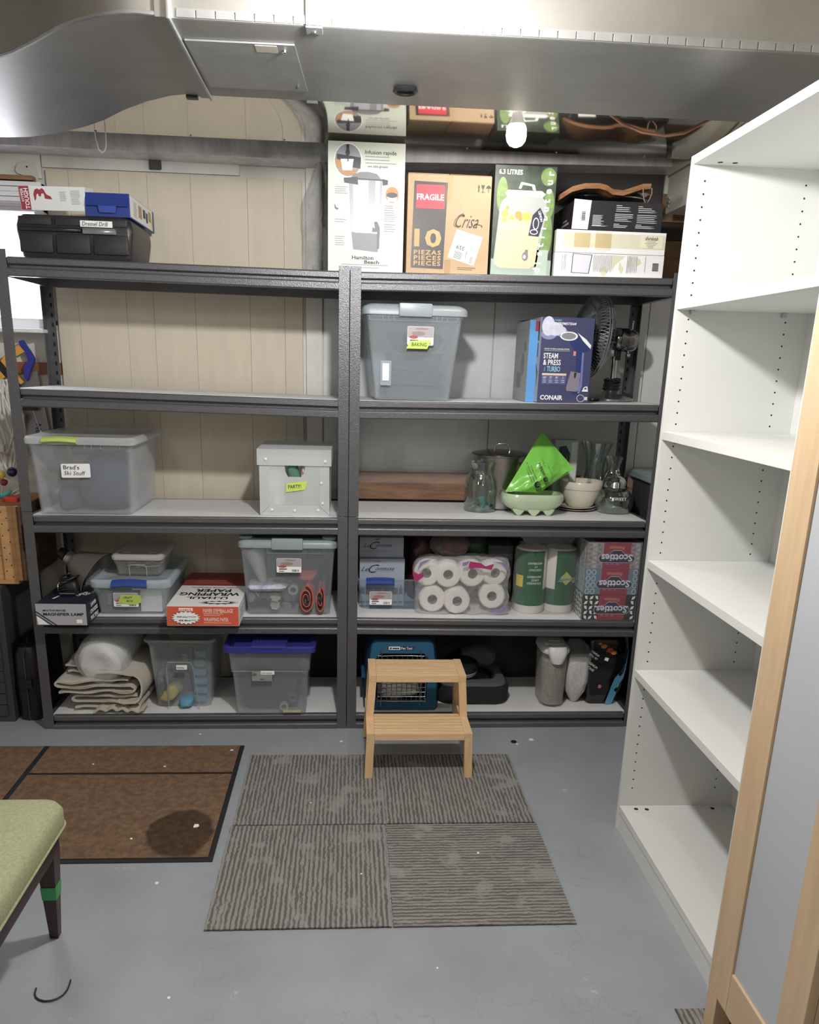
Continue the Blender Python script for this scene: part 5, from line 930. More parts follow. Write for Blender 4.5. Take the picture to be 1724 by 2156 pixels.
t = thing('wrapping_paper_box', 'flat white and orange carton reading WRAPPING PAPER, overhanging the fourth shelf', 'box', (-.560, -.105, SZ(3, -.56)+.001), 0)
f = carton(t, .277, .52, .080, P('bright white carton', 'e9e9e8', .5)); Ff = f['F']; S = .277/1400
def q(x, y): return ((x-70)*S, (1200-y)*S*1.10)
dec(t, 'orange_panel', ORR, Ff, [RC(.001, .276, .002, .079)]); r2 = random.Random(1)
def star(cx, cy, rx, ry, n, k=.78): return [(cx+(rx if i % 2 else rx*k)*math.cos(i*PI/n), cy+(ry if i % 2 else ry*k)*math.sin(i*PI/n)) for i in range(2*n)]
cx, cy = q(440, 1050); dec(t, 'starburst', BLACK, Ff, [star(cx-.001, cy-.001, .060, .0300, 18)], 1); dec(t, 'starburst', WHITE, Ff, [star(cx, cy, .057, .0275, 18)], 2)
dec(t, 'logo_frame', WHITE, Ff, [qs([(310, 865), (580, 868), (578, 925), (308, 922)])], 1)
txt(t, ORR, Ff, [('U-HAUL', *q(325, 917), .0105, {'bold': .05, 'w': 240*S, 'h': 42*S})], 3)
txt(t, P('pale orange print', 'ecc9b8', .5), Ff, [("PAPIER D'EMBALLAGE", *q(778, 953), .0175, {'bold': .05, 'w': 580*S, 'h': 84*S}), ('WRAPPING PAPER', *q(785, 1117), .0175, {'bold': .05, 'w': 482*S, 'h': 80*S})], 2)
txt(t, BLACK, Ff, [('40% plus', *q(262, 1048), .0088, {'bold': .05, 'sh': .2, 'w': 215*S, 'h': 34*S}), ('de feuilles', *q(488, 1036), .006, {'sh': .2, 'w': 150*S, 'h': 24*S}), ('40% More', *q(300, 1112), .0088, {'bold': .05, 'sh': .2, 'w': 230*S, 'h': 34*S}), ('sheets', *q(545, 1098), .006, {'w': 90*S, 'h': 22*S})], 4); dec(t, 'small_print', P('pale orange print', 'ecc9b8', .5), Ff, [qs([(785, 965), (1165, 968), (1165, 976), (785, 974)]), qs([(785, 995), (1100, 998), (1100, 1005), (785, 1003)]), qs([(788, 1135), (1310, 1138), (1310, 1146), (788, 1144)])], 1)
Tf = f['T']; dec(t, 'red_panel', DRED, Tf, [RC(.0, .277, .30, .515)]); dec(t, 'small_print', P('faded red print', 'b0574a', .5), Tf, lines(.05, .44, .18, 7, .018, .003), 1)
T2 = Tf @ Matrix.Translation((.277, .30, 0)) @ Matrix.Rotation(PI, 4, 'Z')
txt(t, BLACK, T2, [('WRAPPING', .03, .092, .046, {'bold': .05, 'sx': .86}), ('PAPER', .075, .048, .044, {'bold': .05, 'sx': .86}), ('U-HAUL', .075, .152, .032, {'bold': .05, 'sx': .9, 'ax': 'LEFT'}), ('Clean, White Newsprint', .05, .03, .016, {}), ('JUST WHAT YOU NEED', .06, .008, .014, {})]) if False else None
txt(t, BLACK, T2, [('WRAPPING', .03, .098, .047, {'bold': .05, 'sx': .88}), ('PAPER', .07, .055, .042, {'bold': .05, 'sx': .88}), ('U-HAUL', .08, .158, .036, {'bold': .05, 'sx': .82}), ('Clean, White Newsprint', .05, .028, .018, {}), ('For packing and moving', .05, .008, .014, {})]) if False else None
txt(t, BLACK, T2, [('PAPER', .06, .055, .046, {'bold': .06, 'w': .145, 'h': .042}), ('WRAPPING', .018, .108, .050, {'bold': .06, 'w': .240, 'h': .044}), ('U-HAUL', .058, .170, .036, {'bold': .06, 'w': .163, 'h': .030}), ('Clean, White Newsprint', .04, .022, .017, {'w': .19, 'h': .016})])
T3 = T2; dec(t, 'frame_line', DRED, T2, [RC(.06, .205, .155, .158)]); dec(t, 'frame_line', GREYP, T2, [RC(.06, .205, .2, .202), RC(.06, .062, .155, .202), RC(.203, .205, .155, .202)])
dec(t, 'starburst', BLACK, T2, [star(.085, .25, .08, .026, 14, .6)]); dec(t, 'starburst', WHITE, T2, [EL(.085, .25, .045, .009, 20)], 1); dec(t, 'side_print', GREYP, f['R'], lines(.05, .05, .1, 4, .01, .004))
CG = CLR('cool clear plastic', 'f7f9fa', .11, .14, 'd3dce5')
t = thing('storage_bin', 'clear bin with grey lid holding orange cloth rolls, fourth shelf by the centre posts', 'storage bin', (-.240, .015, SZ(3, -.24)+.001), 0)
bin_body(t, CG, .296, .335, .36, .372, .41, .018, .21)
grey_lid(t, .396, .43, .290, .212, .034); ribs(t, CG, [-.08, .075, .10, .125, .15], .266, .283, .003); card(t, .006, .217, .098, .058, -.006)
for s in (-1, 1): G().rb([(.318, .05, .40, .015), (.330, .056, .42, .018), (.336, .036, .39, .012)], 4, cx=s*.165, cy=.212).s_().o('raised_end', GREYL, t)
zz = SZ(3, -.24)+.006
COR = P('coral cloth', 'd4553c', .85, vary=.15, vs=30); CHC = P('charcoal felt', '33363b', .9)
def roll(cx, cy, rx, rz_, lab, n=2.6, ang=0, d=.16):
    k = thing('cloth_roll', lab, 'cloth roll', (cx, cy, zz+rz_+.004), 0, 'coral cloth rolls in the bin')
    for mat, off, nm in ((COR, 0, 'coral_layer'), (CHC, .008, 'felt_layer')):
        pts = []
        for i in range(60):
            a = i/59*n*2*PI; s = 1-i/59*.72; pts.append(((rx-off)*s*math.sin(a+ang), (rz_-off)*s*math.cos(a+ang)))
        g = G(); L = [[(x*(1+.0), y, z) for x, z in pts] for y in (-d/2, d/2)]; g.loft(L, False, False, False)
        q_ = g.b; r_ = bmesh.ops.extrude_face_region(q_, geom=q_.faces[:]); 
        for e in r_['geom']:
            if isinstance(e, bmesh.types.BMVert): v_ = Vector((e.co.x, 0, e.co.z)); e.co -= v_.normalized()*.0055
        g.s_().o(nm, mat, k)
    return k
roll(-.168, .12, .034, .062, 'left of two coral and charcoal cloth rolls in the grey lidded bin', 2.3, 0, .19); roll(-.112, .11, .022, .060, 'right of two coral and charcoal cloth rolls, tied with string, in the grey lidded bin', 1.8, .4, .17)
lump('coral_cloth', 'coral cloth draped over the left roll in the grey lidded bin', 'cloth', (-.165, .15, zz+.135), (.072, .2, .03), COR, 4)
k = thing('felt_sheet', 'rolled off-white felt sheet standing in the left of the grey lidded bin', 'felt sheet', (-.355, .10, zz+.12), 0, None, (0, math.radians(-14), 0))
G().loft([[(.055*math.cos(a)*(1-a*.04)*s+.01, .09*math.sin(a)*(1-a*.04)*s, z) for a in [i*PI/10 for i in range(26)]] for z, s in ((0, .35), (.08, .65), (.155, 1))], False, False, False).s_().o('felt_roll', P('off white felt', 'b9b6b0', .9), k)
k = thing('plastic_flange_bag', 'clear bag of beige perforated plastic parts at the bottom of the grey lidded bin', 'bag', (-.315, .12, zz)); rr = random.Random(3)
for i in range(26):
    a = rr.uniform(0, PI); Mx = Matrix.Translation((rr.uniform(-.08, .085), rr.uniform(-.07, .08), rr.uniform(.02, .085))) @ Matrix.Rotation(a, 4, 'Z') @ Matrix.Rotation(rr.uniform(.6, 1.9), 4, 'X')
    G().prism(star(0, 0, .022, .022, 7, .8), Mx, .003).o('perforated_disc', P('beige plastic', 'a39c93', .5), k)
k = thing('printed_packet', 'white plastic packet with lilac print lying on the beige parts', 'packet', (-.325, .09, zz+.10)); G().rb([(0, .15, .12, .02), (.012, .165, .14, .025), (.022, .14, .11, .02)], 5).s_().cr(.007, 26, 2).o('packet_film', P('white packet film', 'd0d3da', .35, vary=.3, vs=30, col2='9a9cc0'), k)
k = thing('tape_roll', 'small pale roll beside the coral cloth roll in the grey lidded bin', 'roll', (-.222, .10, zz+.098), 0, None, (PI/2, 0, 0)); G().lathe([(.021, 0), (.021, .05), (.012, .05), (.012, 0), (.021, 0)], n=24, cap0=False, cap1=False).s_().o('roll_body', P('pale paper roll', 'a8a49c', .7), k)
# ================================================================ SHELF 4, RIGHT
z4 = SZ(3, .2)+.001
PBL = P('pale blue carton', 'a3aec0', .45)
for i, (x, y, dz, lab) in enumerate(((.148, .165, 0, 'lower pale blue wine carton with gold crown, standing in the clear bin'),)):
    t = thing('wine_carton', lab, 'box', (x-.003, y, z4+.006), 0)
    f = carton(t, .19, .20, .205, PBL); Ff = f['F']; S = .19/1040
    def q(x, y): return ((x-150)*S, (1900-y)*S*1.02)
    txt(t, P('slate ink', '2c3348', .5), Ff, [('Le', *q(180, 1080), .021, {'sh': .6, 'w': 175*S, 'h': 95*S}), ('C', *q(352, 1125), .040, {'sh': .45, 'w': 250*S, 'h': 205*S}), ('ontesse', *q(515, 1062), .021, {'sh': .6, 'w': 440*S, 'h': 78*S})], 1)
    dec(t, 'gold_crown', P('dull gold print', 'a58f5a', .4), Ff, [[q(500, 870), q(495, 825), q(520, 850), q(540, 815), q(560, 848), q(590, 815), q(605, 850), q(630, 825), q(620, 870)]], 1); dec(t, 'rule_line', GREYP, Ff, [qs([(165, 1095), (970, 1080), (970, 1084), (165, 1099)])], 1)
    BO = P('olive bottle print', '6d6d58', .4); LB = P('label grey print', 'b5b6ae', .5); BB = P('slate base print', '6b7890', .5); bs = []
    for j in range(6):
        xx = 105+j*194; xl = max(xx, 152); bs.append((xl, min(xx+165, 1150)))
    dec(t, 'bottle_picture', P('bottle neck print', 'aab0b8', .5), Ff, [qs([(a+50, 1370), (b-50, 1370), (b-25, 1480), (a+25, 1480)]) for a, b in bs[1:]], 0); dec(t, 'bottle_picture', BO, Ff, [qs([(a, 1620), (a, 1510), (a+25, 1475), (b-25, 1475), (b, 1510), (b, 1620)]) for a, b in bs], 1)
    dec(t, 'bottle_label_picture', LB, Ff, [qs([(a, 1620), (b, 1620), (b, 1785), (a, 1785)]) for a, b in bs], 1); dec(t, 'bottle_base_picture', BB, Ff, [qs([(a, 1790), (b, 1790), (b, 1830), (a, 1830)]) for a, b in bs], 1)
t = thing('wine_carton', 'upper pale blue wine carton behind, with scripted lettering and torn top', 'box', (.142, .19, z4+.213), 0)
f = carton(t, .186, .18, .085, PBL); Ff = f['F']; S = .186/1010
def q(x, y): return ((x-145)*S, (820-y)*S*1.0)
txt(t, MATS['slate ink'], Ff, [('Le', *q(228, 590), .019, {'sh': .6, 'w': 160*S, 'h': 88*S}), ('C', *q(375, 632), .036, {'sh': .45, 'w': 225*S, 'h': 180*S}), ('ontesse', *q(515, 575), .019, {'sh': .6, 'w': 370*S, 'h': 66*S})], 1); txt(t, GREYP, Ff, [('DE SPARKLING WINE OF THE PARTY', *q(165, 690), .0085, {'sp': 1.05, 'sx': .9})], 1)
dec(t, 'torn_notch', P('brown card edge', '8c6f58', .7), Ff, [qs([(500, 385), (610, 385), (595, 415), (515, 415)])], 1)
t = thing('open_bin', 'low clear bin with blue handle holding the pale blue wine cartons', 'storage bin', (.185, .12, z4-.0002), 0)
CB4 = CLR('icy clear plastic', 'f3f7fb', .10, .15, 'b3c3d6')
bin_body(t, CB4, .135, .255, .25, .285, .28, .018, .14); handle(t, BH, -.108, .01, .112, -.016, .028, .003); card(t, -.046, .055, .094, .058, -.006, 'a8737c')
G().tube([(p[0], p[1], .134) for p in rloop(.30, .295, .02, 0, 0, .14, 5)], .0035, 6, True).s_().o('rim', CB4, t); ribs(t, CB4, [.05, .075, .12], .112, .130, .0)
# toilet roll pack
t = thing('toilet_roll_pack', 'crinkled clear pack of white toilet rolls with pink and violet print', 'toilet rolls', (.49, .08, z4), 0)
TPW = P('soft white tissue', 'e2ddd8', .9, bump=.4, bs=200); CARDT = P('grey cardboard tube', '8a8580', .8)
RL = [(-.163, .168, .012, 1, -.25), (-.073, .165, .0, 1, 0), (.030, .168, .004, 1, .12), (.128, .170, .016, 1, .25), (-.135, .057, .0, 1, 0), (-.032, .055, -.016, 1, .05), (.118, .070, .012, 1, -.1)]
for x, z, y, sc, yaw in RL:
    Mx = Matrix.Translation((x, y+.012, z)) @ Matrix.Rotation(yaw, 4, 'Z') @ Matrix.Rotation(-PI/2, 4, 'X')
    r_ = G().lathe([(.021, .0), (.035, -.003), (.050, -.001), (.0555, .006), (.056, .05), (.0555, .095), (.05, .10), (.021, .10), (.021, .0)], n=36, M=Mx, cap0=False, cap1=False).s_().o('toilet_roll', TPW, t)
    G().lathe([(.0209, .001), (.0209, .099), (.0195, .099), (.0195, .001), (.0209, .001)], n=24, M=Mx, cap0=False, cap1=False).s_().o('cardboard_core', CARDT, r_)
FILM = CLR('crinkled clear wrap', 'fdfdfe', .17, .05, 'f6f7f9', 1.0, 60)
g = G(); ring = []
outl = [(-.2, .03), (-.19, .0), (-.06, -.0), (.0, .0), (.08, .0), (.16, .01), (.185, .06), (.178, .12), (.19, .18), (.17, .228), (.10, .232), (.03, .24), (-.07, .232), (-.15, .235), (-.21, .20), (-.205, .10)]
def smo(o, n=4):
    out = []
    N = len(o)
    for i in range(N):
        p0, p1, p2, p3 = o[i-1], o[i], o[(i+1) % N], o[(i+2) % N]
        for k in range(n):
            s = k/n; out.append(tuple(.5*((2*p1[j])+(-p0[j]+p2[j])*s+(2*p0[j]-5*p1[j]+4*p2[j]-p3[j])*s*s+(-p0[j]+3*p1[j]-3*p2[j]+p3[j])*s**3) for j in (0, 1)))
    return out
oo = smo(outl); c_ = (-.01, .115)
for y, s in ((-.016, .3), (-.018, .7), (-.012, .93), (.008, 1.0), (.06, 1.02), (.10, 1.0), (.125, .9), (.13, .5)):
    ring.append([((x-c_[0])*s+c_[0], y, max(.001, (z-c_[1])*s+c_[1])) for x, z in oo])
g.loft(ring); g.cr(.006, 38, 4, lambda c: c.z < .004); 
for v in g.b.verts: v.co.z = max(v.co.z, .0005)
g.s_().o('plastic_wrap', FILM, t)
PKP = P('magenta film print', 'b4246c', .35); VIO = P('violet film print', '8f7bb5', .4)
for pts in ([(-.225, .19), (-.20, .175), (-.185, .182), (-.178, .165), (-.205, .145), (-.218, .15)], [(.01, .232), (.055, .225), (.075, .212), (.11, .222), (.10, .197), (.07, .203), (.04, .205), (.01, .20), (.005, .215)]): G().prism(pts, fr((0, -.024, 0), (1, 0, 0), (0, 0, 1)), .0012).o('pink_print', PKP, t)
for pts in ([(-.205, .19), (-.195, .225), (-.17, .235), (-.15, .236), (-.185, .215)], [(.09, .018), (.15, .012), (.18, .03), (.175, .05), (.15, .028)], [(-.02, .225), (.01, .233), (.0, .215), (-.02, .21)], [(.1, .232), (.15, .228), (.178, .19), (.165, .195), (.14, .222)]): G().prism(pts, fr((0, -.0205, 0), (1, 0, 0), (0, 0, 1)), .0012).o('violet_print', VIO, t)
txt(t, WHITE, fr((.02, -.0262, .214), (1, 0, -.2), (.2, 0, 1)), [('ROYALE', 0, 0, .012, {'bold': .02}), ]) if False else None
# dark plastic bag with red print above
t = thing('red_printed_bag', 'clear and red printed plastic bag lying on top of the toilet roll pack', 'bag', (.43, .19, z4+.235), 0)
g = G().rb([(0, .12, .10, .04), (.02, .16, .14, .05), (.05, .165, .15, .05), (.075, .14, .12, .05), (.088, .08, .08, .03)], 6); g.sub(1); g.cr(.012, 22, 7); g.s_().o('bag_film', CLR('dirty clear film', 'e8e4e4', .35, .1, '8a8484', .9, 40), t)
k = lump('red_candy_packets', 'red and black packets inside the clear bag above the toilet rolls', 'packets', (.45, .20, z4+.24), (.11, .08, .06), P('red and black foil', 'c0302c', .35, vary=.8, vs=22, col2='1c1b1e', bump=.5, bs=50), 3)
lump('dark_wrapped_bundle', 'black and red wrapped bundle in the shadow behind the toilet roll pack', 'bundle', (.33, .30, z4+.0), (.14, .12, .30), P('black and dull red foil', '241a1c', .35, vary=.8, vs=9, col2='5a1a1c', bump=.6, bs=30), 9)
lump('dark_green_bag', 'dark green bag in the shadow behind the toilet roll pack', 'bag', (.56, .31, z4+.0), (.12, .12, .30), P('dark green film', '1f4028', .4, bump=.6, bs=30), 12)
t = thing('grey_carton', 'grey carton end between the toilet rolls and paper towels, at the back', 'box', (.672, .30, z4+.0)); f = carton(t, .112, .12, .245, P('dusty grey carton', '6a656a', .7)); dec(t, 'lower_panel', P('lilac grey print', '85838f', .6), f['F'], [RC(.002, .11, .18, .21)])
# paper towels
t = thing('paper_towel_pack', 'green and white wrapped pack of two paper towel rolls, printed upside down', 'paper towels', (.846, .165, SZ(3, .85)+.001), 0)
GRN2 = P('deep green film print', '12603a', .3, vary=.12, vs=20)
for x, y in ((-.066, 0), (.062, .012)):
    r_ = G().lathe([(.012, 0), (.062, 0), (.066, .006), (.066, .27), (.062, .278), (.012, .278)], x, y, 0, 36).s_().o('paper_towel_roll', TPW, t)
g = G()
for (x, y, a0, a1) in ((-.066, 0, -3.5, -.85), (.062, .012, -2.05, .45)):
    L = [[(x+.0668*math.cos(a), y+.0668*math.sin(a), z) for a in [a0+(a1-a0)*i/18 for i in range(19)]] for z in (.035, .16, .272)]; g.loft(L, False, False, False)
g.s_().o('green_print', GRN2, t)
L = [[(-.066+.0667*math.cos(a), .0667*math.sin(a), z) for a in [-.85+.85*i/8 for i in range(9)]] for z in (.035, .105)]; g = G().loft(L, False, False, False); L = [[(.062+.0667*math.cos(a), .012+.0667*math.sin(a), z) for a in [-3.14+1.09*i/8 for i in range(9)]] for z in (.035, .105)]; g.loft(L, False, False, False); g.s_().o('grey_green_print', P('grey green film print', '3f6a55', .35), t)
G().prism(RC(-.129, -.103, .115, .17), fr((0, -.052, 0), (1, -.5, 0), (0, 0, 1)), .001).o('yellow_tag', P('golden yellow print', 'e3c21c', .4), t) if False else G().loft([[(-.066+.0676*math.cos(a), .0676*math.sin(a), z) for a in [-2.85+.6*i/5 for i in range(6)]] for z in (.115, .165)], False, False, False).s_().o('yellow_tag', P('golden yellow print', 'e3c21c', .4), t)
T4 = fr((-.031, -.0670, .175), (-1, 0, 0), (0, 0, -1))
txt(t, P('pale green print', 'c9dccf', .5), T4, [('ABSORBANT', .0, .01, .0105, {'bold': .04, 'sx': .85}), ('ET', .018, -.002, .008, {}), ('RESISTANT', .004, -.014, .0105, {'bold': .03, 'sx': .85})] if False else [('STRONGEST', .0, .036, .0105, {'bold': .05, 'w': .064, 'h': .0095}), ('& MOST', .012, .022, .0105, {'bold': .04, 'w': .034, 'h': .0095}), ('ABSORBENT', .0, .008, .0105, {'bold': .04, 'w': .064, 'h': .0095}), ('RESISTANT', .004, -.022, .0105, {'bold': .04, 'w': .054, 'h': .0095}), ('ET', .024, -.036, .009, {'w': .012, 'h': .0085}), ('ABSORBANT', .0, -.050, .0105, {'bold': .04, 'w': .064, 'h': .0095})], 0, fn=wrapc(-.066, 0, .0668))
G().prism([(0, .03), (.028, 0), (0, -.03), (-.028, 0)], fr((.075, -.0572, .155), (1, 0, 0), (0, 0, 1)), .0008).o('diamond_logo', P('olive yellow print', 'a8b84a', .4), t)
txt(t, P('white film lettering', 'e8efe9', .4), fr((.110, -.0585, .166), (-1, 0, -.08), (.08, 0, -1)), [('Bounty', 0, 0, .023, {'bold': .10, 'sh': .15, 'w': .070, 'h': .026})], 0); txt(t, DK, fr((.1085, -.0592, .165), (-1, 0, -.08), (.08, 0, -1)), [('Bounty', 0, 0, .022, {'bold': .02, 'sh': .15, 'w': .067, 'h': .023})], 0)
FLM = CLR('thin clear wrap', 'fcfcfc', .05, .07, 'dfe3e1', .8, 26)
g = G().rb([(.001, .235, .115, .05), (.004, .268, .148, .065), (.15, .272, .15, .066), (.27, .268, .146, .06), (.284, .23, .11, .05)], 10, True, False, 0, .006); g.cr(.0015, 40, 2, lambda c: c.z < .01); g.s_().o('plastic_wrap', FLM, t)
L = []
for j, (z, w_, d_) in enumerate(((.284, .23, .11), (.298, .20, .08), (.314, .22, .07), (.327, .25, .06))): L.append([(p[0]+.008*noise.noise(Vector((p[0]*60, p[1]*60, j))), p[1]+.02*noise.noise(Vector((p[0]*40, j, 3))), z+.009*noise.noise(Vector((p[0]*50, p[1]*50, j*2+1)))) for p in rloop(w_, d_, .03, 0, 0, .006, 10)])
G().loft(L, False, False).s_().o('bunched_wrap', CLR('bunched clear wrap', 'f3f6f5', .30, .1, 'b9c6c2', 1.0, 30), t)
# tissue boxes
CRIM = P('crimson box print', '9c1f45', .45); NVB = P('navy badge print', '23264a', .45)
TB = [('black and white patterned tissue box, bottom of the stack of three', P('black white box', '1e1f24', .5), 'bw'), ('blue lattice patterned tissue box, middle of the stack of three', P('slate blue box', '6b8298', .5), 'lat'), ('grey and mauve triangle patterned tissue box, top of the stack of three', P('grey mauve box', '9a959b', .5), 'tri')]
for i, (lab, mt_, kind) in enumerate(TB):
    t = thing('tissue_box', lab, 'tissue box', (1.090+.0035*i*0, .03, SZ(3, 1.09)+.001+i*.1105), .0, 'stacked tissue boxes')
    w_, h_ = .222, .110; f = carton(t, w_, .24, h_, mt_); Ff = f['F']; x0, x1 = .066, .180
    r2 = random.Random(i)
    if kind == 'bw':
        for Fx, ww in ((Ff, w_), (f['L'], .24)):
            dec(t, 'leaf_pattern', WHITE, Fx, [[(x, z), (x+.012, z+.004), (x+.016, z+.017), (x+.004, z+.013)] if (a+b) % 2 else [(x+.014, z), (x+.012, z+.016), (x+.001, z+.017), (x+.004, z+.005)] for a in range(int(ww/.022)) for b in range(5) for x, z in ((a*.022+.002+.004*r2.random(), b*.0215+.002),) if Fx is not Ff or x < x0-.016 or x > x1])
    elif kind == 'lat':
        for Fx, ww in ((Ff, w_), (f['L'], .24)):
            ps = []
            for a in range(int(ww/.022)):
                for b in range(4):
                    cx, cz = a*.022+.012, b*.0275+.013
                    if Fx is Ff and x0-.012 < cx < x1+.011: continue
                    o_ = EL(cx, cz, .0105, .0130, 6, 0, 2*PI); in_ = EL(cx, cz, .0075, .0098, 6)
                    for k in range(6): ps.append([o_[k], o_[(k+1) % 6], in_[(k+1) % 6], in_[k]])
            dec(t, 'lattice_pattern', P('ice blue print', 'b9cfdd', .5), Fx, ps)
    else:
        cols = [P('mauve print', '8d7078', .5), P('light grey print', 'b4b2b6', .5), P('steel grey print', '7a7f8c', .5)]
        for c in range(3):
            for Fx, ww in ((Ff, w_), (f['L'], .24)):
                ps = []
                for a in range(int(ww/.02)+1):
                    for b in range(6):
                        if (a*7+b*3) % 3 != c: continue
                        x, z = a*.02, b*.018+.001
                        if x > ww-.02: continue
                        if Fx is Ff and x0-.02 < x < x1-.001: continue
                        ps.append([(x+.001, z+.001), (x+.019, z+.009), (x+.001, z+.016)] if b % 2 else [(x+.019, z+.001), (x+.019, z+.016), (x+.002, z+.009)])
                if ps: dec(t, 'triangle_pattern', cols[c], Fx, ps)
    dec(t, 'crimson_panel', CRIM, Ff, [RC(x0, x1, .0005, h_-.0005)], 1); dec(t, 'crimson_panel', CRIM, f['T'], [RC(x0-.03, x1+.03, .0, .06)], 0)
    bd = [(x0-.018, .044), (x0-.014, .034), (x0-.004, .028), (x1+.004, .028), (x1+.014, .034), (x1+.018, .044), (x1+.012, .056), (x1-.004, .061), (x1-.026, .063), ((x0+x1)/2+.016, .077), ((x0+x1)/2-.016, .077), (x0+.026, .063), (x0+.004, .061), (x0-.012, .056)]
    dec(t, 'badge_edge', P('lilac grey badge edge', 'b9b6cc', .5), Ff, [[((x-.123)*1.03+.123, (z-.050)*1.10+.050) for x, z in bd]], 2); dec(t, 'badge', NVB, Ff, [bd], 3)
    Tu = fr(Ff @ Vector((x1+.009, .066, 0)), (-1, 0, 0), (0, 0, -1))
    txt(t, P('lilac white print', 'd5d3e6', .5), Tu, [('Scotties', .003, -.019+.0225-.0035, .0275, {'bold': .045, 'sx': .93})] if False else [('Scotties', .0, .0035, .0275, {'bold': .07, 'w': .131, 'h': .031})], 4)
    Tp = fr(Ff @ Vector((x1-.012, .1, 0)), (-1, 0, 0), (0, 0, -1))
    txt(t, P('gold box print', 'c9913c', .5), Tp, [('Premium', .012, .004, .014, {'sh': .45, 'bold': .03, 'w': .066, 'h': .015})], 2); dec(t, 'small_print', P('pink small print', 'c06a86', .5), Ff, [RC(x0+.012+k*.022, x0+.024+k*.022, .018, .022) for k in range(3)]+[RC(x0+.02, x1-.03, .092, .094)], 2)
t = thing('tissue_pack_wrap', 'thin clear wrap around the stack of three tissue boxes', 'plastic wrap', (1.090, .0265, SZ(3, 1.09)+.0005))
g = G(); g.loft([[(-.1145, -.0008, z), (.1145, -.0008, z), (.1145, .245, z), (-.1145, .245, z)] for z in (0, .11, .22, .336)], False, False); g.s_().o('film', FLM, t)
# ================================================================ SHELF 5, LEFT
z5 = SZ(4, -1.0)+.001
CAN = P('unbleached canvas', 'c6bfb0', .9, bump=.5, bs=180, vary=.08, vs=9)
t = thing('folded_drop_cloth', 'heap of folded beige canvas drop cloth on the bottom shelf', 'drop cloth', (-1.015, .02, z5))
def serp(x0, x1, z0, n, dz, tk, seed, xr=.0):
    """folded sheet profile: n layers joined by round folds, returned as closed outline pieces"""
    r2 = random.Random(seed); pts = []
    for i in range(n):
        z = z0+i*dz; a, b = (x0+r2.uniform(0, .02), x1-r2.uniform(0, .03)); seg = [(a+(b-a)*k/14, z+.003*math.sin(k*.9+i)) for k in range(15)]
        if i % 2: seg.reverse()
        pts += seg
        if i < n-1:
            ex, ez = seg[-1]; s = 1 if not i % 2 else -1
            for k in range(1, 6): a_ = -PI/2+k*PI/6; pts.append((ex+s*dz*.75*math.cos(a_), ez+dz/2+dz/2*math.sin(a_)))
    return pts
def ribbon(pts, tk, y0, y1, ny, seed, amp=.006):
    g = G(); N = len(pts); nr = []
    for i in range(N):
        a, b = Vector(pts[max(i-1, 0)]), Vector(pts[min(i+1, N-1)]); d = (b-a).normalized(); nr.append(Vector((-d.y, d.x)))
    loops = []
    for j in range(ny+1):
        y = y0+(y1-y0)*j/ny; L = []
        for sgn in (1, -1):
            rng = range(N) if sgn > 0 else range(N-1, -1, -1)
            for i in rng:
                p = Vector(pts[i])+nr[i]*tk/2*sgn; n_ = noise.noise_vector(Vector((p.x*9+seed, y*7, p.y*9)))
                L.append((p.x+n_.x*amp*1.5, y+n_.y*amp*3*(1 if j in (0, ny) else .6), max(.0015, p.y+n_.z*amp)))
        loops.append(L)
    return g.loft(loops)
ribbon(serp(-.115, .165, .018, 3, .026, .011, 1), .009, .02, .38, 12, 2, .008).s_().o('lower_fold', CAN, t)
ribbon(serp(-.165, .13, .094, 3, .024, .011, 4), .008, .0, .37, 12, 5, .010).s_().o('middle_fold', CAN, t)
ribbon(serp(-.165, .02, .168, 2, .022, .010, 6), .007, .06, .36, 10, 9, .010).s_().o('upper_fold', CAN, t)
pts = [(.02+.003*math.sin(i), .205-.0*i) for i in range(3)]
pts = [(.0+i*.014, .178+.012*math.sin(i*.35)) for i in range(8)]+[(.125+.055*math.sin(a), .115+.062*math.cos(a)) for a in [i*PI/9 for i in range(9)]]+[(.09, .045), (.06, .055)]
ribbon(pts, .007, -.005, .34, 12, 12, .012).s_().o('side_fold', CAN, t)
pts = [(-.03+i*.011, .012+.014*abs(math.sin(i*.75))) for i in range(20)]
ribbon(pts, .007, -.015, .06, 5, 14, .006).s_().o('trailing_hem', CAN, t)
t = thing('bubble_wrap_roll', 'roll of white foam in a clear plastic bag lying on the canvas', 'roll', (-1.015, .03, z5+.212))
Mx = Matrix.Rotation(math.radians(-6), 4, 'Z') @ Matrix.Rotation(-PI/2+.18, 4, 'X')
g = G().lathe([(.02, .01), (.04, 0), (.07, -.002), (.088, .01), (.092, .05), (.09, .28), (.08, .30)], n=36, M=Mx); g.cr(.006, 16, 2); g.s_().o('foam_roll', P('white foam', 'e2e5e8', .6, bump=.7, bs=60), t)
g = G().lathe([(.03, -.014), (.075, -.016), (.098, .0), (.104, .05), (.10, .30), (.09, .33)], n=40, M=Mx); g.cr(.009, 17, 5); g.s_().o('plastic_bag', CLR('glossy bag film', 'fbfbfc', .16, .05, 'eef0f2', 1.0, 26), t)
lump('green_plastic_bundle', 'dark green plastic bundle behind the foam roll on the bottom shelf', 'bundle', (-.93, .345, z5+.215), (.28, .10, .19), P('dark green plastic film', '1c5a44', .35, bump=.5, bs=30), 5)
t = thing('yellow_level', 'yellowish timber strip leaning behind the canvas on the bottom shelf', 'strip', (-1.14, .40, z5+.12), 0, None, (0, math.radians(-28), 0)); G().bx(-.06, .10, -.008, .008, .0, .035, .002).o('strip_body', P('mustard painted wood', '6f6228', .7), t)
CG2 = CLR('grey clear plastic', 'f8fafb', .12, .14, 'dde4ec')
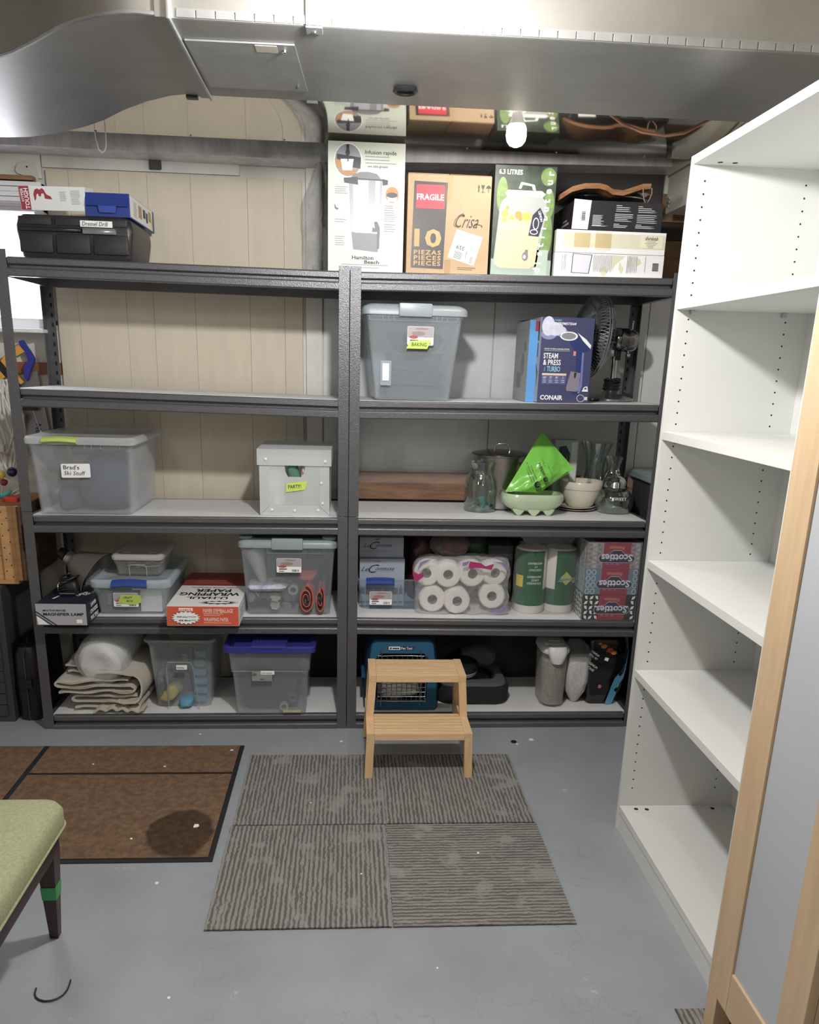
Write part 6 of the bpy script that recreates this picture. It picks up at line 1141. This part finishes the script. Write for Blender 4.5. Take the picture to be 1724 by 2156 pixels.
t = thing('clear_tote', 'open topped clear bin holding blue wrapped item and yellow cloth, bottom shelf', 'storage bin', (-.692, .055, z5-.0005), 0)
bin_body(t, CG2, .305, .222, .30, .262, .345, .02, .18)
G().tube([(p[0], p[1], .306) for p in rloop(.285, .37, .03, 0, 0, .18, 6)], .006, 8, True).s_().o('rim', CLR('rim plastic', 'f2f5f5', .4, .15, 'b4bec0'), t)
G().tube([(-.055, -.004, .01), (-.052, -.018, .20), (-.045, -.021, .222), (.045, -.021, .222), (.055, -.018, .20), (.072, -.004, .01)], .0022, 6).s_().o('moulded_arch', MATS['rim plastic'], t)
l = G().bx(-.012, .032, -.022, -.0212, .19, .21, .0).o('paper_label', WHITE, t); txt(l, INK, fr((-.009, -.0225, .196), (1, 0, 0), (0, 0, 1)), [('sanding', 0, 0, .0095, {})])
zz = z5+.008
k = thing('blue_mesh_sleeve', 'tall light blue and dark banded sleeve at the right inside the clear open bin', 'sleeve', (-.628, .12, zz), 0, None, (0, math.radians(3), 0))
SKY = P('sky blue plastic', '4f93b5', .5); DKB = P('dark teal band', '1c3440', .6)
for i in range(6):
    z = .012+i*.040; wd = .034+.004*math.sin(i)
    G().rb([(z, wd*1.5, .05, .012), (z+.027, wd*1.55, .052, .012)], 4, cx=.004*math.sin(i*1.3)).s_().o('blue_band', SKY, k); G().rb([(z+.0272, wd*1.4, .046, .012), (z+.0398, wd*1.42, .046, .012)], 4, cx=.004*math.sin(i*1.3)).s_().o('dark_band', DKB, k)
lump('yellow_cloth', 'crumpled pale yellow cloth low inside the clear open bin', 'cloth', (-.735, .10, zz+.03), (.095, .10, .06), P('pale yellow cloth', 'a89c66', .9), 6, -.4, rot=(0, -.5, -.2))
lump('blue_gloves', 'crumpled sky blue film low inside the clear open bin', 'film', (-.675, .09, zz), (.07, .09, .045), SKY, 9)
k = thing('navy_packet', 'dark navy packet with grey print standing inside the clear open bin', 'packet', (-.70, .16, zz+.04)); f = carton(k, .075, .05, .18, P('deep navy packet', '23303f', .5)); txt(k, GREYP, f['F'], [('24', .032, .14, .014, {'rot': -15, 'bold': .03}), ('GRIT', .034, .122, .011, {'rot': -15, 'bold': .03})]) if False else dec(k, 'grey_print', GREYP, f['F'], [[(.03, .165), (.055, .158), (.052, .15), (.028, .156)], [(.034, .15), (.058, .142), (.054, .128), (.032, .136)]])
lump('grey_bag_film', 'crumpled grey film at the left inside the clear open bin', 'film', (-.775, .13, zz), (.045, .14, .16), CLR('grey film', 'e0e4e6', .35, .15, '8f979b', .8, 40), 12)
PUR = P('deep violet blue lid plastic', '33338c', .35)
t = thing('storage_bin', 'clear stepped bin with violet blue lid on the bottom shelf', 'storage bin', (-.314, -.035, SZ(4, -.31)+.001), 0)
G().rb([(0, .265, .30, .02), (.006, .285, .32, .022), (.20, .312, .352, .024), (.205, .322, .362, .024), (.29, .335, .375, .024), (.292, .35, .39, .024), (.30, .35, .39, .024), (.30, .328, .368, .02), (.205, .312, .352, .02), (.20, .304, .344, .02), (.010, .278, .314, .018), (.006, .24, .27, .018)], 5, True, True, 0, .19).s_().o('bin_body', CG2, t)
G().rb([(.292, .356, .396, .024), (.29, .372, .412, .026), (.312, .372, .412, .026), (.316, .362, .402, .026), (.312, .33, .37, .02), (.306, .326, .366, .02)], 5, True, True, 0, .19).s_().o('lid', PUR, t, 'violet blue lid')
g = G().bx(-.075, .07, -.018, .14, .3065, .320, .005).o('lid_latch', PUR, t)
for i in range(8): G().bx(-.055+i*.0145, -.050+i*.0145, .01, .10, .3205, .3245, .0015).o('grip_rib', PUR, g)
G().tube([(-.155, -.003, .207), (.155, -.003, .207)], .0016, 5).s_().o('step_ridge', MATS['rim plastic'], t)
l = G().bx(-.072, .010, -.004, -.0032, .165, .205).o('grey_sticker', P('grey foil sticker', '8f9294', .4), t); txt(l, DK, fr((-.068, -.0045, .17), (1, 0, 0), (0, 0, 1)), [('66 L', .03, .0, .010, {})]); dec(l, 'barcode', DK, fr((-.07, -.004, .187), (1, 0, 0), (0, 0, 1)), barcode(0, 0, .018, .012, 7))
l2 = G().bx(-.036, .019, -.0056, -.0046, .194, .210).o('paper_label', WHITE, t); txt(l2, INK, fr((-.032, -.0060, .199), (1, 0, 0), (0, 0, 1)), [('paint supplies', 0, 0, .0078, {})])
zz = SZ(4, -.31)+.009
k = thing('dark_tray_stack', 'dark stacked trays filling the middle of the violet lidded bin', 'trays', (-.32, .08, zz)); 
for i in range(3): G().rb([(i*.05, .20, .20, .02), (i*.05+.045, .22, .22, .02), (i*.05+.048, .235, .235, .02)], 4, cx=0, cy=.06).s_().o('tray', P('dark grey trays', '3d454c', .5), k)
for i, (x, z, c, nm) in enumerate(((-.262, .022, 'b3ac74', 'pale yellow tape roll, lower of two rolls in the violet lidded bin'), (-.225, .06, '7d5a5e', 'dull red tape roll, upper of two rolls in the violet lidded bin'))):
    k = thing('tape_roll', nm, 'tape roll', (x, .0 , zz+z+.003), 0, None, (PI/2, 0, 0)); G().lathe([(.018, -.02), (.018, .0), (.011, .0), (.011, -.02), (.018, -.02)], n=24, cap0=False, cap1=False).s_().o('roll_body', P('tape '+c, c, .6), k)
tag(G().bx(-.265, -.19, -.012, .03, zz+.004, zz+.012, .001).o('paint_scraper', P('pale tan plastic', 'b3a88c', .6)), 'flat pale tan piece at the bottom right of the violet lidded bin', 'scraper')
# ================================================================ SHELF 5, RIGHT
z5 = SZ(4, .24)+.001
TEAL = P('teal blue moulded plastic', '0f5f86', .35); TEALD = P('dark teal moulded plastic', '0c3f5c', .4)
t = thing('pet_carrier', 'teal blue plastic pet carrier with chrome wire door, behind the step stool', 'pet carrier', (.232, .05, z5), 0)
def shell(z0, z1, w0, w1, mat, nm): return G().rb([(z0, w0-.02, .35, .03), (z0+.01, w0, .37, .035), (z1-.02, w1, .37, .035), (z1, w1-.01, .365, .035)], 5, True, True, 0, .20)
fr_w = [(-.152, .0), (-.150, .14), (-.132, .30), (-.12, .315), (.12, .315), (.132, .30), (.150, .14), (.152, .0)]; hole = [(-.108, .055), (-.108, .24), (-.092, .258), (.092, .258), (.108, .24), (.108, .055), (.095, .04), (-.095, .04)]
def ringf(o, h, y, t_, mat, nm):
    g = G(); A_ = [(x, y, z) for x, z in o]; 
    n = 40
    def res(poly):
        P_ = [Vector((x, z)) for x, z in poly]; P_.append(P_[0]); ls = [(P_[i+1]-P_[i]).length for i in range(len(P_)-1)]; T = sum(ls); out = []
        for k in range(n):
            s = T*k/n; i = 0
            while s > ls[i]: s -= ls[i]; i += 1
            out.append(P_[i]+(P_[i+1]-P_[i])*(s/ls[i]))
        return out
    # match by angle round the centre
    c = Vector((0, .15)); 
    def ray(poly, a):
        d = Vector((math.cos(a), math.sin(a))); best = 0
        P_ = [Vector(p)-c for p in poly]
        for i in range(len(P_)):
            p, q_ = P_[i], P_[(i+1) % len(P_)]; e = q_-p; den = d.x*e.y-d.y*e.x
            if abs(den) < 1e-9: continue
            s = (p.x*e.y-p.y*e.x)/den; u = (p.x*d.y-p.y*d.x)/den
            if s > 0 and -1e-6 <= u <= 1+1e-6: best = max(best, s)
        return c+d*best
    O = [ray(o, 2*PI*k/72) for k in range(72)]; I = [ray(h, 2*PI*k/72) for k in range(72)]
    L = [[(p.x, y, p.y) for p in O], [(p.x, y-t_, p.y) for p in [c+(q_-c)*.975 for q_ in O]], [(p.x, y-t_, p.y) for p in I], [(p.x, y+.01, p.y) for p in I]]
    g.loft(L, False, False); return g.s_().o(nm, mat, t)
ringf(fr_w, hole, .0, .014, TEAL, 'front_frame')
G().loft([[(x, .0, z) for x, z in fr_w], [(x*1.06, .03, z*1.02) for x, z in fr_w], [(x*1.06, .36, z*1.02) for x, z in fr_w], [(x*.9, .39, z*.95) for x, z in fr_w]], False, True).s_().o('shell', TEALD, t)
G().loft([[(x*1.12, y, z) for x in (-.152, .152) for z in ((.135, .155) if x < 0 else (.155, .135))] for y in (.02, .37)]).o('waist_flange', TEAL, t)
DW2 = P('chrome door wire', 'b5b5b8', .2, 1); dr_ = G().tube([(x, -.018, z) for x, z in smo([(-.10, .06), (-.10, .23), (-.085, .248), (.085, .248), (.10, .23), (.10, .06), (.085, .045), (-.085, .045)], 3)], .0022, 6, True).s_().o('wire_door', DW2, t)
for i in range(9): z = .065+i*.021; G().tube([(-.1, -.019, z), (.1, -.019, z)], .0016, 5).s_().o('cross_wire', DW2, dr_)
for i in range(9): x = -.085+i*.0212; G().tube([(x, -.0165, .045), (x, -.0165, .248)], .0014, 5).s_().o('upright_wire', DW2, dr_)
for x in (-.088, .078): G().tube([(x, -.022, .02), (x, -.022, .272)], .0018, 5).s_().o('door_rod', DW2, dr_)
G().rb([(.3155, .10, .05, .012), (.335, .09, .04, .01)], 4, cx=-.0, cy=.14).s_().o('carry_handle', P('grey handle plastic', '6f7173', .5), t)
l = G().bx(-.058, -.010, -.0156, -.0147, .275, .289).o('logo_plate', WHITE, t); l2 = G().bx(-.0095, .05, -.0156, -.0147, .2745, .2895).o('purple_plate', P('purple print', '3a3560', .5), t)
txt(l2, WHITE, fr((-.007, -.0158, .2775), (1, 0, 0), (0, 0, 1)), [('Pet Taxi', 0, 0, .014, {'bold': .03})]); dec(l, 'animal_logo', BLACK, fr((-.058, -.0156, .275), (1, 0, 0), (0, 0, 1)), [[(.003, .003), (.006, .010), (.010, .012), (.012, .006), (.010, .003)], RC(.015, .044, .004, .009)])
lump('grey_blanket', 'crumpled grey blanket inside the pet carrier', 'blanket', (.235, .125, z5+.03), (.19, .10, .10), P('grey knit', '8c8a85', .95, bump=.6, bs=90), 3, rot=(0, -.2, 0)) if True else None
t = thing('cat_bed', 'low black and grey padded pet bed in the shadow behind the stool', 'pet bed', (.555, .09, z5), 0)
FEL = P('dark felt', '1f2023', .9); GRF = P('dim grey plush', '55585e', .95, bump=.4, bs=120)
G().rb([(0, .29, .28, .06), (.01, .318, .31, .07), (.065, .322, .31, .07), (.082, .31, .30, .07), (.082, .20, .18, .06), (.03, .17, .15, .05)], 8, True, True, 0, .155).s_().o('bolster', FEL, t)
G().rb([(.0825, .30, .29, .068), (.096, .285, .275, .065), (.098, .22, .20, .06), (.06, .20, .18, .05)], 8, False, True, 0, .155).s_().o('plush_rim', GRF, t)
t = thing('food_bowl_stack', 'black bowl with pale rim lying in the padded pet bed', 'bowl', (.50, .20, z5+.105), 0); G().lathe([(.06, 0), (.075, .005), (.08, .02), (.078, .022), (.06, .008), (.001, .006)], n=32).s_().o('bowl_rim', P('pale grey plastic', '9b9c9e', .4), t); G().lathe([(.078, .0225), (.082, .03), (.08, .055), (.07, .062), (.001, .062)], n=32).s_().o('bowl_body', BLKPL, t)
lump('grey_cushion', 'dark grey cushion heaped at the back of the padded pet bed', 'cushion', (.60, .32, z5+.1), (.16, .09, .09), GRF, 7)
LITT = P('beige pellet litter', 'c6bdb0', .9, vary=.55, vs=170, bump=.8, bs=150, col2='8d8479')
t = thing('litter_container', 'clear oval dispenser of beige pellets with white flip lid', 'container', (.900, .135, SZ(4, .9)+.001), 0)
def ov(z, w_, d_): return (z, w_, d_, w_*.49)
G().rb([ov(.003, .085, .14), ov(.01, .104, .185), ov(.25, .118, .20), ov(.25, .113, .195), ov(.012, .10, .18), ov(.008, .05, .1)], 8, True, True, 0, .02).s_().o('clear_wall', CLR('clear container wall', 'fafafa', .06, .08, 'c9c9c6'), t)
G().rb([ov(.011, .092, .17), ov(.02, .098, .178), ov(.212, .110, .190), ov(.215, .10, .18)], 8, True, True, 0, .02).s_().o('pellet_filling', LITT, t)
WPL = P('white matte plastic', 'dcdedc', .35)
G().rb([ov(.246, .124, .206), ov(.25, .128, .21), ov(.262, .128, .21), ov(.272, .118, .20), ov(.276, .10, .18)], 8, True, True, 0, .02).s_().o('lid', WPL, t)
G().loft([[(p[0], p[1], z) for p in rloop(w_, .055, .025, 0, 0, -.065+dy, 6)] for z, w_, dy in ((.21, .05, -.004), (.235, .07, -.006), (.262, .085, -.004), (.282, .08, .008))]).s_().o('spout', WPL, t)
G().rb([(.2765, .09, .09, .03), (.284, .084, .084, .03)], 6, cx=0, cy=-.0).s_().o('flip_cap', WPL, t); G().rb([(.2845, .05, .014, .005), (.289, .046, .01, .004)], 4, cx=0, cy=.0).s_().o('cap_ridge', WPL, t)
t = thing('litter_bag', 'clear pointed plastic bag of pale grey pellets beside the container', 'bag', (1.008, .14, SZ(4, 1.0)+.001), 0)
g = G().rb([(0, .022, .02, .01), (.02, .05, .05, .02), (.06, .088, .09, .03), (.11, .104, .11, .035), (.18, .102, .11, .035), (.215, .098, .10, .03)], 8); g.sub(1); g.cr(.004, 34, 3, lambda c: c.z < .005); g.s_().o('pellet_filling', P('pale grey pellets', 'd0ccc9', .85, bump=1, bs=120, vary=.3, vs=120, stretch=(1, 1, 3.5)), t)
L = []
for j, (z, w_, d_, dx) in enumerate(((.205, .103, .106, 0), (.235, .105, .085, .003), (.27, .095, .05, -.005), (.295, .05, .02, -.014))): L.append([(p[0]+dx+.006*noise.noise(Vector((p[0]*40, j, 1))), p[1]+.02*noise.noise(Vector((p[0]*40, j, 3))), z+.01*noise.noise(Vector((p[0]*50, p[1]*50, j)))) for p in rloop(w_, d_, .01, 0, 0, 0, 8)])
G().loft(L, False, False).s_().o('bag_neck', CLR('bag neck film', 'eeeeee', .30, .15, '9c9a98', .9, 40), t)
BKF = P('glossy black food bag film', '131315', .16, bump=.9, bs=16, coat=.4)
t = thing('cat_food_bag', 'glossy black pet food bag with orange picture and light blue edge', 'bag', (1.120, .13, SZ(4, 1.12)+.001), 0)
g = G(); L = []
for j in range(15):
    f_ = j/14; z = f_*.355; w_ = .135+.05*math.sin(min(1, f_*1.25)*PI*.62); dx = .008+.012*f_; d_ = .10+.03*math.sin(f_*PI); 
    L.append([(p[0]+dx, p[1], z) for p in rloop(w_, d_*(1-.7*max(0, f_-.85)/.15), .025, 0, 0, .03, 6)])
g.loft(L); g.cr(.007, 18, 6, lambda c: c.z < .004); 
for v in g.b.verts: v.co.z = max(v.co.z, 0); v.co.x = min(v.co.x, .105)
g.s_().o('bag_film', BKF, t)
def bagprism(poly, nm, mat, y=-.030, sl=-.02): return G().prism(poly, fr((0, y, 0), (1, 0, 0), (0, 0, 1)), .0012).o(nm, mat, t)
bp_ = [[(.07, .02), (.03, .0), (.05, .09), (.062, .14), (.088, .18), (.104, .25), (.106, .18), (.09, .12), (.085, .05)]]
G().loft([[(x, -.033-.006*math.sin(z*9), z) for x, z in ((.018, .003), (.030, .05), (.042, .10), (.052, .13), (.078, .165), (.092, .20), (.098, .26))], [(x, -.026-.004*math.sin(z*9), z) for x, z in ((.052, .0), (.066, .05), (.078, .10), (.092, .125), (.098, .165), (.101, .20), (.103, .26))]], False, False, False).s_().o('blue_side_print', P('cyan blue film', '4aa3cf', .2, coat=.4), t)
fl_ = star(.0, .0, .018, .013, 9, .6)
for x, z, s, c in ((-.01, .275, 1, 'c9782c'), (.016, .258, 1.1, 'b8482c'), (.035, .246, .9, 'd08034'), (-.028, .287, .6, 'c9782c')): G().prism([(x+a*s, z+b*s) for a, b in fl_], fr((0, -.036, 0), (1, -.0, 0), (0, 0, 1)), .001).o('kibble_picture', P('kibble '+c, c, .35), t)
bm_ = fr((-.065, -.0365, .255), (math.cos(-.62), 0, math.sin(-.62)), (-math.sin(-.62), 0, math.cos(-.62)))
txt(t, P('silver film lettering', 'c9c9cc', .35), bm_, [('PREMIUM', .002, -.004, .013, {'bold': .03, 'sx': .8}), ('VITAL PET', .002, -.02, .013, {'sx': .8}), ('PREMIUM', .022, -.052, .015, {'bold': .05, 'sx': .85}), ('VANTAGE', .012, -.07, .015, {'bold': .05, 'sx': .85})], 1)
G().prism([(.0, .0), (.016, -.004), (.012, -.018), (-.004, -.013)], fr((.0, -.0375, .225), (1, 0, 0), (0, 0, 1)), .001).o('white_square', WHITE, t)
G().prism(EL(-.012, .088, .008, .009, 16), fr((0, -.034, 0), (1, 0, 0), (0, 0, 1)), .001).o('pink_seal', P('rose seal', 'c96a78', .4), t)
G().lathe([(.0, .0)]*1, n=4).b.free() if False else None
t = thing('blue_silver_pouch', 'crumpled silver and blue pouch above the black pet food bag', 'pouch', (1.155, .17, SZ(4, 1.12)+.30), 0); G().rb([(0.06, .07, .05, .02), (.075, .10, .07, .02), (.11, .09, .06, .02), (.13, .05, .03, .01)], 4).s_().cr(.010, 30, 3).o('pouch_film', P('silver blue foil', '8fa3b8', .12, .8, bump=.8, bs=30, vary=.7, vs=12, col2='2a4a66'), t)

# ================================================================ LEFT OF THE SHELVING
t = thing('drawer_cabinet', 'dark grey metal drawer cabinet under the wooden crate at far left', 'cabinet', (-1.60, .06, 0)); 
CABM = P('dark grey enamel', '48484c', .4, .3)
G().bx(-.30, .214, .003, .42, 0, .585, .003).o('cabinet_body', CABM, t)
for i in range(11): G().bx(-.295, .190, -.006, .0028, .03+i*.0505, .077+i*.0505, .002).o('drawer', CABM, t)
PINE = P('orange pine', 'cf9a5c', .6, vary=.2, vs=5, stretch=(1, 1, 9)); PINED = P('stained crate wood', '6d4a35', .7, vary=.35, vs=7, stretch=(1, 3, 9))
t = thing('wooden_crate', 'nailed pine crate with stencilled side, standing on the dark drawer cabinet', 'crate', (-1.49, .10, .590))
G().bx(-.20, .165, 0, .36, 0, .014, .001).o('bottom_board', PINE, t)
for i in range(3): G().bx(-.2, .165, 0.016, .028, .0145+i*.1, .112+i*.1, .001).o('front_board', PINE, t)
G().bx(.165-.052, .165, -.0, .0155, .0145, .315, .001).o('corner_post', PINE, t)
for i in range(2): G().bx(.182, .196, .0, .36, .0145+i*.151, .163+i*.151, .001).o('side_board', PINED, t)
G().bx(.1655, .1815, .0, .03, .0145, .315, .001).o('end_batten', PINE, t); G().bx(.1655, .1815, .33, .36, .0145, .315, .001).o('end_batten', PINE, t); G().bx(-.2, .165, .345, .36, .0145, .315, .001).o('back_board', PINE, t)
g = G(); rr = random.Random(9)
for i in range(12): g.ball((.145-(.022 if i % 2 else 0)+rr.uniform(-.003, .003), -.0005, .03+i*.024), .0028, 8, (1, .5, 1))
g.o('nail_head', P('rusty nail', '4a3528', .7, .4), t, None, True)
g = G(); 
for i in range(5): g.ball((.1970, .03+i*.07, .29), .0028, 8, (.5, 1, 1))
g.o('nail_head', MATS['rusty nail'], t, None, True)
txt(t, P('green stencil ink', '4a5a38', .7), fr((.1962, .05, .06), (0, 1, 0), (0, 0, 1)), [('O', .0, .06, .12, {'bold': .02, 'sx': .7}), ('GARDEN', .06, .15, .05, {'bold': .02})], 1) if False else G().tube([(.197, .10+.035*math.cos(a), .13+.05*math.sin(a)) for a in [i*PI/12 for i in range(24)]], .003, 5, True).o('stencil_ring', P('green stencil ink', '4a5a38', .7), t)
G().tube([(.03+.035*math.cos(a), .0155-.0005, .14+.05*math.sin(a)) for a in [i*PI/12 for i in range(24)]], .0018, 5, True).o('stencil_ring', P('dark stencil ink', '3a3128', .7), t)
t = thing('black_carry_case', 'upright black plastic carry case with ribbed seam, on the floor beside the shelving', 'case', (-1.325, .06, .0))
G().rb([(0.002, .08, .29, .025), (.012, .094, .30, .028), (.17, .098, .31, .03), (.175, .096, .31, .03), (.18, .098, .31, .03), (.30, .094, .30, .03), (.325, .075, .28, .03)], 5, cx=0, cy=.16).s_().o('case_shell', BLKPL, t)
G().tube([(0, .002, .01), (-.0, .0, .17), (0, .002, .30), (0, .03, .328)], .0025, 6).s_().o('centre_seam', P('dark grey seam', '3a3a3d', .4), t); G().rb([(.155, .05, .02, .005), (.195, .05, .02, .005)], 3, cx=0, cy=.0).s_().o('latch', BLKPL, t)
G().tube([(-.02, .10, .324), (-.02, .10, .345), (-.015, .12, .352), (-.015, .2, .352), (-.02, .22, .345), (-.02, .22, .324)], .006, 8).s_().o('carry_handle', BLKPL, t)
# toy construction set
TOY = [((-1.437, .30, 1.002), .021, 'f0d62a', 'yellow'), ((-1.388, .30, 1.015), .020, '1b1d52', 'navy blue'), ((-1.365, .335, 1.02), .020, 'c2477e', 'pink'), ((-1.44, .335, .968), .016, 'a83a54', 'dark red')]
for c, r_, col, nm in TOY: 
    t = thing('toy_ball', nm+' ball of the stick-and-ball toy above the wooden crate', 'toy ball', c, 0, 'balls of the construction toy'); G().ball((0, 0, 0), r_, 24).s_().o('ball_body', P('gloss '+nm, col, .15, coat=.4), t)
STK = P('white toy stick', 'dcdcdc', .4)
for i, (a, b) in enumerate((((-1.42, .295, .99), (-1.33, .30, .945)), ((-1.37, .30, 1.0), (-1.33, .30, .97)), ((-1.445, .335, .955), (-1.455, .33, .915)), ((-1.40, .30, .925), (-1.34, .28, .962)), ((-1.39, .28, .918), (-1.33, .27, .945)))):
    t = thing('toy_stick', ('longest sloping', 'short upper', 'nearly upright', 'rear lower', 'front lower')[i]+' white stick of the construction toy', 'toy stick', a, 0, 'sticks of the construction toy'); G().tube([(0, 0, 0), Vector(b)-Vector(a)], .003, 8).s_().o('stick_body', STK, t)
t = thing('teal_tube', 'teal ribbed tube lying on the open wooden crate', 'tube', (-1.46, .24, .915)); G().tube([(0, 0, 0), (.03, .0, .004), (.06, 0, .016), (.085, 0, .03)], [.006, .009, .010, .007], 12).s_().o('tube_body', P('teal rubber', '1fa39a', .4), t)
tag(G().bx(-1.395, -1.335, .19, .27, .9065, .925, .003).o('red_block', P('signal red', 'cf2d22', .4)), 'flat red block on top of the wooden crate', 'block')
# tools hanging on the wall
t = thing('hand_saw', 'hand saw with blue and yellow handle hanging on the wall behind the left post', 'saw', (-1.36, .485, 1.45), 0)
BLUP = P('saw handle blue', '27339a', .3); YEL = P('amber yellow plastic', 'e0a21e', .3)
Fs = fr((0, .0, 0), (1, 0, 0), (0, 0, 1))
G().prism([(-.035, -.06), (.045, -.03), (.085, -.39), (-.02, -.39)], Fs, .0016).o('saw_blade', P('brushed saw steel', '8d8c93', .35, .9, vary=.1, vs=14), t)
G().prism([(-.012, .085), (.004, .09), (.028, .05), (.045, .018), (.043, .005), (.018, -.045), (.005, -.075), (-.004, -.06), (-.004, -.02), (.018, .012), (.008, .045), (-.01, .07)], Fs, .018, .001).o('handle_grip', BLUP, t)
G().prism([(-.085, .02), (-.05, .05), (-.012, .07), (.008, .044), (-.018, .03), (-.05, .018), (-.06, -.01), (-.08, -.005)], Fs, .016, .001).o('handle_body', YEL, t)
txt(t, P('violet blade print', '3a3468', .5), fr((.028, -.0020, -.38), (.06, 0, 1), (-1, 0, .06)), [('IRWIN', .03, -.006, .034, {'bold': .05}), ('XPERT', .03, -.032, .022, {'bold': .02})], 0)
t = thing('bar_clamp', 'yellow and black quick clamp hanging at far left beside the saw', 'clamp', (-1.452, .47, 1.43)); Mx = Matrix.Rotation(math.radians(-38), 4, 'Y')
for a, b, c, d, e, f_, m_, nm in ((-.012, .012, -.012, .012, -.10, .07, BLKPL, 'clamp_bar'), (-.045, -.014, -.012, .012, -.04, .07, YEL, 'clamp_jaw'), (.014, .03, -.010, .010, -.10, .02, YEL, 'trigger_grip')): G().bx(a, b, c, d, e, f_, .003).tf(Mx).o(nm, m_, t)
t = thing('hung_scraper', 'small dark handled tool hanging below the saw handle', 'tool', (-1.345, .46, 1.255)); G().bx(-.035, .025, -.006, .004, .0, .014, .003).o('dark_grip', BLKPL, t); G().tube([(.01, -.004, 0), (.02, -.006, -.04), (.032, -.006, -.085)], .002, 6).s_().o('wire_shank', CHROME, t); G().ball((.033, -.006, -.09), .006, 8, (1, .5, 1.5)).o('wire_tip', CHROME, t)
t = thing('hanging_cords', 'bunch of white extension cords hanging on the wall at far left', 'cords', (-1.46, .46, 1.38)); WC = P('off white cord', 'd9d6cf', .5)
rr = random.Random(21)
for i in range(11):
    x0 = rr.uniform(-.05, .05); sw = rr.uniform(.01, .04); ph = rr.uniform(0, 6)
    G().tube([(x0+sw*math.sin(ph+j*.55)+.0*j, rr.uniform(-.008, .008), -j*.036) for j in range(12)], .0052, 7).s_().o('cord', WC, t)
for x, z in ((.075, -.17), (-.02, -.30)): G().rb([(0, .024, .016, .005), (.028, .03, .018, .005), (.034, .02, .014, .005)], 3).s_().tf(Matrix.Translation((x, -.014, z))).o('plug', WC, t)
g = G()
for dx in (-.006, 0, .006): g.bx(dx-.001, dx+.001, -.02, -.017, -.318, -.301)
g.o('plug_pin', P('brass', 'b08d4a', .3, 1), t, None, True)
t = thing('wooden_disc_hook', 'round cream disc with a cut and centre hole on the white board', 'disc', (-1.283, .497, 2.178))
G().prism([(-.045, .005), (-.038, .022), (-.02, .036), (.0, .038), (.02, .03), (.034, .008), (.042, -.02), (.04, -.04), (.03, -.045), (.026, -.035), (.014, -.028), (-.008, -.014), (-.024, -.010), (-.038, -.006)], fr((0, 0, 0), (1, 0, 0), (0, 0, 1)), .006).o('disc_body', P('cream board', 'd2ccbf', .6), t)
G().lathe([(.0035, 0), (.0035, .0008)], n=10, M=Matrix.Translation((.002, -.0062, .018)) @ Matrix.Rotation(PI/2, 4, 'X')).o('centre_hole', DOT, t)
t = thing('tall_storage_bin', 'grey lidded bin standing behind the white bookcase, only its lid end showing', 'storage bin', (1.45, .10, 0), 0)
G().rb([(0, .29, .30, .03), (.5, .33, .34, .03), (1.03, .335, .345, .03)], 4, cx=.0, cy=.19).s_().o('bin_body', P('dark slate plastic', '3c4146', .5), t)
G().rb([(1.0305, .34, .35, .03), (1.034, .372, .385, .035), (1.056, .372, .385, .035), (1.066, .35, .36, .03)], 5, cx=0, cy=.19).s_().o('lid', GREYL, t, 'slate grey lid')
